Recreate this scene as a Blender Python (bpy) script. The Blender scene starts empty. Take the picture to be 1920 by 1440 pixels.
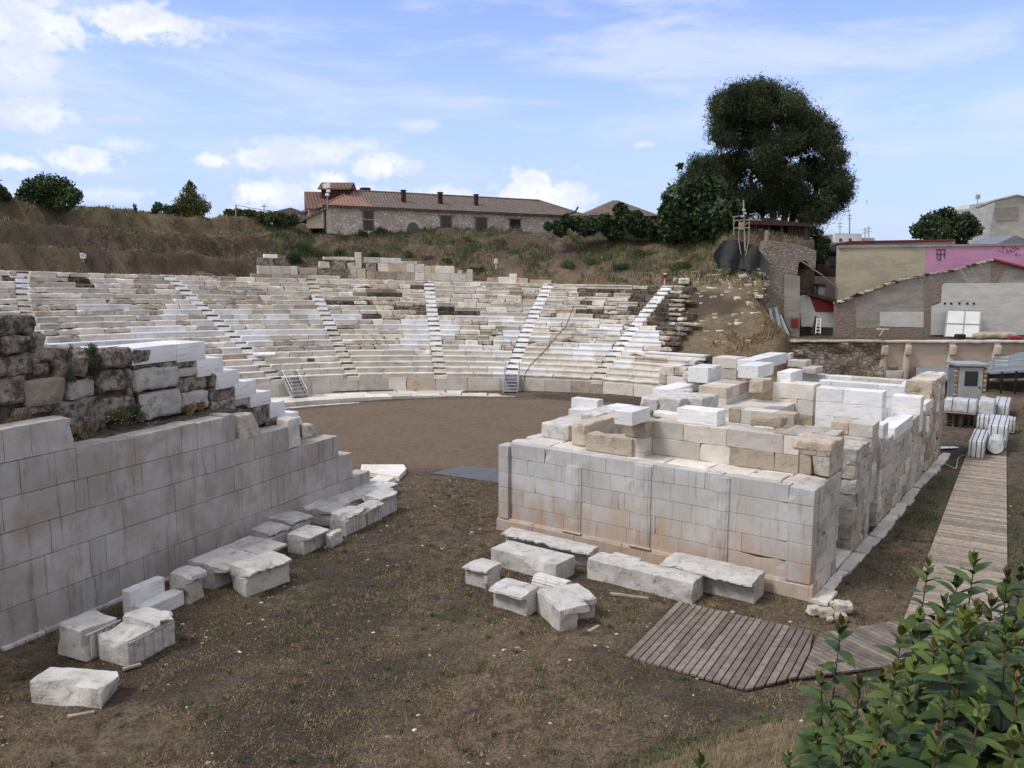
import bpy, math, random
import numpy as np
from mathutils import Vector, Matrix
R = math.radians
scene = bpy.context.scene
C = scene.collection
# ---------------- camera, sky, sun, exposure
F = 1500.0; CAMH = 9.0; HOR = 520.0
PITCH = math.atan((720 - HOR) / F)
cam = bpy.data.cameras.new('camera'); co = bpy.data.objects.new('camera', cam); C.objects.link(co)
co.location = (0, 0, CAMH); co.rotation_euler = (math.pi / 2 - PITCH, 0, 0)
cam.sensor_width = 36; cam.lens = 36 * F / 1920; cam.clip_start = 0.05; cam.clip_end = 4000
scene.camera = co
SUN_EL, SUN_AZ = 52, -112        # degrees; azimuth clockwise from +Y: behind and left of the camera
SKY_STRENGTH, SUN_STRENGTH, EXPOSURE = 0.15, 1.5, 0.80
sd = bpy.data.lights.new('sun', 'SUN'); sd.energy = SUN_STRENGTH; sd.angle = R(14); sd.color = (1, .96, .9)
so = bpy.data.objects.new('sun', sd); C.objects.link(so)
ce = math.cos(R(SUN_EL))
sdir = Vector((math.sin(R(SUN_AZ)) * ce, math.cos(R(SUN_AZ)) * ce, math.sin(R(SUN_EL))))
so.rotation_euler = sdir.to_track_quat('Z', 'Y').to_euler(); so.location = (0, 0, 60)
scene.view_settings.view_transform = 'Standard'; scene.view_settings.look = 'None'
scene.view_settings.exposure = EXPOSURE; scene.view_settings.gamma = 1

def ray(x, y):
    u = (x - 960) / F; v = (720 - y) / F; c, s = math.cos(PITCH), math.sin(PITCH)
    return (u, c + v * s, -s + v * c)
def gp(x, y, z=0.):
    d = ray(x, y); t = (z - CAMH) / d[2]; return np.array([d[0] * t, d[1] * t])
def at(x, y, Y):
    d = ray(x, y); t = Y / d[1]; return np.array([d[0] * t, Y, CAMH + d[2] * t])
def proj(X, Y, Z):
    c, s = math.cos(PITCH), math.sin(PITCH); dz = Z - CAMH
    f = Y * c - dz * s; up = Y * s + dz * c
    return 960 + F * X / f, 720 - F * up / f

class NG:
    def __init__(s, t): s.t = t; s.n = t.nodes; s.l = t.links; s.n.clear()
    def new(s, k, **kw):
        n = s.n.new(k)
        for a, b in kw.items(): setattr(n, a, b)
        return n
    def link(s, a, b): s.l.new(a, b)
    def put(s, sock, v):
        if hasattr(v, 'is_linked') or hasattr(v, 'links'): s.l.new(v, sock)
        else: sock.default_value = v
    def math(s, op, a, b=0., c=0., clamp=False):
        n = s.new('ShaderNodeMath', operation=op, use_clamp=clamp)
        s.put(n.inputs[0], a); s.put(n.inputs[1], b); s.put(n.inputs[2], c); return n.outputs[0]
    def noise(s, vec, scale, det=4, rough=.55, dist=0.):
        n = s.new('ShaderNodeTexNoise'); s.link(vec, n.inputs['Vector']); n.inputs['Scale'].default_value = scale
        n.inputs['Detail'].default_value = det; n.inputs['Roughness'].default_value = rough; n.inputs['Distortion'].default_value = dist
        return n.outputs[0]
    def ramp(s, v, a, b, lo=0., hi=1.):
        n = s.new('ShaderNodeMapRange', interpolation_type='SMOOTHSTEP'); s.put(n.inputs[0], v)
        n.inputs[1].default_value = a; n.inputs[2].default_value = b; n.inputs[3].default_value = lo; n.inputs[4].default_value = hi
        return n.outputs[0]
    def mix(s, f, a, b, mode='MIX'):
        n = s.new('ShaderNodeMix', data_type='RGBA', blend_type=mode)
        s.put(n.inputs[0], f); s.put(n.inputs[6], a if not isinstance(a, tuple) else (*a[:3], 1)); s.put(n.inputs[7], b if not isinstance(b, tuple) else (*b[:3], 1))
        return n.outputs[2]
    def scale(s, vec, sc):
        n = s.new('ShaderNodeVectorMath', operation='MULTIPLY'); s.link(vec, n.inputs[0]); n.inputs[1].default_value = sc; return n.outputs[0]
    def attr(s, name):
        n = s.new('ShaderNodeAttribute'); n.attribute_name = name; return n.outputs['Fac']

w = bpy.data.worlds.new('World'); scene.world = w; w.use_nodes = True
g = NG(w.node_tree)
sky = g.new('ShaderNodeTexSky', sky_type='NISHITA'); sky.sun_disc = False
sky.sun_elevation = R(SUN_EL); sky.sun_rotation = R(SUN_AZ); sky.air_density = 1.0; sky.dust_density = 1.0; sky.ozone_density = 1.6; sky.altitude = 100
tc = g.new('ShaderNodeTexCoord'); dv = tc.outputs['Generated']
sp = g.new('ShaderNodeSeparateXYZ'); g.link(dv, sp.inputs[0])
az = g.math('ARCTAN2', sp.outputs[0], sp.outputs[1]); el = g.math('ARCSINE', sp.outputs[2])
cb = g.new('ShaderNodeCombineXYZ'); g.link(az, cb.inputs[0]); g.link(el, cb.inputs[1])
n1 = g.noise(g.scale(cb.outputs[0], (1, 1.5, 1)), 16, 7, .6, .2)
n2 = g.noise(g.scale(cb.outputs[0], (1, 1.3, 1)), 55, 5, .6)
nn = g.math('ADD', g.math('MULTIPLY', g.math('SUBTRACT', n1, .5), 2.9), g.math('MULTIPLY', g.math('SUBTRACT', n2, .5), 1.7))
def pxang(x, y):
    d = ray(x, y); return math.atan2(d[0], d[1]), math.asin(d[2] / math.sqrt(sum(q * q for q in d)))
# cumulus clouds: direction of centre, half sizes, density
mask = None
for (x, y, rx, ry, dn) in [(1010, 374, 100, 46, 1.3), (1000, 348, 60, 36, 1.2), (620, 352, 62, 36, 1.), (490, 364, 80, 30, .95), (712, 312, 66, 30, .9), (832, 370, 62, 20, .95), (640, 365, 110, 22, .9), (60, 45, 130, 55, .95), (250, 45, 120, 42, 1.0),
                        (40, 120, 80, 60, .75), (75, 215, 80, 30, .8), (30, 305, 70, 18, .9), (150, 300, 80, 30, .9), (400, 302, 45, 18, .85), (225, 270, 60, 15, .6), (590, 285, 130, 30, .75), (1205, 272, 28, 10, .5),
                        (790, 235, 45, 14, .45), (475, 296, 60, 22, .85), (200, 365, 160, 16, .5), (680, 275, 60, 16, .5)]:
    a0, e0 = pxang(x, y); a1, _ = pxang(x + rx, y); _, e1 = pxang(x, y - ry)
    q1 = g.math('DIVIDE', g.math('SUBTRACT', az, a0), abs(a1 - a0)); q2 = g.math('DIVIDE', g.math('SUBTRACT', el, e0), abs(e1 - e0))
    d2 = g.math('SQRT', g.math('ADD', g.math('MULTIPLY', q1, q1), g.math('MULTIPLY', q2, q2)))
    m = g.math('MULTIPLY', g.ramp(g.math('ADD', d2, g.math('MULTIPLY', nn, -1.0)), .1 if dn < .8 else .45, 1.35 if dn < .8 else 1.12, 1, 0), min(dn, 1))
    mask = m if mask is None else g.math('MAXIMUM', mask, m)
# thin high streaks
rot = g.new('ShaderNodeMapping'); g.link(cb.outputs[0], rot.inputs[0]); rot.inputs['Rotation'].default_value = (0, 0, R(-14)); rot.inputs['Scale'].default_value = (1.1, 5.2, 1)
c1 = g.noise(rot.outputs[0], 2.6, 8, .55, .5)
c2 = g.noise(rot.outputs[0], 9, 7, .65, .3)
cir = g.ramp(g.math('ADD', g.math('MULTIPLY', c1, .8), g.math('MULTIPLY', c2, .25)), .46, .68, 0, .8)
low = g.ramp(el, -.02, .36, .85, .0)
shade = g.ramp(g.math('ADD', n1, g.math('MULTIPLY', n2, .3)), .5, .85, 0, 1)
skyc = g.mix(1.0, sky.outputs[0], (.80, .76, .98), 'MULTIPLY')
veil = g.mix(low, skyc, (1.9, 2.45, 3.4)); veil = g.mix(cir, veil, (2.8, 3.1, 3.65))
# unseen cloud cover added behind and above the camera to whiten the ambient light
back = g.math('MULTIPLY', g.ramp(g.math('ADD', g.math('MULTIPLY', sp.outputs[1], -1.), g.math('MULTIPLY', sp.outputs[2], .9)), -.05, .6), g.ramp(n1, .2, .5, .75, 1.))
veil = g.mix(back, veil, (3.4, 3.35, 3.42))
cc = g.mix(shade, (4.0, 4.1, 4.3), (3.0, 3.2, 3.75))
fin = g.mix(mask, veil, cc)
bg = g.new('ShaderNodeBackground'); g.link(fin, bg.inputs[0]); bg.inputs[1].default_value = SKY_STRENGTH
out = g.new('ShaderNodeOutputWorld'); g.link(bg.outputs[0], out.inputs[0])

# ---------------- helpers
rnd = random.Random(7)
def _h(i, j, k, s):
    n = (i * 73856093 ^ j * 19349663 ^ k * 83492791 ^ (s * 2654435761 & 0xffffffff)) & 0xffffffff
    n = (n ^ (n >> 13)) * 1274126177 & 0xffffffff
    return ((n ^ (n >> 16)) & 0xffff) / 32768. - 1
def vn(p, f=1., s=0):
    q = np.asarray(p, float) * f; i = np.floor(q).astype(np.int64); t = q - i; t = t * t * (3 - 2 * t); r = 0
    for a in (0, 1):
        for b in (0, 1):
            for c in (0, 1):
                r = r + _h(i[..., 0] + a, i[..., 1] + b, i[..., 2] + c, s) * (t[..., 0] if a else 1 - t[..., 0]) * (t[..., 1] if b else 1 - t[..., 1]) * (t[..., 2] if c else 1 - t[..., 2])
    return r
def fbm(p, f=1., s=0, o=3):
    return sum(vn(p, f * 2.1 ** k, s + k) * .5 ** k for k in range(o))

def link(name, me, parent=None):
    o = bpy.data.objects.new(name, me); C.objects.link(o)
    if parent: o.parent = parent
    return o
def tag(o, label=None, cat=None, group=None, kind=None):
    if label: o['label'] = label
    if cat: o['category'] = cat
    if group: o['group'] = group
    if kind: o['kind'] = kind
    return o
def thing(name, label, cat, group=None):
    return tag(link(name, None), label, cat, group)

FLAT = {'marble_fragment', 'marble_boulder', 'stone_block', 'white_stone', 'slope_stone', 'rubble_backing', 'side_wall', 'cross_wall', 'broken_tier_end', 'rubble_core', 'seat_row', 'upper_terrace_wall', 'blocks', 'ashlar_facing', 'upper_course', 'facade_wall', 'podium_wall', 'kerb_step', 'ledge_paving', 'plinth', 'corner_pilaster', 'foundation_ledge', 'foot_ledge', 'loose_masonry_edge', 'stepped_block', 'stairway', 'fallen_rubble'}
class MB:
    def __init__(s): s.V = []; s.F = []; s.M = []; s.T = []; s.n = 0; s.mats = []
    def mi(s, m):
        if m not in s.mats: s.mats.append(m)
        return s.mats.index(m)
    def add(s, v, f, m, tone=.5):
        v = np.asarray(v, float); s.V.append(v); i = s.mi(m)
        for q in f: s.F.append([a + s.n for a in q])
        k = len(f); s.M += [i] * k
        s.T += list(tone) if hasattr(tone, '__len__') else [tone] * k
        s.n += len(v)
    def quads(s, v, m, tone=.5):      # v: (n,4,3)
        v = np.asarray(v, float); n = len(v); s.add(v.reshape(-1, 3), np.arange(n * 4).reshape(n, 4).tolist(), m, tone)
    def build(s, name, parent=None, smooth=False):
        if smooth and name in FLAT: smooth = False
        me = bpy.data.meshes.new(name)
        V = np.concatenate(s.V)
        me.from_pydata(V.tolist(), [], s.F)
        for m in s.mats: me.materials.append(m)
        me.polygons.foreach_set('material_index', s.M)
        me.polygons.foreach_set('use_smooth', [smooth] * len(s.F))
        a = me.attributes.new('tone', 'FLOAT', 'FACE'); a.data.foreach_set('value', s.T)
        me.update()
        return link(name, me, parent)

_gridc = {}
def boxgrid(nx, ny, nz):
    k = (nx, ny, nz)
    if k in _gridc: return _gridc[k]
    idx = {}; P = []; Fs = []
    def vid(a, b, c):
        if (a, b, c) not in idx: idx[(a, b, c)] = len(P); P.append((a, b, c))
        return idx[(a, b, c)]
    for c, fl in ((0, 1), (nz, 0)):
        for a in range(nx):
            for b in range(ny):
                q = [vid(a, b, c), vid(a + 1, b, c), vid(a + 1, b + 1, c), vid(a, b + 1, c)]; Fs.append(q[::-1] if fl else q)
    for b, fl in ((0, 0), (ny, 1)):
        for a in range(nx):
            for c in range(nz):
                q = [vid(a, b, c), vid(a + 1, b, c), vid(a + 1, b, c + 1), vid(a, b, c + 1)]; Fs.append(q[::-1] if fl else q)
    for a, fl in ((0, 1), (nx, 0)):
        for b in range(ny):
            for c in range(nz):
                q = [vid(a, b, c), vid(a, b + 1, c), vid(a, b + 1, c + 1), vid(a, b, c + 1)]; Fs.append(q[::-1] if fl else q)
    _gridc[k] = (np.array(P), Fs); return _gridc[k]
def rbox(mb, d, m, tone=.5, rr=.03, step=.3, amp=.01, fr=3., seed=None, T=None, warp=None, chip=0.):
    """rounded, noisy box; d = dims; local origin at min corner; T maps (n,3)->(n,3); warp works on local coordinates"""
    seed = rnd.randrange(9999) if seed is None else seed
    cs = []; ns = []
    for L in d:
        e = min(rr, L * .3); k = max(1, int(round((L - 2 * e) / step)))
        cs.append(np.concatenate([[0], np.linspace(e, L - e, k + 1), [L]])); ns.append(k + 2)
    gi, Fs = boxgrid(*ns)
    P = np.stack([cs[j][gi[:, j]] for j in range(3)], 1); D = np.array(d, float)
    e = np.minimum(rr, D * .3)
    q = np.clip(P, e, D - e); o = (P - q) / e; L = np.linalg.norm(o, axis=1, keepdims=True)
    P = np.where(L > 0, q + o / np.maximum(L, 1e-9) * e * np.minimum(L, 1.0), P)
    S = np.array([seed * 1.37, seed * .71, seed * .39])
    if amp > 0:
        P = P + np.stack([fbm(P + S, fr, 1), fbm(P + S, fr, 5), fbm(P + S, fr, 9)], 1) * amp
    if chip > 0:                       # break off edges and corners
        u = P / D * 2 - 1; edge = np.sort(np.abs(u), axis=1)[:, 1]
        R_ = np.random.RandomState(seed + 11); c = D / 2; ncut = int(2 + chip * 14)
        for _ in range(ncut):      # fracture planes across corners and edges
            sg = R_.choice([-1, 1], 3) * (R_.rand(3) < .8); sg[2] = abs(sg[2]) if R_.rand() < .8 else sg[2]
            if not sg.any(): continue
            cr = c * (1 + sg); nn = sg * R_.uniform(.35, 1., 3) + R_.normal(size=3) * .15; nn /= np.linalg.norm(nn)
            dep = R_.uniform(.15, 1.) * chip * min(D.min(), .8) * .55
            p0 = cr - nn * dep
            if (sg == 0).any(): p0 = np.where(sg == 0, R_.rand(3) * D, p0)
            h = (P - p0) @ nn; loc = np.linalg.norm((P - p0) / (1.2 * dep + .15 * D.max()), axis=1)
            h = np.where(h > 0, h, 0) * np.clip(2.2 - loc * .9, 0, 1); P = P - h[:, None] * nn
    if warp: P = warp(P)
    if T: P = T(P)
    mb.add(P, Fs, m, tone)
def frameT(o, u, v, z=0.):
    o = np.array([o[0], o[1], z]); A = np.array([[u[0], u[1], 0], [v[0], v[1], 0], [0, 0, 1]], float)
    return lambda P: o + P @ A
def box(mb, x0, y0, z0, x1, y1, z1, m, tone=.5, T=None):
    v = np.array([[x, y, z] for z in (z0, z1) for y in (y0, y1) for x in (x0, x1)], float)
    if T: v = T(v)
    mb.add(v, [[0, 2, 3, 1], [4, 5, 7, 6], [0, 1, 5, 4], [2, 6, 7, 3], [0, 4, 6, 2], [1, 3, 7, 5]], m, tone)
def tube(mb, pts, r, m, n=6, tone=.5, taper=None):
    pts = [np.array(p, float) for p in pts]; V = []; Fs = []
    for i, p in enumerate(pts):
        t = pts[min(i + 1, len(pts) - 1)] - pts[max(i - 1, 0)]; t = t / (np.linalg.norm(t) + 1e-9)
        a = np.cross(t, [0, 0, 1.]) if abs(t[2]) < .9 else np.cross(t, [1., 0, 0]); a /= np.linalg.norm(a); b = np.cross(t, a)
        rr_ = r if taper is None else r + (taper - r) * i / (len(pts) - 1)
        for k in range(n): th = 2 * math.pi * k / n; V.append(p + (a * math.cos(th) + b * math.sin(th)) * rr_)
    for i in range(len(pts) - 1):
        for k in range(n): Fs.append([i * n + k, i * n + (k + 1) % n, (i + 1) * n + (k + 1) % n, (i + 1) * n + k])
    Fs.append(list(range(n))[::-1]); Fs.append([(len(pts) - 1) * n + k for k in range(n)])
    mb.add(V, Fs, m, tone)
def spline(pts, k=6):
    P = [np.array(p, float) for p in pts]; P = [P[0]] + P + [P[-1]]; out = []
    for i in range(1, len(P) - 2):
        for j in range(k):
            t = j / k; a, b, c, d = P[i - 1], P[i], P[i + 1], P[i + 2]
            out.append(.5 * ((2 * b) + (c - a) * t + (2 * a - 5 * b + 4 * c - d) * t * t + (3 * b - a - 3 * c + d) * t ** 3))
    return out + [P[-2]]
def prism(mb, poly, z0, z1, m, tone=.5, T=None):   # poly in local xy
    n = len(poly); v = np.array([[a, b, z0] for a, b in poly] + [[a, b, z1] for a, b in poly], float)
    if T: v = T(v)
    mb.add(v, [list(range(n))[::-1], list(range(n, 2 * n))] + [[i, (i + 1) % n, n + (i + 1) % n, n + i] for i in range(n)], m, tone)

# ---------------- materials
def mat(name, f, rough=.85, bump=0., spec=.3):
    m = bpy.data.materials.new(name); m.use_nodes = True; g = NG(m.node_tree)
    ge = g.new('ShaderNodeNewGeometry'); p = ge.outputs['Position']
    b = g.new('ShaderNodeBsdfPrincipled'); o = g.new('ShaderNodeOutputMaterial'); g.link(b.outputs[0], o.inputs[0])
    col, h = f(g, p, ge)
    g.put(b.inputs['Base Color'], col if not isinstance(col, tuple) else (*col[:3], 1)); b.inputs['Roughness'].default_value = rough
    b.inputs['Specular IOR Level'].default_value = spec
    if h is not None:
        bn = g.new('ShaderNodeBump'); bn.inputs['Strength'].default_value = 1; bn.inputs['Distance'].default_value = bump
        g.link(h, bn.inputs['Height']); g.link(bn.outputs[0], b.inputs['Normal'])
    return m
def tone_mul(g, col, lo, hi):
    t = g.attr('tone'); v = g.ramp(t, 0, 1, lo, hi)
    n = g.new('ShaderNodeMapRange'); g.link(t, n.inputs[0]); n.inputs[3].default_value = lo; n.inputs[4].default_value = hi
    cb = g.new('ShaderNodeCombineXYZ')
    for i in range(3): g.link(n.outputs[0], cb.inputs[i])
    return g.mix(1., col, cb.outputs[0], 'MULTIPLY')
def f_stone(cA, cB, cS, lo=.8, hi=1.15, st=(.55, .72), sc=1., vert=False):
    def f(g, p, ge):
        big = g.noise(p, 1.1 * sc, 5, .6); sm = g.noise(p, 9 * sc, 6, .65); fine = g.noise(p, 45 * sc, 3, .6)
        c = g.mix(g.ramp(big, .35, .65), cA, cB)
        pv = g.scale(p, (3, 3, .45)) if vert else p
        s = g.ramp(g.math('ADD', g.math('MULTIPLY', g.noise(pv, 2.2 * sc, 6, .7), .8), g.math('MULTIPLY', sm, .25)), st[0], st[1])
        c = g.mix(s, c, cS)
        c = g.mix(g.ramp(fine, .35, .75, 0, .35), c, tuple(x * .55 for x in cB))
        c = tone_mul(g, c, lo, hi)
        return c, g.math('ADD', g.math('MULTIPLY', sm, .7), g.math('MULTIPLY', fine, .3))
    return f
M = {}
M['old'] = mat('weathered_marble', f_stone((.70, .67, .63), (.60, .56, .51), (.29, .24, .19), .72, 1.14, (.57, .80)), .85, .03)
M['oldr'] = mat('broken_marble', f_stone((.65, .61, .55), (.52, .465, .40), (.17, .13, .10), .7, 1.2, (.52, .72)), .9, .07)
def f_new(g, p, ge):
    v = g.noise(g.scale(p, (1.2, 1.2, 9)), 1.3, 6, .7, .6); b_ = g.noise(p, .8, 4); sm = g.noise(p, 20, 5, .65)
    c = g.mix(g.ramp(b_, .35, .65), (.79, .80, .82), (.71, .72, .75)); c = g.mix(g.ramp(v, .50, .66, 0, .75), c, (.50, .50, .515))
    c = g.mix(g.ramp(g.noise(p, 2.6, 7, .75), .56, .72, 0, .55), c, (.55, .51, .45))
    return tone_mul(g, c, .86, 1.06), sm
M['new'] = mat('new_marble', f_new, .6, .012)
M['frag'] = mat('grey_marble', f_stone((.56, .55, .54), (.44, .425, .41), (.19, .17, .155), .78, 1.15, (.54, .74), 1.6), .85, .03)
M['tan'] = mat('tan_stone', f_stone((.52, .45, .37), (.43, .36, .285), (.18, .14, .11), .7, 1.2, (.54, .74)), .9, .06)
M['dark'] = mat('dark_rubble', f_stone((.30, .265, .23), (.20, .175, .15), (.06, .052, .046), .55, 1.6, (.47, .62), 2.2), .95, .09)
M['core'] = mat('earth_core', f_stone((.15, .12, .095), (.10, .08, .062), (.035, .028, .022), .7, 1.5, (.48, .66), 1.4), .95, .08)
def f_fac(g, p, ge):
    big = g.noise(p, .8, 6, .65); sm = g.noise(p, 8, 6, .65); fine = g.noise(p, 50, 3)
    c = g.mix(g.ramp(big, .38, .62), (.50, .51, .535), (.43, .425, .42))
    z = g.new('ShaderNodeSeparateXYZ'); g.link(p, z.inputs[0])
    nz = g.noise(g.scale(p, (1, 1, .5)), 1.3, 6, .7)
    h = g.math('ADD', g.math('MULTIPLY', z.outputs[2], -.34), g.math('MULTIPLY', nz, 2.0))
    c = g.mix(g.ramp(h, .20, 1.05, 0, .85), c, (.42, .305, .225))
    s = g.ramp(g.noise(g.scale(p, (3.5, 3.5, .35)), 1.7, 6, .7), .52, .72, 0, .6)
    c = g.mix(s, c, (.23, .20, .175))
    return tone_mul(g, c, .92, 1.06), g.math('ADD', g.math('MULTIPLY', sm, .6), g.math('MULTIPLY', fine, .4))
M['fac'] = mat('stained_facade_marble', f_fac, .8, .018)
def f_par(g, p, ge):
    big = g.noise(p, .55, 6, .65); sm = g.noise(p, 7, 6, .65); fine = g.noise(p, 40, 3)
    c = g.mix(g.ramp(big, .36, .64), (.45, .445, .44), (.34, .31, .29))
    s = g.ramp(g.noise(g.scale(p, (2.5, 2.5, .3)), 1.4, 6, .72), .5, .74, 0, .75)
    c = g.mix(s, c, (.17, .14, .12))
    s2 = g.ramp(g.noise(p, .9, 5, .6), .52, .72, 0, .65)
    c = g.mix(s2, c, (.31, .225, .175))
    return tone_mul(g, c, .88, 1.1), g.math('ADD', g.math('MULTIPLY', sm, .6), g.math('MULTIPLY', fine, .4))
M['par'] = mat('stained_wall_marble', f_par, .85, .025)
def f_ground(g, p, ge):
    a = g.attr('zone_grass'); b = g.attr('zone_straw'); o = g.attr('zone_floor'); k = g.attr('zone_dark')
    n1 = g.noise(p, .35, 6, .65); n2 = g.noise(p, 2.2, 7, .72); n3 = g.noise(p, 14, 5, .7); n4 = g.noise(p, 60, 2, .6)
    c = g.mix(g.ramp(n2, .44, .58), (.052, .033, .025), (.172, .122, .088))
    c = g.mix(g.ramp(n1, .42, .62, 0, .6), c, (.135, .104, .078)); c = g.mix(g.ramp(g.noise(p, .9, 6, .7), .54, .64, 0, .75), c, (.060, .040, .031)); c = g.mix(g.ramp(g.noise(p, .55, 7, .7), .60, .70, 0, .5), c, (.20, .165, .135))
    fl = g.mix(g.ramp(n2, .35, .65), (.128, .088, .058), (.19, .142, .10))
    n5 = g.noise(p, 5.5, 7, .75)
    c = g.mix(g.ramp(n5, .50, .60, 0, .75), c, (.050, .036, .028)); c = g.mix(g.ramp(n5, .36, .44, .6, 0), c, (.20, .155, .115))
    c = g.mix(o, c, g.mix(g.ramp(n1, .4, .65, 0, .6), fl, (.185, .135, .095)))
    st = g.mix(g.ramp(n3, .35, .65), (.21, .155, .085), (.32, .25, .15))
    c = g.mix(g.math('MULTIPLY', b, g.ramp(n2, .3, .52, .35, 1.)), c, st)
    gr = g.mix(g.ramp(n3, .35, .65), (.04, .052, .022), (.09, .095, .045))
    c = g.mix(g.math('MULTIPLY', a, g.ramp(g.math('ADD', n2, g.math('MULTIPLY', n1, .4)), .58, .76)), c, gr)
    c = g.mix(k, c, (.045, .032, .026))
    c = g.mix(g.ramp(n3, .52, .66, 0, .55), c, (.21, .165, .12))
    c = g.mix(g.ramp(n4, .66, .74, 0, .5), c, (.32, .27, .21))
    c = g.mix(g.ramp(n3, .34, .46, .7, 0), c, (.028, .019, .015))
    return c, g.math('ADD', g.math('MULTIPLY', n3, .7), g.math('MULTIPLY', n4, .3))
M['ground'] = mat('dry_soil', f_ground, .95, .09)
def f_wood(g, p, ge):
    n = g.noise(p, 5, 6, .7); f2 = g.noise(p, 35, 4, .7)
    c = g.mix(g.ramp(n, .35, .65), (.225, .19, .165), (.14, .116, .10)); c = g.mix(g.ramp(f2, .45, .7, 0, .5), c, (.09, .07, .055))
    return tone_mul(g, c, .72, 1.3), f2
M['wood'] = mat('weathered_boards', f_wood, .85, .01)
def f_wood2(g, p, ge):
    n = g.noise(p, 5, 6, .7); f2 = g.noise(p, 35, 4, .7)
    c = g.mix(g.ramp(n, .35, .65), (.36, .31, .26), (.24, .20, .165)); c = g.mix(g.ramp(f2, .45, .7, 0, .5), c, (.13, .105, .085))
    return tone_mul(g, c, .72, 1.3), f2
M['wood2'] = mat('grey_boards', f_wood2, .85, .01)
def f_leaf(c1, c2, c3=None, fr=.5):
    def f(g, p, ge):
        n = g.noise(p, fr, 3, .6); c = g.mix(g.ramp(n, .35, .65), c1, c2); c = tone_mul(g, c, .55, 1.5)
        if c3: c = g.mix(g.ramp(g.attr('tone'), .93, .97), c, c3)
        return c, None
    return f
M['pine'] = mat('pine_needles', f_leaf((.020, .034, .014), (.042, .054, .022), None, .35), .8)
M['fig'] = mat('fig_leaves', f_leaf((.03, .055, .022), (.045, .075, .03)), .7)
M['ivy'] = mat('ivy_leaves', f_leaf((.02, .042, .014), (.04, .07, .022)), .7)
M['bush'] = mat('bush_leaves', f_leaf((.03, .052, .022), (.05, .075, .03)), .8)
M['mag'] = mat('magnolia_leaves', f_leaf((.04, .055, .016), (.10, .095, .03), None, 1.5), .6)
M['weed'] = mat('weed_leaves', f_leaf((.055, .085, .035), (.10, .115, .05), None, .8), .9)
M['straw'] = mat('dry_grass_blades', f_leaf((.27, .20, .11), (.17, .13, .075), None, 1.), .9)
M['green'] = mat('green_grass_blades', f_leaf((.055, .085, .035), (.10, .125, .055), None, 1.), .9)
M['laurel'] = mat('laurel_leaves', f_leaf((.028, .056, .013), (.085, .115, .024), (.12, .07, .03), 1.2), .48, 0, .22)
M['stem'] = mat('brown_stems', lambda g, p, ge: ((.07, .045, .03), None), .8)
M['bark'] = mat('bark', lambda g, p, ge: (g.mix(g.noise(p, 6), (.06, .045, .035), (.12, .095, .075)), g.noise(p, 12)), .95, .05)
def plain(name, c, rough=.6, var=.15, spec=.3, metal=0):
    def f(g, p, ge):
        return g.mix(g.ramp(g.noise(p, 1.5, 5, .65), .35, .7), c, tuple(x * (1 - var * 2) for x in c)), None
    m = mat(name, f, rough, 0, spec)
    if metal: m.node_tree.nodes['Principled BSDF'].inputs['Metallic'].default_value = metal
    return m
M['steel'] = plain('galvanised_steel', (.42, .44, .47), .45, .1, .5, .3)
M['grey'] = plain('grey_sheet', (.20, .225, .26), .6)
M['mat'] = plain('grey_mat', (.115, .12, .14), .8, .08)
M['tarp'] = plain('black_tarpaulin', (.022, .024, .03), .7, .2)
M['white'] = plain('white_paint', (.72, .74, .76), .6, .06)
M['wrap'] = mat('plastic_wrap', lambda g, p, ge: (g.mix(g.ramp(g.noise(p, 3, 5), .4, .65), (.56, .59, .62), (.42, .45, .47)), g.noise(p, 6, 4)), .35, .05, .5)
M['black'] = plain('black_strap', (.02, .02, .022), .6)
M['glass'] = plain('dark_glass', (.03, .035, .04), .1, .05, .6)
M['red'] = plain('red_paint', (.22, .03, .03), .7)
M['orange'] = plain('orange_brick', (.34, .17, .09), .9, .3)
M['rust'] = plain('rusty_brown', (.06, .03, .024), .8, .3)
M['hose'] = plain('green_hose', (.42, .55, .42), .5)
M['cable'] = plain('black_cable', (.03, .027, .025), .7)
def f_render(cA, cB, st=(.2, .18, .16)):
    def f(g, p, ge):
        n = g.noise(g.scale(p, (.5, .5, 1.6)), 1.0, 7, .68); n2 = g.noise(p, 5, 5, .65)
        c = g.mix(g.ramp(n, .38, .62), cA, cB); c = g.mix(g.ramp(g.noise(g.scale(p, (.35, .35, 1.9)), 1.1, 7, .72), .60, .68, 0, .75), c, st)
        return c, n2
    return f
M['cream'] = mat('cream_render', f_render((.44, .40, .31), (.36, .33, .25), (.17, .15, .12)), .9, .02)
M['pink'] = mat('pink_paint', f_render((.52, .28, .44), (.46, .23, .39), (.40, .22, .34)), .9, .01)
M['whitew'] = mat('white_render', f_render((.56, .57, .57), (.47, .48, .48), (.36, .35, .33)), .9, .02)
M['cement'] = mat('grey_render', f_render((.33, .305, .285), (.245, .225, .21), (.15, .13, .115)), .9, .05)
M['niche'] = mat('pink_cream_plaster', f_render((.50, .40, .33), (.44, .35, .29), (.42, .34, .28)), .9, .02)
M['cream2'] = mat('pale_plaster', f_render((.55, .50, .46), (.48, .43, .39), (.40, .36, .32)), .9, .02)
M['aptw'] = mat('pale_block_render', f_render((.46, .46, .44), (.37, .365, .34), (.26, .25, .23)), .9, .01)
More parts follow.
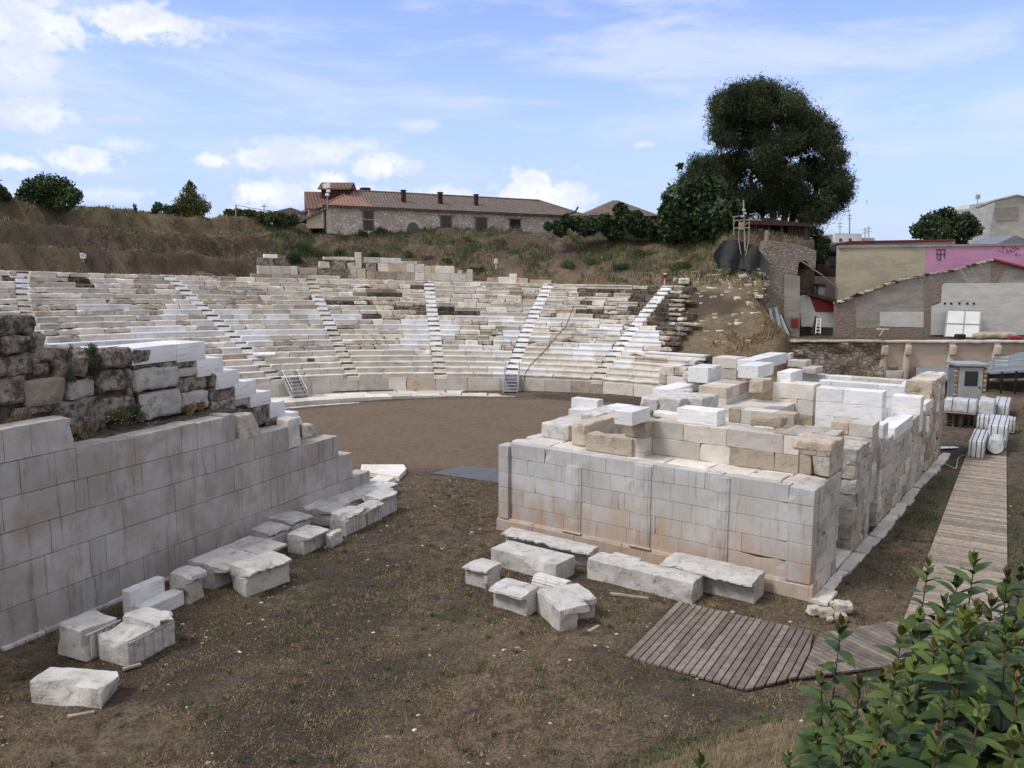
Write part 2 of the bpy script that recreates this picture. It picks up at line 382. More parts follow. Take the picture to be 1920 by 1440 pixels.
def f_masonry(cs, mort, sx, sy, thr=.06):
    def f(g, p, ge):
        sepd = g.new('ShaderNodeSeparateXYZ'); g.link(p, sepd.inputs[0])
        cbx = g.new('ShaderNodeCombineXYZ'); g.link(g.math('ADD', g.math('MULTIPLY', sepd.outputs[0], sx), g.math('MULTIPLY', sepd.outputs[1], sx)), cbx.inputs[0]); g.link(g.math('MULTIPLY', sepd.outputs[2], sy), cbx.inputs[1])
        dn = g.new('ShaderNodeVectorMath', operation='ADD'); g.link(cbx.outputs[0], dn.inputs[0])
        ns = g.new('ShaderNodeTexNoise'); g.link(p, ns.inputs['Vector']); ns.inputs['Scale'].default_value = 1.4
        s2 = g.scale(ns.outputs['Color'], (.7, .7, .7)); g.link(s2, dn.inputs[1])
        v = g.new('ShaderNodeTexVoronoi', feature='DISTANCE_TO_EDGE'); g.link(dn.outputs[0], v.inputs['Vector']); v.inputs['Scale'].default_value = 1
        v2 = g.new('ShaderNodeTexVoronoi'); g.link(dn.outputs[0], v2.inputs['Vector']); v2.inputs['Scale'].default_value = 1
        sp = g.new('ShaderNodeSeparateColor'); g.link(v2.outputs['Color'], sp.inputs[0])
        c = g.mix(sp.outputs[0], cs[0], cs[1]); c = g.mix(g.ramp(sp.outputs[1], .6, .9), c, cs[2])
        nb = g.noise(p, .5, 5, .65)
        c = g.mix(g.ramp(nb, .42, .62, 0, .75), c, mort)
        e = g.ramp(v.outputs['Distance'], thr * .5, thr * 2)
        c = g.mix(e, mort, c)
        return c, g.math('MULTIPLY', e, g.noise(p, 5, 4))
    return f
M['fieldstone'] = mat('white_fieldstone_wall', f_masonry([(.62, .59, .57), (.70, .68, .66), (.48, .43, .41)], (.38, .32, .30), 1.9, 3.2, .07), .9, .06)
M['rubw'] = mat('rubble_house_wall', f_masonry([(.27, .235, .205), (.34, .30, .26), (.20, .14, .11)], (.19, .165, .15), 2.6, 4.5, .09), .95, .08)
M['rock'] = mat('rubble_retaining_wall', f_masonry([(.40, .37, .32), (.30, .265, .23), (.15, .12, .09)], (.17, .135, .105), 2.0, 3.0, .05), .95, .12)
M['brick'] = mat('old_brick', f_masonry([(.24, .16, .12), (.33, .27, .23), (.27, .13, .085)], (.22, .19, .17), 3.0, 8.0, .12), .95, .06)
def f_tile(cA, cB):
    def f(g, p, ge):
        sepd = g.new('ShaderNodeSeparateXYZ'); g.link(p, sepd.inputs[0])
        s = g.math('SINE', g.math('MULTIPLY', g.math('ADD', g.math('ADD', sepd.outputs[0], g.math('MULTIPLY', sepd.outputs[1], .35)), g.math('MULTIPLY', g.noise(p, 1.2), .25)), 16))
        n = g.noise(p, 1.2, 6, .7); n2 = g.noise(p, 6, 4, .7)
        c = g.mix(g.ramp(g.math('ADD', g.math('MULTIPLY', n, .6), g.math('MULTIPLY', n2, .5)), .4, .7), cA, cB)
        c = g.mix(g.ramp(s, -.9, .1, .55, 0), c, tuple(x * .3 for x in cA))
        return c, g.math('ADD', g.math('MULTIPLY', s, .5), n2)
    return f
M['tile'] = mat('old_roof_tiles', f_tile((.125, .097, .088), (.215, .17, .152)), .9, .05)
M['tiler'] = mat('red_roof_tiles', f_tile((.14, .075, .06), (.20, .115, .095)), .9, .05)
M['tileo'] = mat('new_orange_tiles', f_tile((.33, .19, .145), (.25, .14, .105)), .9, .05)
# ---------------- theatre geometry
CX, CY, RR, RP, ZS, ZP = -2.055, 40.97, 18.93, 22.64, .33, 1.71
RH, RD, NK = .387, .841, 20
def tilt(X, Y): return -.02 * (X - CX) - .015 * (Y - CY)
def row_px(k, px, y=None):
    th = np.radians(np.linspace(25, 200, 1400)); r = RP + k * RD
    X = CX + r * np.cos(th); Y = CY + r * np.sin(th); Z = ZP + k * RH + tilt(X, Y)
    ok = Y > 8; sx, sy = proj(X[ok], Y[ok], Z[ok]); t = th[ok]
    i = np.argmax(sx <= px) if (sx <= px).any() else len(sx) - 1
    return t[i]
RIGHT = [1247, 1249, 1255, 1276, 1303, 1322, 1240, 1240, 1236, 1236, 1230, 1214, 1222, 1225, 1230, 1232, 1235, 1238, 1240, 1214]
def smooth(x, a, b):
    t = np.clip((x - a) / (b - a), 0, 1); return t * t * (3 - 2 * t)
TOE = np.array([(-14, 3.), (-3, 10.3), (1.38, 13.7), (4.6, 15.4), (9, 17.2), (14.9, 22.2), (24.9, 38.2), (31, 49), (36, 58), (60, 75)])
def toe_dist(X, Y):   # positive on the camera's / right side
    best = np.full(X.shape, 1e9); sg = np.ones(X.shape)
    for a, b in zip(TOE[:-1], TOE[1:]):
        e = b - a; L = np.hypot(*e); e = e / L
        t = np.clip((X - a[0]) * e[0] + (Y - a[1]) * e[1], 0, L); px = a[0] + e[0] * t; py = a[1] + e[1] * t
        d = np.hypot(X - px, Y - py); s = (X - a[0]) * e[1] - (Y - a[1]) * e[0]
        m = d < best - 1e-6; best = np.where(m, d, best); sg = np.where(m, np.sign(s), sg)
    return best * sg
def hill_profile(X, Y):
    r = np.hypot(X - CX, Y - CY); th = np.degrees(np.arctan2(Y - CY, X - CX)); th = np.where(th < -90, th + 360, th)
    step = np.interp(r, [0, RP + .3, RP + .35, RP + 20 * RD, RP + 20 * RD + 2.2], [0, 0, .9, ZP + 20 * RH - .95, ZP + 20 * RH - .45])
    z = np.where(r > RP + .3, step, 0.); z0 = ZP + 20 * RH - .45
    left = smooth(th, 112, 124)
    u = np.clip((r - 41.6) / 11.5, 0, 1)
    smoothz = z0 + .5 * smooth(r, 41, 43) + (14.55 - z0) * u ** .9
    k = u * 3.0; ter = (np.floor(k) + smooth(k - np.floor(k), .6, .82)) / 3.0
    terz = z0 + (15.35 - z0) * np.clip(ter, 0, 1)
    h = smoothz * (1 - left) + terz * left
    return np.where(r > 41.6, h, z) + tilt(X, Y) * smooth(r, 8, 18) * (Y > 42) * smooth(Y, 42, 50), r, th
def terrain(X, Y):
    h, r, th = hill_profile(X, Y)
    w = smooth(th, 49, 53) + (th > 90)
    w = np.clip(w, 0, 1)
    # right of the seating: slope of earth and fallen stone down to the terrace
    w2 = smooth(X, 23.5, 21.5) * (Y > 55)
    hr = np.where(r > RP + 3, h, 0) * w2
    hr = np.where((Y > 63), np.maximum(hr, 0), hr * smooth(Y, 60, 64))
    z = np.where(th > 53, h, np.where(th > 30, np.maximum(h * w, hr), 0))
    z = np.where((Y < CY + 2) & (X < 0), 0, z)
    ter = smooth(Y, 70.9, 71.3) * smooth(X, 21.0, 21.5) * 3.38
    z = np.where(X > 21, np.maximum(ter, np.where(X < 23.5, z, 0)), z)
    sx_ = smooth(X, 19, 23); lo_ = 75 * (1 - sx_) + 79.5 * sx_; hi_ = 92 * (1 - sx_) + 80.5 * sx_
    pl = smooth((Y - lo_) / (hi_ - lo_), 0, 1) * smooth(X, 12, 16) * smooth(X - (Y - 80) * .36, 30.4, 29.8) * 13.0
    z = np.maximum(z, pl)
    far = smooth(Y, 98, 104); z = np.where(X < 33, z * (1 - far) + far * 14.4, z)
    d = toe_dist(X, Y)
    bank = np.clip(d, 0, None); slope = np.where(Y > 20, .42, .56)
    bz = np.where(d > 0, slope * bank * smooth(bank, 0, 1.6) - .0 , 0); bz = np.minimum(bz, 8.2)
    z = np.where(d > 0, np.maximum(z * (Y > 60), bz), z)
    nz = fbm(np.stack([X, Y, X * 0], -1), .5, 3, 4)
    amp = .05 + .10 * (d > .5) + .35 * ((r > 42) & (z > 6)) + .25 * ((hr > 1) & (th < 53))
    amp = np.where((r < RR + 4) & (Y > CY - 4), .025, amp)
    return z + nz * amp
def axis(segs):
    out = []
    for a, b, s in segs: out += list(np.arange(a, b, s))
    return np.array(out + [segs[-1][1]])
def build_ground():
    xs = axis([(-600, -120, 60), (-120, -60, 10), (-60, -34, 1), (-34, 40, .27), (40, 62, 1), (62, 120, 10), (120, 600, 60)])
    ys = axis([(-60, 0, 6), (0, 12, .35), (12, 30, .2), (30, 100, .3), (100, 130, 3), (130, 900, 70)])
    X, Y = np.meshgrid(xs, ys); Z = terrain(X, Y); nx, ny = len(xs), len(ys)
    V = np.stack([X, Y, Z], -1).reshape(-1, 3)
    i = (np.arange(ny - 1)[:, None] * nx + np.arange(nx - 1)[None]).reshape(-1)
    Fq = np.stack([i, i + 1, i + nx + 1, i + nx], 1)
    me = bpy.data.meshes.new('ground'); me.vertices.add(len(V)); me.vertices.foreach_set('co', V.ravel())
    me.loops.add(Fq.size); me.loops.foreach_set('vertex_index', Fq.ravel()); me.polygons.add(len(Fq)); me.polygons.foreach_set('loop_start', np.arange(0, Fq.size, 4)); me.polygons.foreach_set('loop_total', np.full(len(Fq), 4))
    me.update(); me.validate(); me.polygons.foreach_set('use_smooth', [True] * len(Fq)); me.materials.append(M['ground'])
    x, y, z = V.T; d = toe_dist(x, y); r = np.hypot(x - CX, y - CY); th = np.degrees(np.arctan2(y - CY, x - CX)); th = np.where(th < -90, th + 360, th)
    nb = fbm(np.stack([x, y, x * 0], -1), .22, 11, 4); nb2 = fbm(np.stack([x, y, x * 0], -1), .7, 17, 3)
    floor = smooth(r, RR + .2, RR - 1.5) * smooth(y, 33.5, 38.5)
    floor = np.maximum(floor, smooth(r, 40.2, 41.2) * smooth(r, 46.5, 43.5) * .8 * (y > 42))
    straw = smooth(d, .7, 2.2) * .85 + .16 * (d <= .7) * smooth(y, 30, 16) + ((r > 43) & (y > 42)) * np.clip(.08 + nb * .6, 0, .6) * smooth(th, 130, 112) + ((r > 50.3) & (th > 112)) * .7
    strawR = smooth(x, 11, 16) * smooth(x, 22.5, 20) * (y > 55) * .45
    grass = np.clip(.18 + .9 * nb, 0, .7) * (d < .2) * .8 + np.exp(-((d - .9) / .7) ** 2) * .95 * (y < 26) + (d > 1.5) * np.clip(nb2, 0, .35) + (d > .5) * (y > 26) * np.clip(.3 + nb * 1.3, 0, .8)
    # strip between the stage building and the boardwalk is greener
    grass = np.where((r > 12) & (d < .3) & (x > 9) & (y < 50), np.clip(.62 + nb * .9, 0, 1), grass)
    grass = np.maximum(grass, ((r > 43) & (y > 50) & (th < 112)) * np.clip(.34 + nb * 1.4 + .35 * smooth(th, 80, 66), 0, 1))
    grass = np.maximum(grass, ((r > 43) & (th >= 112)) * np.clip(.5 + nb * 1.3, 0, .95)) * (1 - floor)
    dark = np.clip(nb * 1.5 - .1, 0, .75) * (d < 0) * (1 - floor) * (r < 42)
    step = ((r > 43) & (th > 112)); slopey = np.abs(fbm(np.stack([x * .3, y * .3, z * 3], -1), 1., 23, 2))
    dark = np.where(step, .35 + .5 * nb2, dark)
    dark = np.where((r > 43) & (th <= 112) & (y > 50), np.clip(.3 + nb2 * .9, 0, .6), dark)
    for nme, a in (('zone_floor', floor), ('zone_straw', np.clip(straw + strawR, 0, 1)), ('zone_grass', np.clip(grass, 0, 1)), ('zone_dark', np.clip(dark, 0, 1))):
        at_ = me.attributes.new(nme, 'FLOAT', 'POINT'); at_.data.foreach_set('value', np.ascontiguousarray(a, dtype=np.float32))
    return tag(link('ground', me), kind='structure')
build_ground()

# ---------------- seating
WHITE = {13: [(158, 240)], 12: [(307, 398), (407, 455), (537, 600)], 11: [(133, 168), (310, 333), (443, 480), (513, 533), (570, 612), (640, 697), (853, 953), (1014, 1142)],
 10: [(363, 412), (427, 460), (500, 532), (580, 610), (628, 673), (760, 807), (823, 857), (950, 990), (1125, 1170), (1181, 1211)], 9: [(260, 333), (717, 807), (823, 863), (1113, 1160), (1168, 1232)],
 8: [(257, 427), (443, 620), (632, 648), (782, 807), (823, 857), (953, 977), (1120, 1145), (1168, 1232)], 7: [(60, 243), (273, 320), (457, 510), (762, 807), (823, 847), (947, 970), (1000, 1015), (1160, 1232)],
 6: [(467, 493), (575, 633), (755, 807), (853, 880), (940, 957), (1089, 1138), (1155, 1220)], 5: [(430, 480), (730, 777), (858, 900), (1010, 1142), (1215, 1325)], 4: [(460, 500), (940, 973), (1052, 1113), (1145, 1170)],
 3: [(927, 940), (1150, 1170), (1262, 1303)], 2: [(923, 967)], 1: [(700, 718), (930, 950), (980, 1000)], 0: [(930, 947)]}
GAPS = {15: [(574, 586)], 14: [(605, 703), (1180, 1240)], 13: [(737, 802), (822, 848), (1090, 1240)], 12: [(770, 802), (820, 900), (1020, 1057), (1100, 1128), (1200, 1236)], 16: [(692, 760), (1180, 1236)], 17: [(840, 862), (908, 932), (1092, 1160), (1195, 1240)],
 18: [(118, 170), (0, 60), (775, 798), (1090, 1236)], 17.5: [], 11: [(688, 700)], 19: [(195, 208)]}
GAPS[17] = GAPS[17] + [(10, 60), (140, 180)]
GAPS[15] = GAPS[15] + [(1092, 1105), (1195, 1240)]
STAIRS = [(45, 19, 175, 0), (320, 19, 520, 0), (586, 19, 663, 0), (805, 19, 826, 0), (1028, 19, 958, 0), (1250, 19, 1118, 0)]
def stair_ang(s, k):
    a = row_px(19, s[0]); b = row_px(0, s[2]); return b + (a - b) * k / 19.
def arcT(th0, sign=1):
    def T(P):      # x along the arc (metres at r), y outwards, z up; P[:,1] holds radius
        r = P[:, 1]; th = th0 + P[:, 0] / r
        X = CX + r * np.cos(th); Y = CY + r * np.sin(th)
        return np.stack([X, Y, P[:, 2] + tilt(X, Y)], 1)
    return T
def arcbox(mb, k_r, th, L, depth, z0, z1, m, tone, **kw):
    # decreasing theta runs right in the picture
    t0 = arcT(th)
    rbox(mb, (L, depth, z1 - z0), m, tone, T=lambda P: t0(np.stack([-P[:, 0], P[:, 1] + k_r, P[:, 2] + z0], 1)[:, :]), **kw)
# the mirrored x flips winding: fix by reversing after build
def flip_last(mb, n0):
    for i in range(n0, len(mb.F)): mb.F[i] = mb.F[i][::-1]

seat = thing('theatre_seating', 'curved stone tiers of the ancient theatre, old beige blocks patched with new white marble', 'theatre seating')
def ring(mb, r0, r1, z0, z1, m, k=None, th0=None, th1=None, tone=.5, L=1.6, gap=.012, amp=.01, chip=.0, rr=.02):
    a = row_px(0, -60) if th1 is None else th1; th = a; n0 = len(mb.F)
    while th > th0:
        l = L * rnd.uniform(.7, 1.3); arcbox(mb, r0, th, l - gap, r1 - r0, z0, z1, m, rnd.random(), rr=rr, step=.6, amp=amp, chip=chip)
        th -= l / r0
    flip_last(mb, n0)
thR = row_px(0, 1250)
b = MB(); ring(b, RR - .28, RR + .02, -.1, .06, M['old'], th0=R(40), th1=R(178), L=1.2, amp=.008); b.build('orchestra_rim', seat, True)
b = MB(); ring(b, RR + .42, RR + 2.0, -.3, ZS, M['old'], th0=R(42), th1=R(178), L=1.7, amp=.02)
ring(b, RR + 2.0, RP + .3, -.3, ZS - .03, M['old'], th0=R(42), th1=R(178), L=1.9, amp=.015); b.build('kerb_step', seat, True)
b = MB(); n0 = 0
th = R(178)
while th > thR:
    l = rnd.uniform(1.3, 2.6)
    mm = M['tan'] if rnd.random() < .12 else M['old']
    arcbox(b, RP + .02, th, l - .015, .5, ZS - .1, ZP - RH + .06, mm, rnd.random(), rr=.02, step=.5, amp=.018, chip=.05)
    th -= l / RP
flip_last(b, 0); b.build('podium_wall', seat, True)
# earth and rubble core that shows where seats are lost
b = MB()
for k in range(NK):
    r = RP + k * RD; n0 = len(b.F); th = min(R(186), row_px(k, -200)); e = R(47) if k > 6 else row_px(k, RIGHT[k] + 6)
    if k > 5: e = row_px(k, 1250 + (36 if k > 11 else 8) * rnd.random())
    while th > e:
        l = rnd.uniform(.5, 1.5)
        arcbox(b, r + rnd.uniform(.18, .38), th, l, RD + .5, ZP + (k - 1) * RH - .35, ZP + k * RH - rnd.uniform(.03, .12), M['core'] if rnd.random() < .7 else M['dark'], rnd.random(), rr=.05, step=.5, amp=.06, fr=2.2)
        th -= l / r
    flip_last(b, n0)
b.build('rubble_core', seat, True)
for k in range(NK):
    r = RP + k * RD; z = ZP + k * RH; b = MB(); n0 = 0
    th = min(R(184), row_px(k, -160)); end = row_px(k, RIGHT[k])
    st = [(stair_ang(s, k), s) for s in STAIRS]
    worn = 6 <= k; hw = .5 / r
    while th > end:
        sx = proj(CX + r * math.cos(th), CY + r * math.sin(th), z + tilt(CX + r * math.cos(th), CY + r * math.sin(th)))[0]
        l = rnd.uniform(.95, 2.1) * (1.45 if k < 5 else 1)
        hit = [a for a, s in st if a - hw < th <= a + hw]
        if hit: th = hit[0] - hw; continue
        nx = [a + hw for a, s in st if a + hw < th]
        if nx: l = min(l, (th - max(nx)) * r)
        l = min(l, (th - end) * r)
        if l < .12: th -= max(l, .01) / r; continue
        thm = th - l / r / 2; X = CX + r * math.cos(thm); Y = CY + r * math.sin(thm); mx = proj(X, Y, z + tilt(X, Y))[0]
        isw = any(a <= mx <= c for a, c in WHITE.get(k, [])); isg = any(a <= mx <= c for a, c in GAPS.get(k, []))
        t0 = rnd.random() if k > 4 else rnd.uniform(.4, .8)
        if isg and not isw:
            if rnd.random() < .12: arcbox(b, r + .12, th, l * .7, RD, z - RH + .05, z - .04, M['oldr'], t0, rr=.05, step=.25, amp=.05, chip=.5)
        elif isw:
            arcbox(b, r + .07, th, l - .008, RD + .1, z - RH - .02, z, M['new'], t0 * .6 + .2, rr=.006, step=1, amp=0)
            arcbox(b, r, th, l - .008, .2, z - .115, z + .004, M['new'], t0 * .6 + .2, rr=.012, step=1, amp=0)
        else:
            q = rnd.random(); good = q < (.96 if k < 5 else .45)
            mm = M['old'] if rnd.random() < (.97 if k < 12 else .9) else M['tan']
            if good:
                arcbox(b, r + .07, th, l - .012, RD + .1, z - RH - .02, z - .004, mm, t0, rr=.02, step=.4, amp=.012, chip=.04)
                arcbox(b, r, th, l - .012, .22, z - .12, z, mm, t0, rr=.02, step=.3, amp=.015, fr=4, chip=.18)
            else:
                dz = rnd.uniform(0, .045) if k > 4 else .01
                arcbox(b, r + rnd.uniform(0, .12), th, l - .015, RD + .05, z - RH + rnd.uniform(-.03, .03), z - dz, M['oldr'] if rnd.random() < .5 else mm, t0, rr=.05, step=.22, amp=.035, fr=3.2, chip=.4)
        th -= l / r
    flip_last(b, 0)
    b.build('seat_row', seat, True)
for s in STAIRS:
    b = MB()
    for k in range(NK):
        r = RP + k * RD; z = ZP + k * RH; a = stair_ang(s, k); hw = .5 / r
        right5 = s[0] == 1250; white = (k >= 16 if s[0] == 45 else k >= 5 if s[0] != 586 else k in (9, 10, 12, 13, 14, 15)) or (s[0] == 1028 and k >= 0 and k < 5) or (s[0] == 320 and k > 2)
        if s[0] == 1250 and k < 4: white = False
        mm = M['new'] if white else M['old']
        for h in (0, 1):
            arcbox(b, r + h * RD * .5, a + hw, 1.0, RD * .55, z - RH * .5 * (1 - h) - RH * .8, z - RH * .5 * (1 - h) + .012, mm, rnd.uniform(.6, 1), rr=.012, step=.5, amp=0 if white else .012, chip=0 if white else .08)
    flip_last(b, 0); b.build('stairway', seat, True)
# broken dark stubs of tiers right of the last stairway
b = MB()
for k in range(6, 19):
    r = RP + k * RD; z = ZP + k * RH; th = row_px(k, 1254 if k > 10 else 1236); lim = row_px(k, rnd.uniform(1262, 1300) if k > 9 else rnd.uniform(1248, 1262))
    if k in (12, 13, 14): lim = row_px(k, 1275)
    while th > lim:
        l = rnd.uniform(.5, 1.4)
        arcbox(b, r + rnd.uniform(0, .3), th, l - .03, RD + .1, z - RH + .08, z - rnd.uniform(.02, .1), M['tan'] if rnd.random() < .3 else (M['oldr'] if rnd.random() < .5 else M['dark']), rnd.random(), rr=.06, step=.2, amp=.05, chip=.5)
        th -= l / r
flip_last(b, 0); b.build('broken_tier_end', seat, True)

# diazoma wall above the seats
bw = MB(); k = 20; r0 = RP + 20 * RD + .25; zb = ZP + 19 * RH
def dz_block(x0, x1, r, z0, z1, m, **kw):
    a = row_px(20.3, x0); c = row_px(20.3, x1); n0 = len(bw.F); kw2 = dict(rr=.03, step=.4, amp=.02, chip=.12); kw2.update(kw)
    arcbox(bw, r, a, (a - c) * r - .02, .5, z0, z1, m, rnd.random(), **kw2); flip_last(bw, n0)
zt = zb + .08
def runs(xs, z0, z1, m=None, **kw):
    for a, c in zip(xs[:-1], xs[1:]): dz_block(a, c, r0 + .5, z0, z1, m or (M['old'] if rnd.random() < .75 else M['tan']), **kw)
u_ = .0585 # metres per pixel at that distance
runs([475, 512, 548, 580, 640], zt - .1, zt + .28)
runs([487, 511, 548, 562], zt + .28, zt + 1.05)
runs([565, 598], zt + .28, zt + .95, M['tan']); runs([600, 632, 664], zt + .28, zt + .95, M['dark'], chip=.4, amp=.06)
runs([488, 520, 540], zt + 1.05, zt + 1.75, M['dark'], chip=.5); runs([500, 525], zt + 1.75, zt + 2.1, M['new'])
runs([602, 622], zt + 1.0, zt + 1.6, M['old'], chip=.4); runs([625, 652], zt + .95, zt + 1.8, M['dark'], chip=.5); runs([610, 640, 668], zt + 1.8, zt + 2.1, M['oldr'], chip=.4); runs([655, 671], zt + .1, zt + 1.6, M['oldr'], chip=.3)
runs([671, 688], zt - .05, zt + 1.05, M['tan']); runs([669, 682], zt + 1.05, zt + 2.6, M['old'], chip=.1)
runs([689, 706, 745, 780, 797], zt + .0, zt + .8); runs([711, 732, 765, 780, 797], zt + .8, zt + 1.6); runs([688, 708], zt + .8, zt + 1.6, M['dark'], chip=.3); runs([685, 714, 755], zt + 1.62, zt + 2.15, M['frag'], chip=.2); runs([738, 785], zt + 1.6, zt + 1.85, M['oldr'], chip=.3)
runs([797, 811], zt, zt + 1.45, M['tan']); runs([811, 845, 876], zt, zt + .75); runs([811, 818, 853], zt + .75, zt + 1.5); runs([876, 888], zt, zt + 1.2)
runs([858, 868], zt + .75, zt + 1.1, M['oldr'], chip=.5)
for (x0, x1, h) in [(913, 934, .55), (935, 965, .65), (967, 992, .6), (995, 1035, .45), (956, 970, 1.0)]: dz_block(x0, x1, r0 - .3, zt - .35, zt + h - .15, M['tan'] if h < .62 else M['old'])
xs = [640]
while xs[-1] < 912: xs.append(xs[-1] + rnd.uniform(14, 34))
for a, c in zip(xs[:-1], xs[1:]): dz_block(a, c, r0, zb - .3, zb + rnd.uniform(.05, .16), M['oldr'] if c < 760 else M['frag'], chip=.25)
tag(bw.build('upper_terrace_wall', None, True), 'low broken wall of large beige blocks above the top seats at centre', 'wall')

# ---------------- generic block in a frame: nearest vertical edge at pixel column xc
class FR:
    def __init__(s, o, u, v): s.o = np.array(o, float); s.u = np.array(u, float); s.v = np.array(v, float)
    def loc(s, q): q = np.array(q) - s.o; return float(q @ s.u), float(q @ s.v)
    def on_b(s, x, y, b):   # plane v=b
        d = ray(x, y); t = (b + s.o @ s.v) / (d[0] * s.v[0] + d[1] * s.v[1]); q = np.array([d[0] * t, d[1] * t]); return s.loc(q)[0], CAMH + d[2] * t
    def on_a(s, x, y, a):
        d = ray(x, y); t = (a + s.o @ s.u) / (d[0] * s.u[0] + d[1] * s.u[1]); q = np.array([d[0] * t, d[1] * t]); return s.loc(q)[1], CAMH + d[2] * t
    def T(s, a, b, z): return frameT(s.o + s.u * a + s.v * b, s.u, s.v, z)
    def dims(s, xc, yb, yt, xl, xr, z0=None, a1=None, b0=None, zt=None):
        """returns a0,b0,z0,a1,b1,z1"""
        if a1 is not None: b0, zb = s.on_a(xc, yb, a1)
        elif b0 is not None: a1, zb = s.on_b(xc, yb, b0)
        elif zt is not None: a1, b0 = s.loc(gp(xc, yt, zt)); zb = s.on_b(xc, yb, b0)[1]
        else: a1, b0 = s.loc(gp(xc, yb, z0)); zb = z0
        if z0 is not None: zb = z0
        z1 = s.on_b(xc, yt, b0)[1]
        a0 = s.on_b(xl, yt, b0)[0]; b1 = s.on_a(xr, yt, a1)[0]
        return a0, b0, zb, a1, b1, z1
ST = FR((-.48, 27.91), (.8085, -.5885), (.5885, .8085))
E_ = np.array((.4085, .9128)); LW = FR((-12.45, 18.43), (.9128, -.4085), E_)   # u = right of wall, v = along the wall
def blk(mb, fr, D, m, tone=None, **kw):
    a0, b0, z0, a1, b1, z1 = D; kk = dict(rr=.03, step=.25, amp=.012, chip=.06); kk.update(kw)
    rbox(mb, (max(a1 - a0, .05), max(b1 - b0, .05), max(z1 - z0, .05)), m, rnd.random() if tone is None else tone, T=fr.T(a0, b0, z0), **kk)

# ---------------- left parodos wall
pw = thing('parodos_retaining_wall', 'long pale ashlar wall stepping down beside the left passage', 'wall')
LV = [-.1, .95, 1.98, 2.84, 3.70, 4.56, 5.4]
JX = [ # joints as pixel columns per course, bottom to top, on the face plane
 [-150, -40, 47, 113, 212, 260, 320, 400, 480, 560, 640, 694],
 [-120, -20, 73, 160, 190, 260, 327, 447, 507, 560, 610, 662],
 [-100, 88, 227, 300, 327, 390, 440, 510, 560, 600, 636],
 [-90, 0, 140, 165, 267, 371, 447, 480, 514, 545],
 [-130, -30, 39, 106, 147],
 [-140, -60, 13, 65, 145],
 [-10]]
TOPX = [147, 222, 257, 345, 374, 428, 445]
b = MB()
def wall_block(mb, x0, x1, z0, z1, m, depth=.7, **kw):
    ym = 900
    b0 = LW.on_a(x0, ym, 0.)[0]; b1 = LW.on_a(x1, ym, 0.)[0]
    kk = dict(rr=.010, step=.22, amp=.004, chip=.02); kk.update(kw)
    rbox(mb, (depth, b1 - b0 - .010, z1 - z0 - .016), m, rnd.random(), T=LW.T(-depth + rnd.uniform(-.012, .008), b0, z0), **kk)
for i in range(5):
    xs = JX[i]
    if i == 3: xs = [-90, 0, 140, 165, 267, 371, 447, 480, 514, 545]
    for a, c in zip(xs[:-1], xs[1:]):
        z1 = LV[i + 1]
        wall_block(b, a, c, LV[i], z1, M['par'], chip=0)
for a, c in zip(JX[5][:-1], JX[5][1:]): wall_block(b, a, c, LV[5], LV[6], M['par'], chip=.08)
for a, c in zip(TOPX[:-1], TOPX[1:]): wall_block(b, a, c, LV[5] - .86 + (.86 if c <= 445 and a < 445 else 0) - .0, LV[5] + rnd.uniform(-.04, .05), M['par'], chip=.12) if False else None
b.build('ashlar_facing', pw, True)
# foot ledge
b = MB(); y = 0.
while y < 16.5:
    l = rnd.uniform(1, 2.2); rbox(b, (.16, l - .02, .14), M['frag'], rnd.random(), T=LW.T(0.0, y, -.05), amp=.015, chip=.2); y += l
b.build('foot_ledge', pw, True)
# rubble backing, 1.5 m behind the facing
RB = -1.5
b = MB()
S2 = [(0, 60, 360, 255), (0, 265, 270, 440), (270, 250, 475, 395), (0, 450, 370, 660), (330, 385, 760, 520), (540, 480, 890, 690), (360, 535, 535, 665), (860, 400, 1010, 590), (1000, 385, 1305, 580), (1310, 410, 1510, 540), (0, 665, 270, 960), (250, 690, 660, 970), (690, 690, 960, 900), (980, 600, 1280, 830), (1270, 600, 1330, 870), (1330, 590, 1770, 800), (1360, 815, 1800, 1080), (540, 910, 990, 1260), (990, 870, 1360, 1120), (150, 980, 560, 1060), (1330, 545, 1640, 590), (-500, 60, -10, 250), (-500, 260, -10, 440), (-500, 450, -10, 660), (-500, 665, -10, 960)]
S3 = [(180, 460, 490, 600), (50, 290, 360, 375), (170, 375, 370, 460), (190, 610, 490, 800), (490, 420, 550, 560), (500, 560, 740, 700), (500, 690, 750, 830), (740, 650, 900, 760), (760, 745, 1110, 960), (1070, 870, 1180, 950), (740, 560, 900, 650), (0, 850, 500, 930)]
sb = [(x0 / 5.333, 580 + y0 / 5.333, x1 / 5.333, 580 + y1 / 5.333) for x0, y0, x1, y1 in S2] + [(300 + x0 / 5.333, 620 + y0 / 5.333, 300 + x1 / 5.333, 620 + y1 / 5.333) for x0, y0, x1, y1 in S3]
for j, (x0, y0, x1, y1) in enumerate(sb):
    xm = (x0 + x1) / 2
    b0, _ = LW.on_a(x0, y0, RB); b1, _ = LW.on_a(x1, y0, RB); _, z1 = LW.on_a(xm, y0, RB); _, z0 = LW.on_a(xm, y1, RB)
    m = M['dark']; t = rnd.uniform(.5, 1)
    if j in (11,): m = M['tan']; t = .0
    if j in (15, 12, 32, 16, 27, 28): m = M['frag']; t = .12
    rbox(b, (.9, b1 - b0, z1 - z0), m, t, T=LW.T(RB - .9 + rnd.uniform(-.08, .1), b0, z0), rr=.09, step=.12, amp=.05, fr=2.6, chip=.3)
b.build('rubble_backing', pw, True)
b = MB()
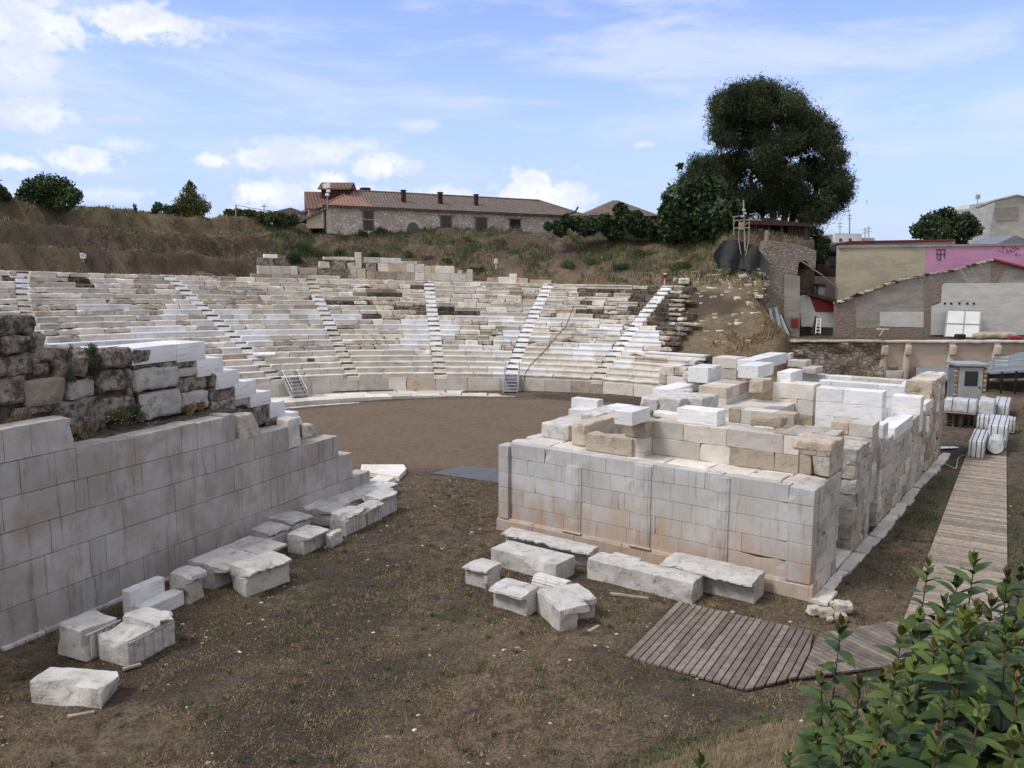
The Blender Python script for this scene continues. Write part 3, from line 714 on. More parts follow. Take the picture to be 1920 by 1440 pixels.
prof = [(-6, 7.9), (.9, 7.9), (1.0, 7.4), (2.1, 7.3), (2.2, 6.75), (7.4, 6.65), (8.4, 5.8), (9.2, 5.2), (10.4, 4.5), (11.0, 3.9), (12.3, 2.9), (12.3, 0), (-6, 0)]
def TT(P): return LW.T(0, 0, 0)(np.stack([P[:, 2], P[:, 0], P[:, 1]], 1))
prism(b, prof, RB - 3.2, RB - .22, M['core'], .5, TT); b.build('earth_fill', pw)
b = MB()   # earth ledge between facing and backing
rbox(b, (1.0, 14.2, .5), M['core'], .6, T=LW.T(RB - .2, -5., 4.02), rr=.1, step=.3, amp=.08); rbox(b, (1.2, 3.4, .5), M['core'], .6, T=LW.T(RB - .1, 8.8, 3.0), rr=.1, step=.25, amp=.08)
b.build('earth_ledge', pw, True)
b = MB() # top course blocks of the facing right of the high block
for a, c in zip(TOPX[:-1], TOPX[1:]): wall_block(b, a, c, 3.70, 4.56 + rnd.uniform(-.05, .04), M['par'], chip=.12)
b.build('upper_course', pw, True)
# white marble coping that steps down
bc = [(-40, 246, 640, 678), (246, 331, 645, 676), (331, 385, 645, 674), (369, 418, 669, 701), (403, 448, 692, 724), (440, 480, 712, 743), (469, 508, 732, 757), (506, 534, 751, 781), (522, 560, 771, 790)]
cp_par = pw
for j, (x0, x1, y0, y1) in enumerate(bc):
    b = MB(); A = RB - (.0 if j else .5)
    b0, _ = LW.on_a(x0, y0, A); b1, z1 = LW.on_a(x1, y0, A); _, z0 = LW.on_a(x1, y1, A)
    if j == 0: b1 = LW.on_a(246, 645, RB)[0]; z1 = LW.on_a(331, 645, RB)[1]; z0 = z1 - .6; b0 = 1.2
    if j in (1, 2): z1 = LW.on_a(331, 645, A)[1]
    rbox(b, (1.5, b1 - b0 - .01, z1 - z0), M['new'], .35 + .3 * rnd.random(), T=LW.T(A - 1.5, b0, z0), rr=.015, step=.5, amp=.004)
    b.build('coping_block', pw, True)
# loose stones on the wall
def rock_thing(name, label, cat, fr, D, m, group=None, **kw):
    b = MB(); kk = dict(rr=.06, step=.12, amp=.035, chip=.35); kk.update(kw); blk(b, fr, D, m, **kk)
    o = b.build(name, None, True)
    V = np.array([v.co for v in o.data.vertices]); c = V.mean(0); c[2] = V[:, 2].min()
    for v in o.data.vertices: v.co = v.co - Vector(c)
    o.location = c
    return tag(o, label, cat, group)
def onwall(x0, x1, yt, yb, A=0., dep=.6):
    b0, z1 = LW.on_a(x0, yt, A); b1, _ = LW.on_a(x1, yt, A); _, z0 = LW.on_a(x1, yb, A); return (A - dep, b0, z0, A, b1, z1)
def taper(f=.5):
    def w_(P):
        z = P[:, 2] / max(P[:, 2].max(), .01); c = P[:, 1].mean(); P = P.copy(); P[:, 1] = c + (P[:, 1] - c) * (1 - f * np.clip(z, 0, 1)) - .25 * z; return P
    return w_
rock_thing('stone_block', 'rough triangular white stone with rust stain standing on the ashlar wall top', 'stone', LW, onwall(448, 493, 780, 816), M['oldr'], warp=taper(.45))
rock_thing('stone_block', 'upright beige stone at the low end of the left wall, plant beside it', 'stone', LW, onwall(540, 563, 787, 838), M['old'], chip=.15)
rock_thing('stone_block', 'pale broken stone lying behind the end block of the left wall', 'stone', LW, onwall(565, 592, 802, 818, -.8, .7), M['oldr'])
rock_thing('stone_block', 'small broken marble corner just above the upright stone of the left wall', 'stone', LW, onwall(548, 568, 785, 800, -.9, .5), M['old'])
# ---------------- stage building
sb_ = thing('stage_building', 'ruined ancient stage building of pale ashlar with unroofed rooms', 'ruin')
ZL = 3.2
zl = [.42, .98, 1.55, 2.12, 2.68, ZL]
b = MB()
# facing slabs of the facade: joint columns in metres along the face
joints = [[.45, 1.6, 2.7, 4.0, 5.1, 6.9, 8.2, 10.2], [.45, 1.0, 2.3, 3.4, 5.2, 6.1, 7.0, 8.9, 10.2], [.45, 1.5, 3.1, 4.8, 5.0, 7.3, 8.1, 10.2], [.45, 1.2, 2.6, 4.5, 5.4, 6.6, 8.5, 10.2], [.45, 1.9, 3.0, 3.6, 4.3, 5.3, 6.0, 6.7, 7.7, 8.2, 10.2]]
zl2 = lambda i, a: zl[i]
for i, js in enumerate(joints):
    for a, c in zip(js[:-1], js[1:]): rbox(b, (c - a - .009, .45, zl[i + 1] - zl[i] - .012), M['fac'], rnd.random(), T=ST.T(a, .1 + rnd.uniform(-.006, .004), zl[i]), rr=.006, step=.3, amp=.002, chip=.02 if i < 4 else .07)
b.build('facade_wall', sb_, True)
b = MB()
for a, c in zip([-.06, 1.5, 3.2, 5.0, 6.8, 8.6], [1.5, 3.2, 5.0, 6.8, 8.6, 10.98 + .04]):
    rbox(b, (c - a - .006, .55, .46), M['fac'], rnd.random(), T=ST.T(a, -.06, -.05), rr=.02, step=.3, amp=.01, chip=.08)
    rbox(b, (c - a - .006, .5, .10), M['fac'], rnd.random(), T=ST.T(a, .0, .36), rr=.03, step=.3, amp=.006, chip=.05)
b.build('plinth', sb_, True)
def half_column(px, wpx, top):
    b = MB(); a, _ = ST.on_b(px, 950, .0); wd = .32; V = []; Fs = []; nf = 7; pts = []
    for k in range(nf * 6 + 1):
        t = k / (nf * 6); th = math.pi * t; fl = abs(math.sin(t * nf * math.pi)) * .022; rr = wd - fl
        pts.append((a + -math.cos(th) * rr * 1.0, .10 - math.sin(th) * rr * .34))
    n = len(pts)
    zc = [.46] + [q for q in zl[1:] if q < top - .1] + [top]
    for za, zb2 in zip(zc[:-1], zc[1:]):
        V = []; Fs = []; zz = np.linspace(za + .006, zb2 - .006, 4)
        for z in zz:
            for (x, y) in pts: V.append((x, y, z + 0))
        V = np.array(V); V += np.stack([fbm(V, 4, 1), fbm(V, 4, 2), 0 * V[:, 0]], 1) * .012
        for j in range(len(zz) - 1):
            for k in range(n - 1): Fs.append([j * n + k, j * n + k + 1, (j + 1) * n + k + 1, (j + 1) * n + k])
        Fs.append([(len(zz) - 1) * n + k for k in range(n)]); Fs.append([k for k in range(n)][::-1])
        b.add(ST.T(0, 0, 0)(V), Fs, M['fac'], rnd.uniform(.2, .9))
    rbox(b, (.75, .12, .06), M['fac'], .5, T=ST.T(a - .375, -.08, .45), rr=.02, amp=.004)
    return b.build('half_column', sb_, False)
half_column(1073, 40, 2.75); half_column(1202, 34, 3.12); half_column(1347, 40, 3.14)
for (a0, a1, ztop, wd) in ((.02, .44, 3.12, .25), (10.22, 10.94, 3.18, .2)):
    b = MB(); z = .46
    for h in (.56, .57, .56, .56, .5):
        z1 = min(z + h, ztop); rbox(b, (a1 - a0 - .005, wd + .3, z1 - z - .006), M['fac'], rnd.random(), T=ST.T(a0, -.04, z), rr=.015, step=.25, amp=.006, chip=.04 if z < 2.4 else .18); z = z1
    b.build('corner_pilaster', sb_, True)
# ledge slabs on top of the facade
b = MB(); a = .2
while a < 10.7:
    l = rnd.uniform(.9, 1.9); l = min(l, 10.9 - a)
    rbox(b, (l - .02, .8, .25), M['old'], rnd.random(), T=ST.T(a, .5, ZL - .27 + rnd.uniform(0, .03)), rr=.03, step=.25, amp=.015, chip=.15)
    rbox(b, (l * .97, .9, .25), M['old'], rnd.random(), T=ST.T(a + .1, 1.28, ZL - .25 + rnd.uniform(0, .03)), rr=.03, step=.25, amp=.02, chip=.15); a += l
b.build('ledge_paving', sb_, True)
b = MB(); rbox(b, (10.6, 2.0, 3.0), M['core'], .6, T=ST.T(.2, .5, -.05), rr=.05, step=.6, amp=.02); b.build('wall_core', sb_)

ZI = 4.38
def wall(fr, D, m, course=.5, name='cross_wall', parent=sb_, face='both', seglen=1.3, top=None, chip=.1, jit=.02, low=0., amp=.010):
    """masonry wall in blocks over box D (a0,b0,z0,a1,b1,z1)"""
    a0, b0, z0, a1, b1, z1 = D; b = MB(); z = z0; nco = max(1, round((z1 - z0) / course)); h = (z1 - z0) / nco
    alongA = (a1 - a0) >= (b1 - b0)
    for i in range(nco):
        p = a0 if alongA else b0; e = a1 if alongA else b1; first = True
        while p < e - .05:
            l = seglen * rnd.uniform(.6, 1.4) * (.5 if first and i % 2 else 1); first = False
            if e - p - l < .35: l = e - p
            kw = dict(rr=.018, step=.2 if amp < .02 else .13, amp=amp, fr=4, chip=chip)
            dj = rnd.uniform(-jit, jit) * .6; mm = m if not isinstance(m, list) else rnd.choice(m)
            if alongA: rbox(b, (l - .008, b1 - b0, h - .006), mm, rnd.random(), T=fr.T(p, b0 + dj, z + 0), **kw)
            else: rbox(b, (a1 - a0, l - .008, h - .006), mm, rnd.random(), T=fr.T(a0 + dj, p, z), **kw)
            p += l
        z += h
    return b.build(name, parent, True)
OT = [M['old'], M['old'], M['tan']]
# inner cross wall behind the ledge and its return towards the viewer
a5, b5 = ST.loc(gp(1223, 853, ZL))
print('inner', a5, b5)
_, zt5 = ST.on_b(1225, 788, b5)
a1500, _ = ST.on_b(1500, 808, b5)
wall(ST, (a5, b5, 1.0, a1500, b5 + .75, zt5), OT, .52, seglen=1.6)
wall(ST, (a5 - .75, .75, 1.0, a5, b5 + .8, zt5 - .05), OT, .5)
# right end: rough stones stacked at the corner of the ledge, side wall toward the back
wall(ST, (9.25, 1.35, ZL - .5, 10.95, 2.9, 4.42), [M['tan'], M['oldr']], .55, chip=.3, seglen=1.0, jit=.05)
AR = 10.97
def sideb(px, y=800): return ST.on_a(px, y, AR)[0]
b1_ = sideb(1582, 815)
wall(ST, (AR - .75, .42, 0, AR, b1_, 3.2), [M['frag'], M['old'], M['frag'], M['frag']], .56, seglen=1.3, chip=.14, jit=.02, amp=.022, name='side_wall')
b2_, z2_ = ST.on_a(1605, 1000, AR)
s2a, s2b = sideb(1604, 900), sideb(1634, 900); zz2 = ST.on_a(1605, 845, AR)[1]
print('side seg', b1_, s2a, s2b, zz2)
wall(ST, (AR - 1.6, s2a, 0, AR, s2b, zz2), [M['frag'], M['oldr']], .5, seglen=1.2, chip=.22, jit=.04, amp=.03, name='side_wall')
zlong = ST.on_a(1640, 803, AR)[1]
wall(ST, (ST.on_b(1557, 800, s2b - .2)[0], s2b - .2, 1.2, AR, s2b + .8, ST.on_b(1640, 795, s2b)[1]), OT, .5, seglen=1.7, chip=.25)
s3a = sideb(1652, 850); s3b = sideb(1738, 780)
zt3 = ST.on_a(1656, 826, AR)[1]
print('s3', s3a, s3b, zt3)
wall(ST, (AR - .9, s3a, 0, AR, s3b, 3.1), [M['frag'], M['old'], M['oldr'], M['frag']], .55, seglen=1.1, chip=.25, jit=.04, amp=.03, name='side_wall')
s4a = sideb(1742, 760); s4b = sideb(1772, 740)
wall(ST, (AR - 1.1, s4a + .5, 0, AR, s4b, ST.on_a(1755, 712, AR)[1]), [M['tan'], M['oldr']], .5, seglen=1.1, chip=.25, jit=.05, amp=.03, name='side_wall')
# sill slab at the doorway
b = MB(); rbox(b, (1.0, s2a - b1_ - .1, .16), M['old'], .8, T=ST.T(AR - 1.0, b1_ + .1, .02)); b.build('door_sill', sb_, True)
# foundation ledge stones along the side wall
b = MB(); p = -.1
while p < s4b:
    l = rnd.uniform(.5, 1.3); rbox(b, (.38 + rnd.uniform(-.08, .1), l - .03, .16), M['old'] if rnd.random() < .7 else M['frag'], rnd.random(), T=ST.T(AR + .02, p, -.06), amp=.03, chip=.4, rr=.04, step=.15); p += l
b.build('foundation_ledge', sb_, True)
def wfront(xc, yt, xl, b0, m, z0=0.3, th=.7, **kw):
    a1, z1 = ST.on_b(xc, yt, b0); a0, _ = ST.on_b(xl, yt, b0); return wall(ST, (a0, b0, z0, a1, b0 + th, z1), m, **kw)
# further cross walls
NW = [M['new']]
wfront(1652, 826 - 8, 1500, s3a, OT, .8, seglen=1.4, chip=.25)            # old wall right rear
bb = sideb(1700, 760)
wall(ST, (ST.on_b(1530, 740, bb)[0], bb, .8, AR - .9, bb + .8, ST.on_b(1608, 732, bb)[1]), NW, .6, seglen=1.9, chip=0, jit=0)
bb2 = sideb(1748, 730)
wall(ST, (ST.on_b(1535, 715, bb2)[0], bb2, .5, AR - .3, bb2 + .7, ST.on_b(1650, 721, bb2)[1]), NW, .6, seglen=1.9, chip=0, jit=0)
bb3 = bb2 + 3.2
wall(ST, (ST.on_b(1503, 705, bb3)[0], bb3, .5, AR - .2, bb3 + .7, ST.on_b(1600, 707, bb3)[1]), [M['new'], M['new'], M['old']], .55, seglen=1.9, chip=.05, jit=0)
# central block of rooms
D5 = ST.dims(1363, 767, 727, 1311, 1405, zt=4.3); print('N5', D5)
wall(ST, (D5[0], D5[1], 1.0, D5[3], D5[4], D5[5]), OT, .5, seglen=1.2, chip=.12)
D7 = ST.dims(1527, 757, 722, 1449, 1540, zt=4.4); print('N7', D7)
wall(ST, (D7[0], D7[1], 1.0, D7[3], D7[4], D7[5]), [M['tan'], M['old']], .62, seglen=1.8, chip=.15)
DM = ST.dims(1490, 800, 777, 1366, 1500, zt=4.2)
wall(ST, (DM[0], DM[1], 1.0, DM[3], DM[4], DM[5]), OT, .5, seglen=1.5, chip=.15)
D15 = ST.dims(1382, 705, 672, 1336, 1400, zt=4.6)
wall(ST, (D15[0], D15[1], .5, D15[3], D15[4] , D15[5]), [M['old']], .55, seglen=1., chip=.1)
D16 = ST.dims(1288, 725, 690, 1236, 1300, zt=3.9)
wall(ST, (D16[0], D16[1], .3, D16[3], D16[4], D16[5]), [M['old'], M['oldr']], .5, seglen=1., chip=.3)
# proscenium foundations on the orchestra side
DP = ST.dims(1150, 830, 790, 1040, 1240, zt=2.6)
wall(ST, (DP[0], DP[1], .0, DP[3] + 3, DP[1] + 5.5, 2.4), OT, .5, seglen=1.1, chip=.2)
DQ = ST.dims(1233, 800, 772, 1195, 1340, zt=3.6)
wall(ST, (DQ[0], DQ[1], .3, DQ[0] + 4.6, DQ[1] + 6.0, DQ[5] - .05), OT, .5, seglen=1.1, chip=.2)
fl = ST.dims(1500, 770, 765, 1300, 1560, zt=3.3)
b = MB(); box(b, 1.2, 3.0, 0, 10.3, s3b, 1.2, M['core'], .5, ST.T(0, 0, 0)); b.build('earth_floor', sb_)

# loose and newly cut blocks that lie on the walls
def loose(label, D, m, group=None, name='stone_block', cat='stone block', **kw):
    return rock_thing(name, label, cat, ST, D, m, group, **kw)
SM = dict(rr=.016, amp=.002, chip=.03, step=.15)
GW = 'new white blocks on the stage building'
loose('tan pitted block lying on the facade ledge, nearest of the loose blocks there', ST.dims(1184, 857, 824, 1098, 1202, z0=ZL), M['tan'], chip=.05, amp=.01, rr=.03)
loose('long brown rough block behind the pitted tan block on the facade ledge', ST.dims(1098, 838, 797, 1071, 1186, z0=ZL), M['tan'], chip=.12, amp=.03)
loose('grey white block with a projecting rim at the left end of the facade top', ST.dims(1066, 828, 799, 1014, 1108, z0=ZL), M['frag'], chip=.12, amp=.02, tone=.9)
loose('new white block at the corner above the long brown rough block', ST.dims(1185, 799, 773, 1152, 1219, a1=a5 + .02), M['new'], **SM)
loose('new white block on the inner wall directly behind the facade ledge', ST.dims(1344, 800, 772, 1269, 1361, z0=zt5), M['new'], **SM)
loose('low pale slab left of the new white block on the inner wall', ST.dims(1290, 790, 778, 1224, 1300, z0=zt5 - .03), M['old'], chip=.05)
GM = 'three broken grey marble beams side by side'
loose('left one of three broken marble beams lying side by side', ST.dims(1232, 773, 748, 1199, 1300, z0=3.7), M['frag'], GM, chip=.2, tone=.9)
loose('middle one of three broken marble beams lying side by side', ST.dims(1276, 777, 749, 1234, 1318, z0=3.7), M['frag'], GM, chip=.12, tone=.85)
loose('right one of three broken marble beams lying side by side', ST.dims(1319, 773, 747, 1280, 1348, z0=3.75), M['frag'], GM, chip=.15, tone=.8)
loose('long flat white beam behind the three broken marble beams', ST.dims(1262, 745, 731, 1224, 1311, z0=3.7), M['new'], **SM)
loose('tan block capping the central wall, its lower edge undercut', ST.dims(1431, 738, 714, 1404, 1449, z0=D5[5]), M['tan'], chip=.06)
loose('rounded orange tan boulder in front of a new white cube', ST.dims(1318, 719, 699, 1277, 1328, zt=4.6), M['tan'], rr=.2, chip=.3, amp=.05)
loose('new white cube behind the rounded tan boulder', ST.dims(1328, 719, 690, 1290, 1353, zt=4.9), M['new'], **SM)
loose('largest new white cube at the middle of the stage building', ST.dims(1422, 711, 687, 1384, 1451, zt=5.2), M['new'], **SM)
loose('long new white beam behind the largest white cube', ST.dims(1415, 697, 676, 1382, 1475, zt=5.1), M['new'], **SM)
loose('new white cube right of the largest white cube', ST.dims(1483, 721, 699, 1457, 1505, zt=4.8), M['new'], **SM)
loose('small white end stone beyond the long new white beam', ST.dims(1484, 677, 662, 1475, 1489, zt=4.8), M['old'], chip=.1)
loose('pale rough beam right of the small white end stone', ST.dims(1512, 691, 677, 1476, 1522, zt=4.6), M['old'], chip=.1)
loose('pale beam on the far wall below the rough retaining wall', ST.dims(1530, 703, 690, 1503, 1543, zt=4.3), M['old'], chip=.1)
loose('blue white marble block nearest the orchestra floor', ST.dims(1120, 775, 751, 1071, 1131, z0=1.3), M['new'], tone=.1, **SM)
loose('bluish marble slab under the blue white marble block', ST.dims(1112, 790, 772, 1066, 1150, z0=1.), M['new'], tone=.0, **SM)
loose('flat white marble slab right of the blue white block', ST.dims(1170, 775, 764, 1138, 1188, z0=2.35), M['new'], **SM)
loose('thin grey marble slab behind the projecting rim block', ST.dims(1120, 795, 779, 1090, 1158, z0=2.5), M['frag'], tone=1., chip=.1)
sl = loose('dark brown rough stone resting on a small slab over the inner wall', ST.dims(1462, 803, 783, 1404, 1476, z0=zt5 + .08), M['tan'], chip=.4, amp=.06, tone=.3)
loose('thin slab under the dark brown rough stone', ST.dims(1452, 808, 803, 1413, 1462, z0=zt5 - .02), M['old'], chip=.05)
loose('tan rough block at the top right corner of the facade ledge', ST.dims(1560, 850, 831, 1484, 1582, z0=4.40), M['tan'], chip=.3, tone=.8)
for lab, (xc, yb, yt, xl, xr) in {'new white block on the side wall, nearest of the white ones there': (1655, 824, 797, 1598, 1666), 'wide new white slab on the side wall behind the nearest white block': (1677, 826, 803, 1640, 1711),
    'tall new white pier on the side wall': (1723, 812, 745, 1673, 1733), 'curved new white block behind the tall white pier': (1735, 775, 757, 1725, 1750), 'wide new white slab near the far end of the side wall': (1755, 775, 722, 1690, 1764)}.items():
    loose(lab, ST.dims(xc, yb, yt, xl, xr, a1=AR + .02), M['new'], **SM)
loose('rough beige stone crowning the far right end of the ruin', ST.dims(1766, 716, 702, 1730, 1774, a1=AR - .05), M['oldr'])
# small white pebbles heap
for i, (x, y) in enumerate([(1176, 757), (1182, 755), (1187, 757)]):
    q = gp(x, y, 2.9); b = MB(); rbox(b, (.25, .2, .16), M['old'], .9, rr=.07, step=.08, amp=.03, T=lambda P: P - [.12, .1, 0]); o = b.build('white_stone', None, True); o.location = (q[0], q[1], 2.42); tag(o, 'small white stone in the little heap on the orchestra side of the ruin', 'stone', 'heap of three small white stones')
# ---------------- carved marble fragments lying in the passage
def finish(o, label, cat, group=None):
    V = np.array([v.co for v in o.data.vertices]); c = V.mean(0); c[2] = V[:, 2].min()
    me = o.data; me.vertices.foreach_set('co', (V - c).ravel().astype(np.float32)); me.update(); o.location = c
    return tag(o, label, cat, group)
def fragment(label, fr, D, side='r', ov=.2, ch=.4, chip=.15, broken=.3, tri=0, tone=.7, m=None, name='marble_fragment', cat='marble fragment', group=None, cover=(0, 1), jag=0.):
    ov *= 1.2; a0, b0, z0, a1, b1, z1 = D; m = m or M['frag']; b = MB(); w_, l_, h_ = a1 - a0, b1 - b0, z1 - z0
    bodyh = h_ * (1 - ch * .55) if ov > 0 else h_
    rbox(b, (w_, l_, bodyh), m, tone, rr=.02, step=.08, amp=.010, fr=5, chip=chip, T=fr.T(a0, b0, z0 - .03))
    if ov > 0:
        H = h_ * ch
        s = rnd.randrange(999)
        if side == 'r':
            c0, c1 = b0 + l_ * cover[0], b0 + l_ * cover[1]
            def wp(P):
                P = P.copy(); t = np.clip((P[:, 0] - w_ * .55) / (ov + w_ * .45), 0, 1); low = 1 - np.clip(P[:, 2] / H, 0, 1)
                P[:, 2] += low * H * .55 * t - t * (1 - low) * H * .22 * (t > .35)
                if jag: P[:, 0] -= t * jag * ov * (np.abs(fbm(np.stack([P[:, 1], P[:, 1] * 0, P[:, 2] * .3], 1) + s, 2.6, 4)) * 1.6)
                return P
            rbox(b, (w_ + ov, c1 - c0, H), m, tone, rr=.018, step=.07, amp=.008 + .02 * broken, fr=5, chip=broken * .8, T=fr.T(a0, c0, z1 - H), warp=wp)
        else:
            c0, c1 = a0 + w_ * cover[0], a0 + w_ * cover[1]
            def wp(P):
                P = P.copy(); t = np.clip(((l_ * .45 + ov) - P[:, 1]) / (ov + l_ * .45), 0, 1); low = 1 - np.clip(P[:, 2] / H, 0, 1)
                P[:, 2] += low * H * .55 * t - t * (1 - low) * H * .22 * (t > .35)
                if jag: P[:, 1] += t * jag * ov * (np.abs(fbm(np.stack([P[:, 0], P[:, 0] * 0, P[:, 2] * .3], 1) + s, 2.6, 4)) * 1.6)
                return P
            rbox(b, (c1 - c0, l_ + ov, H), m, tone, rr=.018, step=.07, amp=.008 + .02 * broken, fr=5, chip=broken * .8, T=fr.T(c0, b0 - ov, z1 - H), warp=wp)
    if tri:      # carved uprights (triglyph bars) on the visible long side
        n = tri
        for i in range(n):
            if side == 'r':
                p = b0 + l_ * (.12 + .8 * i / n); rbox(b, (.045, l_ / n * .42, bodyh * .74), m, tone, rr=.012, step=.3, amp=.004, T=fr.T(a1 - .012, p, z0 + .03))
            else:
                p = a0 + w_ * (.12 + .8 * i / n); rbox(b, (w_ / n * .42, .045, bodyh * .74), m, tone, rr=.012, step=.3, amp=.004, T=fr.T(p, b0 - .018, z0 + .03))
        if side == 'r': rbox(b, (.05, l_ * .96, .05), m, tone, rr=.015, step=.3, amp=.005, T=fr.T(a1 - .02, b0 + l_ * .02, z0 + bodyh * .8))
        else: rbox(b, (w_ * .96, .05, .05), m, tone, rr=.015, step=.3, amp=.005, T=fr.T(a0 + w_ * .02, b0 - .03, z0 + bodyh * .8))
    return finish(b.build(name, None, True), label, cat, group)
LWo = FR((-12.45, 18.43), (.9128, -.4085), E_)
XF = FR((0, 0), (1, 0), (0, 1)); XF2 = FR((0, 0), (.985, -.17), (.17, .985))
d_ = XF2.dims(192, 1330, 1289, 50, 208, z0=0); rnd.random()
fragment('rough white boulder lying alone at the lower left of the passage', XF2, (d_[0], d_[1], 0, d_[3], d_[1] + .75, d_[5]), ov=0, chip=.5, tone=.95, name='marble_boulder', cat='boulder')
def dim(fr, *a, depth=None, maxl=None):
    D = list(fr.dims(*a, z0=0))
    if depth: D[0] = D[3] - depth
    if fr is LWo and not maxl: D[4] += .22; D[3] += .04; D[5] *= 1.04
    if maxl: D[4] = min(D[4], D[1] + maxl)
    return tuple(D)
fragment('carved block with broken cornice, left one of the pair nearest the left wall foot', LWo, dim(LWo, 161, 1240, 1186, 105, 212), ov=.0, chip=.35, tri=4, tone=.75)
fragment('carved block with cornice stub, right one of the front pair with grooved side', LWo, dim(LWo, 240, 1250, 1190, 183, 313), ov=.16, ch=.35, cover=(.5, 1), chip=.22, broken=.6, tri=4, jag=.8, tone=.85)
D = dim(LWo, 244, 1166, 1112, 228, 296)
b = MB(); blk(b, LWo, D, M['new'], .3, chip=.1, amp=.006, step=.12); blk(b, LWo, (D[3] - .02, D[1] + .1, 0, D[3] + .42, D[4] + .25, D[5] * .5), M['new'], .25, chip=.06, amp=.006, step=.12)
finish(b.build('stepped_block', None, True), 'stepped clean white marble block behind the front pair', 'marble block')
fragment('small chunky fragment with broken cornice at the near end of the long row', LWo, dim(LWo, 348, 1136, 1082, 317, 369), ov=.2, chip=.3, broken=.6, jag=.6, tone=.7)
fragment('long cornice block at the near end of the row by the wall', LWo, dim(LWo, 399, 1108, 1062, 352, 452), ov=.42, ch=.42, chip=.15, broken=.12, tone=.75)
fragment('hollow fronted block with ragged rim and pitted right end', LWo, dim(XF2, 460, 1122, 1076, 429, 541) if False else dim(FR((0, 0), (.85, -.53), (.53, .85)), 462, 1122, 1078, 429, 541), ov=0, chip=.1) if False else None
RF = FR((0, 0), (math.cos(R(-38)), math.sin(R(-38))), (math.sin(R(38)), math.cos(R(38))))
fragment('hollow fronted block with ragged rim and pitted right end', RF, dim(RF, 462, 1122, 1070, 429, 543, maxl=2.0), ov=.18, ch=.38, chip=.25, broken=.5, jag=1., tone=.8)
fragment('second cornice block of the row, with a dark clamp hole on top', LWo, dim(LWo, 470, 1072, 1035, 418, 508), ov=.36, ch=.4, chip=.12, broken=.2, tone=.6)
fragment('third block of the row with grooved side below a broken rim', LWo, dim(LWo, 505, 1040, 1000, 465, 532), ov=.1, ch=.4, chip=.2, broken=.6, jag=.8, tri=7, tone=.7)
fragment('fourth block of the row, flat topped with a blue grey break', LWo, dim(LWo, 548, 1012, 979, 497, 575), ov=.1, ch=.4, chip=.3, broken=.5, jag=.8, tone=.7)
fragment('low broken cornice lump in front of the second row block', LWo, dim(RF, 520, 1070, 1032, 501, 560, maxl=1.3), ov=.15, ch=.55, chip=.4, broken=.7, jag=1., tone=.85)
fragment('intact moulded cornice block in front of the fourth row block', LWo, dim(LWo, 568, 1040, 1006, 538, 598), ov=.2, ch=.42, chip=.12, broken=.1, tone=.72)
D = dim(LWo, 618, 1029, 1003, 608, 634)
b = MB(); blk(b, LWo, D, M['frag'], .85, chip=.5, amp=.04, step=.08); n_ = 3
for i in range(n_): rbox(b, (.03, .05, .16), M['frag'], .4, T=LWo.T(D[3] - .02, D[1] + .12 + .11 * i, .12), amp=.002, rr=.01)
finish(b.build('marble_fragment', None, True), 'small tilted fragment with a grooved panel set on wood battens', 'marble fragment')
fragment('broken white lump between the fourth block and the wall', LWo, dim(LWo, 612, 985, 958, 560, 640), ov=.12, ch=.5, chip=.4, broken=.6, jag=1., tone=.9)
fragment('low ragged slab against the wall foot behind the fourth block', LWo, dim(LWo, 640, 968, 944, 577, 668), ov=.1, ch=.5, chip=.35, broken=.5, jag=.8, tone=.95)
fragment('pair block with grooved end and a torn top, front part', LWo, dim(LWo, 646, 1005, 968, 617, 678), ov=.12, ch=.4, chip=.2, broken=.55, jag=1., tri=6, tone=.75)
fragment('pair block joined behind the torn grooved one, flat top', LWo, dim(LWo, 690, 984, 952, 668, 708), ov=.14, ch=.35, chip=.12, broken=.4, jag=.7, tri=4, tone=.7)
fragment('last chunky block of the outer row, nearest the grey mat', LWo, dim(LWo, 711, 971, 934, 682, 737), ov=.12, ch=.38, chip=.25, broken=.4, jag=.6, tone=.75)
fragment('long moulded cornice slab beside the wall, before the threshold', LWo, dim(LWo, 668, 953, 933, 612, 712), ov=.34, ch=.5, chip=.1, broken=.1, tone=.85)
fragment('far moulded cornice slab touching the threshold', LWo, dim(LWo, 706, 932, 914, 655, 726), ov=.3, ch=.5, chip=.1, broken=.1, tone=.95)
# threshold slab
t0 = gp(676, 930); b = MB()
for (pp, tn) in (([(680, 915), (702, 925), (742, 900), (716, 893)], .8), ([(678, 880), (676, 893), (748, 903), (762, 888), (757, 880)], .95)):
    q = [gp(*p) for p in pp]; q = q[::-1] if np.cross(q[1] - q[0], q[2] - q[1]) < 0 else q
    prism(b, [tuple(k) for k in q], -.05, .17 if tn < .9 else .24, M['old'], tn)
rbox(b, (1.1, .5, .3), M['old'], .9, T=LWo.T(.1, 15.3, 0), chip=.3, amp=.02)
finish(b.build('threshold_slab', None), 'flat white threshold slabs at the end of the left wall', 'threshold')
# grey mat
q = [gp(*p) for p in [(810, 890), (865, 876), (960, 884), (955, 910)]]; q = q[::-1] if np.cross(q[1] - q[0], q[2] - q[1]) < 0 else q
b = MB(); prism(b, [tuple(k) for k in q], 0.03, .075, M['mat']); finish(b.build('floor_mat', None), 'flat dark grey mat on the earth between the two ruins', 'mat')
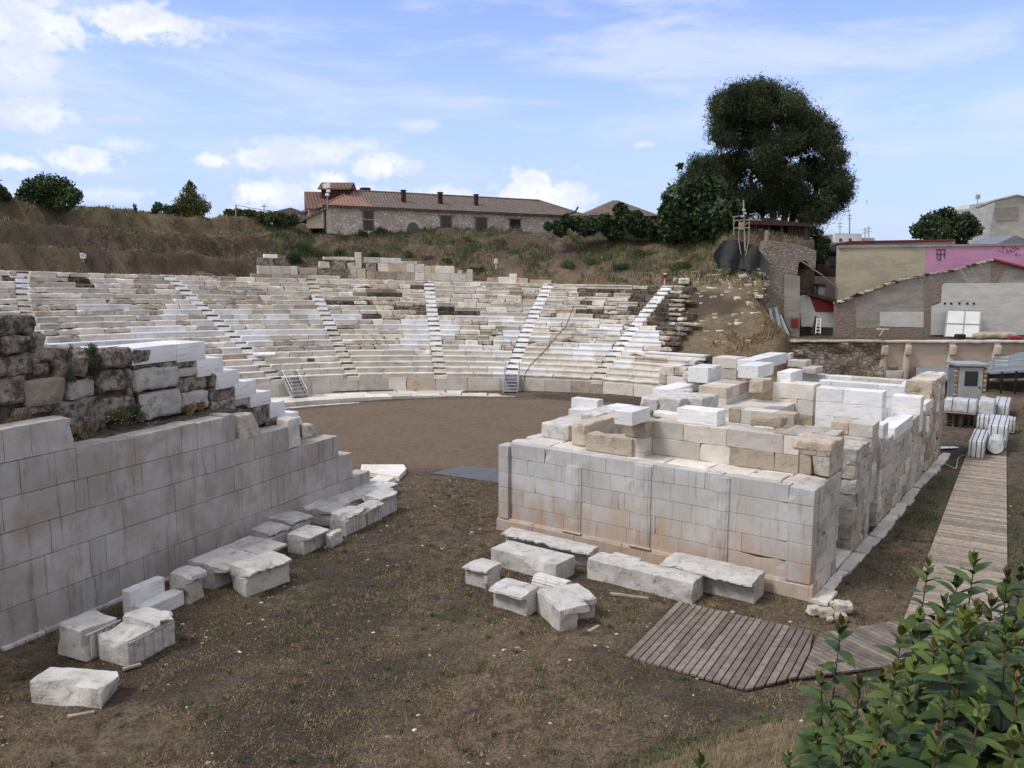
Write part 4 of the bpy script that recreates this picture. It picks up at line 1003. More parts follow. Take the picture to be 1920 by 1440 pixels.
# fragments before the facade
F2 = ST
fragment('long moulded cornice against the facade plinth, left of the two', F2, dim(F2, 1112, 1064, 1030, 948, 1123), side='f', ov=.3, ch=.45, chip=.12, broken=.25, jag=.4, tone=.62)
fragment('long smooth beam in front of the left cornice, broken right end', F2, dim(F2, 1045, 1093, 1057, 920, 1078), side='f', ov=.0, chip=.28, tone=.68)
fragment('squat block with cornice stub at the far left of the group', F2, dim(F2, 913, 1107, 1068, 872, 941), side='f', ov=.14, ch=.4, chip=.25, broken=.4, jag=.5, tone=.6)
fragment('cube like cornice block with crisp moulding, second from left in front', F2, dim(F2, 988, 1157, 1112, 925, 1012), side='f', ov=.2, ch=.42, chip=.12, broken=.15, tone=.68)
D = dim(F2, 1040, 1118, 1092, 1000, 1052); b = MB()
c_ = (D[0] + D[3]) / 2
V = []; Fs = []; n = 40; L_ = 1.1
for j in range(2):
    for i in range(n):
        th = math.pi * i / (n - 1); r_ = .27 - .025 * abs(math.sin(th * 9)); V.append((D[0] - .1 + j * L_, D[1] + .3 - math.cos(th) * r_ , .18 + math.sin(th) * r_ * .9))
Fs = [[i, i + 1, n + i + 1, n + i] for i in range(n - 1)] + [list(range(n)), list(range(n, 2 * n))[::-1]]
b.add(F2.T(0, 0, 0)(np.array(V)), Fs, M['frag'], 1.); rbox(b, (L_, .54, .2), M['frag'], .9, T=F2.T(D[0] - .1, D[1] + .03, 0))
finish(b.build('column_drum', None), 'fluted white column piece lying behind the crisp cornice block', 'column piece')
GF = FR((0, 0), (math.cos(R(-22)), math.sin(R(-22))), (math.sin(R(22)), math.cos(R(22))))
G6 = FR((0, 0), (math.sin(R(158)), math.cos(R(158))), (math.sin(R(68)), math.cos(R(68))))
D = dim(G6, 1048, 1187, 1143, 1006, 1131)
b = MB(); a0, b0, z0, a1, b1, z1 = D
rbox(b, (a1 - a0, (b1 - b0) * .42, z1), M['frag'], .6, T=G6.T(a0, b0, -.02), chip=.12, step=.09, amp=.015)
rbox(b, ((a1 - a0) * .7, (b1 - b0), z1 - .02), M['frag'], .6, T=G6.T(a0 - .05, b0 + .02, -.02), chip=.12, step=.09, amp=.015)
rbox(b, ((a1 - a0) * .95 + .1, (b1 - b0) * .62, z1 * .32), M['frag'], .7, T=G6.T(a0, b0 + .1, z1 * .70), chip=.5, step=.08, amp=.03)
rbox(b, ((a1 - a0) * .8, (b1 - b0) * .96, z1 * .3), M['frag'], .75, T=G6.T(a0 - .02, b0 + .04, z1 * .72), chip=.3, step=.08, amp=.03)
finish(b.build('marble_fragment', None, True), 'L shaped block with notched cornice, nearest of the group', 'marble fragment')
fragment('small low block between the long beam and the right cornice', F2, dim(F2, 1186, 1083, 1056, 1133, 1205), side='f', ov=.0, chip=.3, tone=.8)
fragment('longest plain beam lying at the edge of the wooden platform', F2, dim(F2, 1297, 1133, 1092, 1100, 1329, maxl=.8), side='f', ov=.0, chip=.2, tone=.72)
fragment('long moulded cornice with torn right end by the facade plinth', F2, dim(F2, 1414, 1132, 1086, 1244, 1434), side='f', ov=.3, ch=.4, chip=.15, broken=.35, jag=.7, tri=0, tone=.66)
# small stones by the corner, wood battens, scattered chips
for i, (x, y, s, l) in enumerate([(1526, 1152, .34, 'left rough white stone of the heap by the boardwalk corner'), (1548, 1158, .36, 'arched white stone of the heap by the boardwalk corner'), (1580, 1150, .42, 'largest tan stone at the right of the heap by the boardwalk corner'), (1576, 1164, .3, 'lower tan stone at the right of the heap by the boardwalk corner'),
        (1562, 1138, .24, 'flat white stone at the back of the heap by the boardwalk corner'), (1556, 1166, .2, 'smallest stone at the front of the heap by the boardwalk corner')]):
    q = gp(x, y); b = MB(); rbox(b, (s, s * .8, s * .75), M['tan'] if i % 2 else M['oldr'], .5, rr=.05, step=.07, amp=.04, fr=4, chip=.4); finish(b.build('white_stone', None, True), l, 'stone', 'heap of small stones by the boardwalk corner').location = (q[0], q[1], -.02)
for i, (x, y, s, l) in enumerate([(640, 1052, .14, ''), (860, 966, .16, ''), (1292, 768 + 30, .1, '')]): pass
def batten(x, y, a, L, label):
    q = gp(x, y); b = MB(); rbox(b, (L, .09, .07), M['wood2'], .8, rr=.01, amp=.003); o = finish(b.build('wood_batten', None, True), label, 'wood batten'); o.location = (q[0], q[1], .0); o.rotation_euler.z = R(a)
batten(152, 1343, 20, .5, 'short grey batten in front of the lone boulder'); batten(248, 1253, 40, .4, 'short batten under the right front grooved block'); batten(1113, 1182, 50, .5, 'brown batten right of the L shaped block')
batten(575, 1030, 15, .9, 'batten under the intact moulded cornice block'); batten(625, 1022, 60, .9, 'batten beside the small tilted fragment'); batten(1180, 1120, -18, 1.1, 'weathered batten in front of the longest beam')
def chips():
    b = MB()
    for i in range(1500):
        y = rnd.uniform(13, 36); x = rnd.uniform(-11, 9) if rnd.random() < .8 else rnd.uniform(9, 22)
        if y > 21 and -1 < x < 7.5: continue
        if x < -12.45 + (y - 18.43) * .447 + .4: continue
        s = .010 + .035 * rnd.random() ** 6; dz = float(np.interp(0, [0], [0]))
        z = float(terrain(np.array([x]), np.array([y]))[0])
        P = np.array([(-1, -1, 0), (1, -1, 0), (1, 1, 0), (-1, 1, 0), (0, 0, 1.1)]) * s * np.array([rnd.uniform(.7, 1.8), rnd.uniform(.7, 1.6), .7]); a = rnd.random() * 6; c_, s_ = math.cos(a), math.sin(a)
        P = P @ np.array([[c_, s_, 0], [-s_, c_, 0], [0, 0, 1]]) + [x, y, z - .002]
        b.add(P, [[0, 1, 4], [1, 2, 4], [2, 3, 4], [3, 0, 4]], M['old'] if rnd.random() < .35 else M['tan'], rnd.random())
    tag(b.build('stone_chips', None), kind='stuff', label='small pale stone chips scattered on the brown earth', cat='stone chips')
chips()
# ---------------- boardwalks
def planks(mb, poly, dirv, wd, z, m, gap=.016, th=.05, split=None):
    """fill convex polygon (world xy) with planks running along dirv"""
    P = np.array(poly); d = np.array(dirv) / np.hypot(*dirv); n = np.array([-d[1], d[0]]); s = P @ n; t = s.min()
    while t < s.max():
        lo, hi = [], []
        for tt, _ in ((t + gap, 0), (t + wd - gap, 1)):
            xs = []
            for i in range(len(P)):
                a, c = P[i], P[(i + 1) % len(P)]; sa, sc = a @ n - tt, c @ n - tt
                if sa * sc < 0: q = a + (c - a) * sa / (sa - sc); xs.append(q @ d)
            if len(xs) == 2: lo.append(min(xs)); hi.append(max(xs))
        if len(lo) == 2:
            cuts = [0, 1] if not split else [0, rnd.uniform(.25, .75), 1]
            for c0, c1 in zip(cuts[:-1], cuts[1:]):
                zz = z + rnd.uniform(-.006, .006); e = .004
                q = [d * (lo[0] + (hi[0] - lo[0]) * c0 + e) + n * (t + gap), d * (lo[0] + (hi[0] - lo[0]) * c1 - e) + n * (t + gap), d * (lo[1] + (hi[1] - lo[1]) * c1 - e) + n * (t + wd - gap), d * (lo[1] + (hi[1] - lo[1]) * c0 + e) + n * (t + wd - gap)]
                if np.cross(q[1] - q[0], q[2] - q[1]) < 0: q = q[::-1]
                prism(mb, [tuple(k) for k in q], zz - th, zz, m, rnd.random())
        t += wd
A_ = [gp(1160, 1232), gp(1262, 1130), gp(1534, 1192), gp(1460, 1340)]; A_.insert(3, gp(1505, 1255))
A_ = [gp(1160, 1232), gp(1262, 1130), gp(1534, 1192), gp(1495, 1275), gp(1400, 1300)]
b = MB(); planks(b, A_, A_[1] - A_[0], .178, .09, M['wood'], split=True); finish(b.build('wood_platform', None), 'brown plank platform in front of the stage building corner', 'boardwalk')
B_ = [gp(1536, 1193), gp(1693, 1167), gp(1990, 1160), gp(1990, 1215), gp(1700, 1250), gp(1497, 1276)]
b = MB(); planks(b, B_, gp(1673, 1223) - gp(1593, 1187), .178, .085, M['wood']); finish(b.build('wood_platform', None), 'diagonally laid planks joining the platform to the long walkway', 'boardwalk')
C_ = [gp(1694, 1167), gp(1818, 838), gp(1887, 838), gp(1889, 1170)]
cd = gp(1818, 838) - gp(1694, 1167); b = MB(); planks(b, C_, (cd[1], -cd[0]), .165, .10, M['wood2']); finish(b.build('boardwalk', None), 'long straight grey boardwalk beside the stage building', 'boardwalk')
C2 = [gp(1818, 838), gp(1850, 752), gp(1893, 752), gp(1887, 838)]
b = MB(); planks(b, C2, (cd[1], -cd[0]), .2, .10, M['wood2']); finish(b.build('boardwalk', None), 'far end of the walkway under the wrapped marble packages', 'boardwalk')
def first_hit(px_, py_, Y0=30., Y1=110.):
    Ys = np.arange(Y0, Y1, .1); q = np.stack([at(px_, py_, Y) for Y in Ys]); h = terrain(q[:, 0], q[:, 1]); k = np.nonzero(h >= q[:, 2])[0]
    if len(k): return q[k[0]].copy()
    e = (h - CAMH) / Ys; i = int(np.argmax(e)); return np.array([q[i, 0], q[i, 1], h[i]])
# ---------------- far right: wrapped packages, booth, ramp, niche wall
BW = FR((20, 34), (.835, -.55), (.55, .835))
def package(label, xc, yb, yt, xl, xr, z0=.12, straps=3, m=None, group='wrapped marble packages on the walkway', lie=False, depth=None):
    D = list(BW.dims(xc, yb, yt, xl, xr, z0=z0)); 
    if depth: D[4] = D[1] + depth
    t = thing('marble_package', label, 'package', group); a0, b0, z0, a1, b1, z1 = D; h = z1 - z0
    b = MB(); blk(b, BW, (a0, b0, z0 + .1, a1, b1, z1), m or M['wrap'], .5, rr=.04, amp=.012, step=.25, chip=.05); o = b.build('wrapped_load', t, True)
    for i in range(3):
        b = MB(); box(b, 0, (b1 - b0) * i / 2.6, 0, a1 - a0, (b1 - b0) * i / 2.6 + .1, .1, M['wood2'], T=BW.T(a0, b0, z0)); b.build('pallet_batten', t)
    for i in range(straps):
        b = MB(); p = (i + .5) / straps * (a1 - a0); box(b, p - .018, -.015, .08, p + .018, (b1 - b0) + .015, h + .012, M['black'], T=BW.T(a0, b0, z0)); b.build('strap', t)
    for k in ():
        pass
    return t
package('nearest low strapped package on the left side of the walkway', 1843, 863, 828, 1817, 1852, straps=3)
t = package('nearest package on the right with a wrapped column drum in front', 1886, 845, 800, 1853, 1893, straps=3)
D = BW.dims(1886, 845, 800, 1853, 1893, z0=.12)
b = MB(); c0 = BW.T((D[0] + D[3]) / 2, D[1] - .1, .62)(np.zeros((1, 3)))[0]; c1 = BW.T((D[0] + D[3]) / 2, D[1] - 1.5, .55)(np.zeros((1, 3)))[0]
tube(b, [c0, c0 * .5 + c1 * .5, c1], .36, M['wrap'], 22); finish(b.build('wrapped_drum', None, False), 'pale wrapped cylinder lying at the near end of the packages', 'package')
package('wide bright crate with many dark straps in the middle of the packages', 1902, 812, 786, 1832, 1909, straps=8, depth=1.1)
package('tall rounded wrapped package on the left behind the strapped crate', 1862, 793, 752, 1836, 1868, straps=0)
package('two tier wrapped package on the far right of the walkway', 1890, 786, 760, 1863, 1895, straps=2)
package('long flat wrapped slabs on pallets before the booth', 1829, 778, 752, 1771, 1836, z0=.9, straps=2, depth=1.2, group=None)
def pallet(x0, x1, yb, label, n):
    D = BW.dims(x1, yb, yb - 20, x0, x1 + 5, z0=.05)
    for i in range(n):
        t = thing('wood_pallet', label % ['bottom', 'second', 'third', 'fourth', 'top'][i], 'pallet', 'stacked pallets before the booth')
        for j in range(5): b = MB(); box(b, 0, j * .26, .11, D[3] - D[0], j * .26 + .14, .135, M['wood'], rnd.random(), BW.T(D[0], D[1], .0 + i * .17)); b.build('board', t)
        for j in range(3): b = MB(); box(b, (D[3] - D[0] - .12) * j / 2, 0, 0, (D[3] - D[0] - .12) * j / 2 + .12, 1.2, .11, M['wood'], rnd.random(), BW.T(D[0], D[1], .0 + i * .17)); b.build('bearer', t)
pallet(1772, 1802, 799, '%s brown pallet of the left stack before the booth', 5); pallet(1804, 1829, 797, '%s brown pallet of the right stack before the booth', 5)
# paper scrap, hose
b = MB(); q = gp(1790, 842); rbox(b, (1.5, .35, .05), M['white'], .5, rr=.02, step=.12, amp=.06, chip=.6); finish(b.build('plastic_sheet', None, True), 'crumpled white plastic scrap on the grass left of the packages', 'plastic scrap').location = (q[0] - .6, q[1], .02)
b = MB(); hp = [(1718, 878), (1730, 884), (1745, 884), (1755, 876), (1768, 871), (1780, 876), (1792, 880), (1796, 862), (1806, 856), (1816, 856)]
tube(b, spline([(*gp(*p), .05) for p in hp]), .025, M['hose'], 6); finish(b.build('garden_hose', None, True), 'thin pale green hose winding over the grass strip', 'hose')
for i, (x, y) in enumerate([(1733, 868), (1741, 862), (1727, 870)]):
    q = gp(x, y); b = MB(); rbox(b, (.4, .25, .14), M['old'], .8, rr=.05, step=.1, amp=.04, chip=.4); finish(b.build('white_stone', None, True), ['flat white stone beside the hose, right one', 'flat white stone beside the hose, far one', 'flat white stone beside the hose, left one'][i], 'stone', 'white stones by the hose').location = (q[0], q[1], 0)
# booth
BX = FR((0, 0), (.995, -.10), (.10, .995))
t = thing('guard_booth', 'small grey metal booth with one windowed door', 'booth')
D = BX.dims(1842, 762, 682, 1797, 1846, z0=.1); a0, b0, z0, a1, b1, z1 = D; w_ = a1 - a0; h_ = z1 - z0
b = MB(); box(b, 0, .06, .12, w_, 1.5, h_ - .2, M['grey'], .5, BX.T(a0, b0, z0)); b.build('body', t)
b = MB(); rbox(b, (w_ + .35, 1.9, .22), M['steel'], .5, rr=.03, amp=0, T=BX.T(a0 - .17, b0 - .15, z1 - .2)); b.build('roof', t, True)
for s in (0, 1):
    b = MB(); x = -.16 if s == 0 else w_ - .05
    for k in range(16): box(b, x, .0, .1 + k * (h_ - .35) / 16, x + .2, .12, .1 + (k + .8) * (h_ - .35) / 16, M['orange'] if k % 2 else M['tan'], rnd.random(), BX.T(a0, b0, z0))
    b.build('brick_jamb', t)
b = MB(); box(b, .1, .0, .05, w_ - .12, .055, h_ - .28, M['steel'], .5, BX.T(a0, b0, z0)); dr = b.build('door', t)
b = MB(); box(b, w_ * .27, -.03, h_ * .48, w_ * .75, .02, h_ * .82, M['glass'], .5, BX.T(a0, b0, z0)); b.build('window', dr)
b = MB(); box(b, w_ * .82, -.06, h_ * .42, w_ * .86, .0, h_ * .47, M['black'], .5, BX.T(a0, b0, z0)); b.build('handle', dr)
# grey ramp
t = thing('access_ramp', 'grey metal ramp with railings rising to the right behind the booth', 'ramp')
pA, pB, pC, pD = at(1722, 708, 66), at(1803, 706, 64), at(1855, 690, 62), at(1990, 668, 60)
def slab(name, p, th, m):
    b = MB(); p = np.array(p); v = np.concatenate([p - [0, 0, th], p]); n = len(p); b.add(v, [list(range(n))[::-1], list(range(n, 2 * n))] + [[i, (i + 1) % n, n + (i + 1) % n, n + i] for i in range(n)], m); return b.build(name, t)
def pz(x, y, z): q = gp(x, y, z); return (q[0], q[1], z)
slab('lower_deck', [pz(1718, 712, 1.2), pz(1800, 712, 1.2), pz(1797, 688, 1.2), pz(1718, 684, 1.2)][::1], .15, M['grey'])
slab('sloping_deck', [pz(1828, 700, 1.3), pz(1990, 690, 2.35), pz(1990, 655, 2.7), pz(1915, 660, 2.6), pz(1828, 684, 1.5)], .15, M['grey'])
def rail(pts, name='railing', hs=(.0, .35, .7, 1.0), posts=True):
    b = MB()
    for h in hs[1:]:
        tube(b, [np.array(p) + [0, 0, h] for p in pts], .03, M['steel'], 5)
    n = max(2, int(np.linalg.norm(np.array(pts[-1]) - np.array(pts[0])) / 1.5))
    for i in range(n + 1):
        f = i / n * (len(pts) - 1); k = min(int(f), len(pts) - 2); p = np.array(pts[k]) + (np.array(pts[k + 1]) - np.array(pts[k])) * (f - k)
        box(b, p[0] - .025, p[1] - .025, p[2] - .1, p[0] + .025, p[1] + .025, p[2] + hs[-1], M['steel'])
    b.build(name, t)
r0_, r1_, r2_, r3_ = np.array(pz(1828, 702, 1.3)), np.array(pz(1862, 692, 1.6)), np.array(pz(1890, 693, 1.65)), np.array(pz(1990, 688, 2.4))
rail([r0_, r1_, r2_, r3_]); rail([np.array(pz(1770, 712, .6)), np.array(pz(1797, 704, 1.2))])
b = MB(); d = r3_ - r2_; prism(b, [(0, 0), (1, 0), (1, .8), (0, .8)], 0, .01, M['grey'])
b = MB()
for i in range(7):
    p = r0_ + (r3_ - r0_) * i / 6; box(b, p[0] - .06, p[1] - .06, 0, p[0] + .06, p[1] + .06, p[2], M['black'])
for (p, q) in ((r0_, r1_), (r1_, r2_), (r2_, r3_)): v = np.array([p - [0, 0, .12], q - [0, 0, .12], q - [0, 0, .75], p - [0, 0, .75]]); b.add(np.concatenate([v, v + [0, .06, 0]]), [[0, 1, 2, 3][::-1], [4, 5, 6, 7], [0, 1, 5, 4], [2, 3, 7, 6]], M['grey'])
b.build('support_frame', t)
# terrace front: niche wall and rubble retaining wall
YN = 70.0
def WX(x, Y=YN): return at(x, 600, Y)[0]
def WZ(y, Y=YN): return at(1700, y, Y)[2]
t = thing('niche_wall', 'cream pink wall with shallow bays and rounded corbels under the terrace', 'wall')
zt = WZ(640); zb_ = -.1
b = MB(); box(b, WX(1660), YN + .25, zb_, WX(2080), YN + .55, zt - .1, M['niche']); b.build('bay_panel', t)
for x0, x1 in ((1655, 1667), (1701, 1711), (1784, 1795), (1868, 1880), (1955, 1966)):
    b = MB(); rbox(b, (WX(x1) - WX(x0), .55, zt - zb_ - .1), M['cream2'], .5, rr=.05, step=.5, amp=.03, T=lambda P, x0=x0: P + [WX(x0), YN - .02, zb_]); o = b.build('pier', t, True)
    b = MB(); rbox(b, (WX(x1) - WX(x0) + .06, .35, .9), M['tan'], .8, rr=.12, step=.2, amp=.02, T=lambda P, x0=x0: P + [WX(x0) - .03, YN - .3, zt - 1.25]); b.build('corbel', o, True)
b = MB(); rbox(b, (WX(2080) - WX(1655), .9, .22), M['cream2'], .5, rr=.06, step=.4, amp=.05, chip=.1, T=lambda P: P + [WX(1655), YN - .1, zt - .15]); b.build('coping', t, True)
b = MB(); rbox(b, (WX(1700) - WX(1667), .5, .9), M['cream2'], .5, rr=.03, step=.4, amp=.02, T=lambda P: P + [WX(1667), YN, -.05]); b.build('low_plinth', t, True)
b = MB(); rbox(b, (.75, .35, .35), M['tan'], .2, rr=.05, step=.1, amp=.04); finish(b.build('wood_crate', None, True), 'small brown stone lump lying in the first bay of the niche wall', 'stone').location = (WX(1682), YN + .2, .92)
t = thing('rubble_retaining_wall', 'tall rough retaining wall of pale and dark rubble left of the niche wall', 'wall')
def roughwall(name, x0, x1, Y, z0, z1, m, parent, th=.8, amp=.25, step=.3, top=None, fr=1.0):
    b = MB()
    def wp(P):
        P = P.copy()
        if top is not None:
            X = P[:, 0] + x0; zt_ = np.interp(X, top[0], top[1]) - z0; P[:, 2] = P[:, 2] * zt_ / (z1 - z0)
        return P
    rbox(b, (x1 - x0, th, z1 - z0), m, .5, rr=.08, step=step, amp=amp, fr=fr, warp=wp, T=lambda P: P + [x0, Y, z0]); return b.build(name, parent, True)
roughwall('wall', WX(1440), WX(1662), YN - .15, -.1, zt, M['rock'], t, th=1.2)
b = MB(); rbox(b, (WX(1662) - WX(1436), 1.4, .16), M['tan'], .3, rr=.05, step=.5, amp=.05, T=lambda P: P + [WX(1436), YN - .35, zt - .08]); b.build('coping', t, True)
t = thing('stone_tier_wall', 'low wall of pale and dark rough blocks between the right seats and the retaining wall', 'wall')
b = MB()
for (x0, x1, y0, y1, Y) in ((1308, 1440, 616, 632, 74), (1310, 1448, 632, 655, 72.5), (1322, 1455, 655, 690, 71)):
    nn_ = 2 if y1 - y0 < 30 else 3
    for i in range(nn_):
        x = x0 + rnd.uniform(-8, 8)
        while x < x1:
            l = rnd.uniform(10, 26); za, zc = at(x, y0 + (y1 - y0) * i / nn_, Y)[2], at(x, y0 + (y1 - y0) * (i + 1) / nn_, Y)[2]; xa = at(x, 600, Y)[0]; xb_ = at(x + l, 600, Y)[0]
            rbox(b, (xb_ - xa - .05, 1.2, za - zc - .04), rnd.choice([M['old'], M['oldr'], M['frag'], M['old'], M['oldr']]), rnd.random(), rr=.1, step=.2, amp=.08, fr=2, chip=.5, T=lambda P: P + [xa, Y + rnd.uniform(-.15, .15), zc]); x += l
b.build('blocks', t, True)
tx = thing('pale_block_row', 'row of pale cut blocks at the foot of the rubble wall, behind the white cubes', 'wall')
b = MB()
for (x0, x1, y0, y1) in ((1299, 1352, 653, 668), (1355, 1380, 650, 667), (1380, 1400, 650, 667), (1402, 1420, 650, 664), (1422, 1462, 648, 668)):
    xa, xb_, za, zc = at(x0, 600, 67)[0], at(x1, 600, 67)[0], at(x0, y0, 67)[2], at(x0, y1, 67)[2]
    rbox(b, (xb_ - xa - .04, 1.0, za - zc + 1), M['old'] if x0 > 1353 else M['dark'], .8, rr=.06, step=.2, amp=.05, chip=.2, T=lambda P: P + [xa, 67, zc - 1])
b.build('blocks', tx, True)
# ---------------- demolished houses on the terrace
YB = 76.0
def PXZ(pts, Y): return [(at(x, y, Y)[0], at(x, y, Y)[2]) for x, y in pts]
def vslab(mb, pts, Y, th, m, tone=.5):      # polygon facing the viewer, real thickness
    q = PXZ(pts, Y); prism(mb, q, 0, th, m, tone, lambda P: np.stack([P[:, 0], Y + P[:, 2], P[:, 1]], 1))
    n = len(q); ar = sum(q[i][0] * q[(i + 1) % n][1] - q[(i + 1) % n][0] * q[i][1] for i in range(n))
    if ar > 0:
        for i in range(len(mb.F) - n - 2, len(mb.F)): mb.F[i] = mb.F[i][::-1]
t = thing('party_wall', 'remains of brick and plaster party wall with a gable and white plaster patches', 'ruined wall')
b = MB(); vslab(b, [(1567, 632), (1567, 567), (1590, 560), (1640, 543), (1700, 524), (1735, 518), (1735, 640)], YB, .45, M['cement']); b.build('plastered_wall', t)
b = MB(); vslab(b, [(1735, 640), (1735, 516), (1790, 508), (1862, 488), (1940, 508), (2060, 532), (2060, 640)], YB + .05, .45, M['cement']); b.build('gable_wall', t)
b = MB(); vslab(b, [(1564, 632), (1566, 569), (1602, 560), (1604, 620), (1590, 632)], YB - .06, .3, M['brick']); b.build('brick_corner', t)
b = MB(); vslab(b, [(1732, 640), (1735, 527), (1766, 527), (1764, 565), (1746, 572), (1744, 640)], YB - .12, .3, M['brick']); b.build('brick_pier', t)
b = MB(); vslab(b, [(1860, 530), (1860, 494), (1875, 494), (1885, 502), (1868, 528)], YB - .02, .2, M['brick']); vslab(b, [(1602, 640), (1602, 614), (1735, 614), (1735, 640)], YB - .05, .2, M['brick']); b.build('exposed_brick', t)
b = MB(); vslab(b, [(1766, 536), (1772, 531), (1830, 531), (2060, 529), (2060, 628), (1743, 628), (1746, 574), (1764, 568)], YB - .1, .1, M['whitew']); b.build('white_plaster', t)
b = MB(); vslab(b, [(1650, 585), (1732, 585), (1732, 614), (1650, 612)], YB - .07, .08, M['whitew']); b.build('plaster_patch', t)
b = MB()
for x in (1772, 1784, 1799, 1814, 1826): vslab(b, [(x - 2, 567), (x + 2, 567), (x + 2, 571), (x - 2, 571)], YB - .13, .05, M['cable'])
b.build('beam_hole_row', t)
b = MB(); rl = spline([at(x, y, YB - .15) for x, y in [(1567, 568), (1590, 560), (1640, 541), (1700, 522), (1790, 506), (1862, 487)]], 9)
for p in rl: rbox(b, (rnd.uniform(.25, .6), .35, rnd.uniform(.08, .22)), rnd.choice([M['cement'], M['tan'], M['rust'], M['oldr']]), rnd.random(), rr=.04, step=.12, amp=.04, T=lambda P: P + p - [.2, .1, .08])
tube(b, [at(x, y, YB - .15) for x, y in [(1862, 487), (1905, 498), (1960, 512)]], .16, M['red'], 6); b.build('roof_line_edge', t)
t = thing('blank_side_wall', 'tall blank building side, cream on the left and painted pink on the right', 'building')
YP = 79.0
b = MB(); vslab(b, [(1570, 600), (1574, 461), (1735, 460), (1735, 600)], YP, .7, M['cream']); b.build('cream_wall', t)
b = MB(); vslab(b, [(1735, 600), (1735, 461), (2080, 455), (2080, 600)], YP + .01, .7, M['pink']); b.build('pink_wall', t)
b = MB(); vslab(b, [(1573, 465), (1573, 460), (1735, 459), (2080, 454), (2080, 458), (1735, 463)], YP - .1, .3, M['cement']); b.build('parapet', t)
b = MB()
for i in range(46):       # dark spray scrawl
    x0 = 1874 + rnd.random() * 40; y0 = 463 + rnd.random() * 14; tube(b, [at(x0, y0, YP - .02), at(x0 + rnd.uniform(-4, 4), y0 + rnd.uniform(-3, 3), YP - .02)], .03, M['cable'], 4) if i < 22 else None
for sgm in ([(1756, 468), (1773, 468)], [(1757, 468), (1757, 486)], [(1764, 468), (1763, 488)], [(1772, 469), (1771, 484)], [(1756, 477), (1772, 476)], [(1759, 488), (1764, 484)]): tube(b, [at(*p, YP - .02) for p in sgm], .035, M['cable'], 4)
b.build('spray_scrawl', t)
t = thing('low_roof_building', 'low white roof parapet with a dark red edge behind the pink wall', 'building')
b = MB(); vslab(b, [(1590, 470), (1590, 455), (1790, 449), (1793, 470)], 90, 8, M['aptw']); b.build('wall', t)
b = MB(); vslab(b, [(1570, 460), (1572, 456), (1596, 452), (1792, 448), (1792, 451), (1598, 456)], 89.6, .5, M['red']); b.build('roof_edge', t)
t = thing('apartment_block', 'pale grey block with stepped gable roof at the right edge', 'building')
b = MB(); vslab(b, [(1833, 470), (1833, 388), (1866, 376), (2080, 350), (2080, 470)], 112, 12, M['aptw']); b.build('wall', t)
b = MB(); vslab(b, [(1862, 462), (1866, 377), (1906, 367), (1960, 378), (2080, 396), (2080, 462)], 108, 6, M['aptw']); b.build('gable', t)
b = MB(); tube(b, [at(1831, 389, 107.7), at(1866, 376, 107.7), at(1906, 366.5, 107.7), at(1960, 378, 107.7)], .18, M['cement'], 5); b.build('roof_edge', t)
b = MB(); vslab(b, [(1867, 414), (1867, 390), (1910, 387), (1908, 412)], 107.9, .15, M['cement']); b.build('plaster_patch', t)
t2 = thing('grey_pitched_roof', 'small grey pitched roof peeking over the pink wall', 'roof')
b = MB(); vslab(b, [(1868, 458), (1904, 441), (1945, 458)], 88, 6, M['grey']); b.build('roof', t2)
b = MB(); tube(b, [at(1833, 387, 107), at(1833, 370, 107)], .06, M['steel'], 5); rbox(b, (.5, .3, .6), M['steel'], .5, T=lambda P: P + at(1831, 373, 107)); finish(b.build('roof_antenna', None), 'small dish antenna on the pale grey block', 'antenna')
t = thing('distant_white_house', 'distant white flat roofed house with roof terrace left of the cream wall', 'building')
b = MB(); vslab(b, [(1553, 458), (1553, 440), (1571, 438), (1571, 458)], 125, 8, M['cement']); vslab(b, [(1566, 458), (1566, 437), (1616, 438), (1616, 458)], 124, 8, M['white']); vslab(b, [(1616, 458), (1616, 446), (1640, 446), (1640, 458)], 124.5, 8, M['aptw']); b.build('wall', t)
for x in (1574, 1592): b = MB(); vslab(b, [(x, 447), (x + 5, 447), (x + 5, 453), (x, 453)], 123.9, .1, M['glass']); b.build('window', t)
for (x, y0, y1, l) in ((1575, 440, 415, 'short mast antenna on the distant white house'), (1593, 440, 400, 'tallest lattice mast on the distant white house'), (1622, 446, 427, 'thin aerial right of the tallest mast'), (1629, 446, 424, 'bent aerial at the right end of the distant house')):
    b = MB(); tube(b, [at(x, y0, 123), at(x, y1, 123)], .09 if x == 1593 else .06, M['cement'], 5)
    for yy in (y1 + 4, y1 + 10): tube(b, [at(x - 5, yy, 123), at(x + 5, yy, 123)], .04, M['cement'], 4)
    finish(b.build('roof_antenna', None), l, 'antenna')
t = thing('lower_house', 'small house with brown tiled roof and balcony between the stone wall and the cream wall', 'house')
b = MB(); vslab(b, [(1547, 497), (1547, 452), (1574, 455), (1574, 540), (1547, 540)], 96, 8, M['aptw']); b.build('wall', t)
b = MB(); vslab(b, [(1530, 470), (1547, 470), (1574, 476), (1574, 480), (1530, 474)], 94, 3, M['rust']); vslab(b, [(1530, 515), (1532, 494), (1572, 500), (1572, 520)], 88, 5, M['rust']); b.build('roof', t)
b = MB(); vslab(b, [(1548, 448), (1553, 448), (1553, 488), (1548, 488)], 93.5, .5, M['cement']); b.build('chimney', t)
b = MB(); vslab(b, [(1556, 486), (1572, 488), (1572, 500), (1556, 498)], 87.9, .1, M['glass']); vslab(b, [(1556, 464), (1572, 466), (1572, 474), (1556, 472)], 95.9, .1, M['glass']); b.build('window', t)
b = MB(); vslab(b, [(1498, 570), (1500, 516), (1575, 520), (1575, 570)], 84, 3, M['cement']); b.build('back_wall', t)
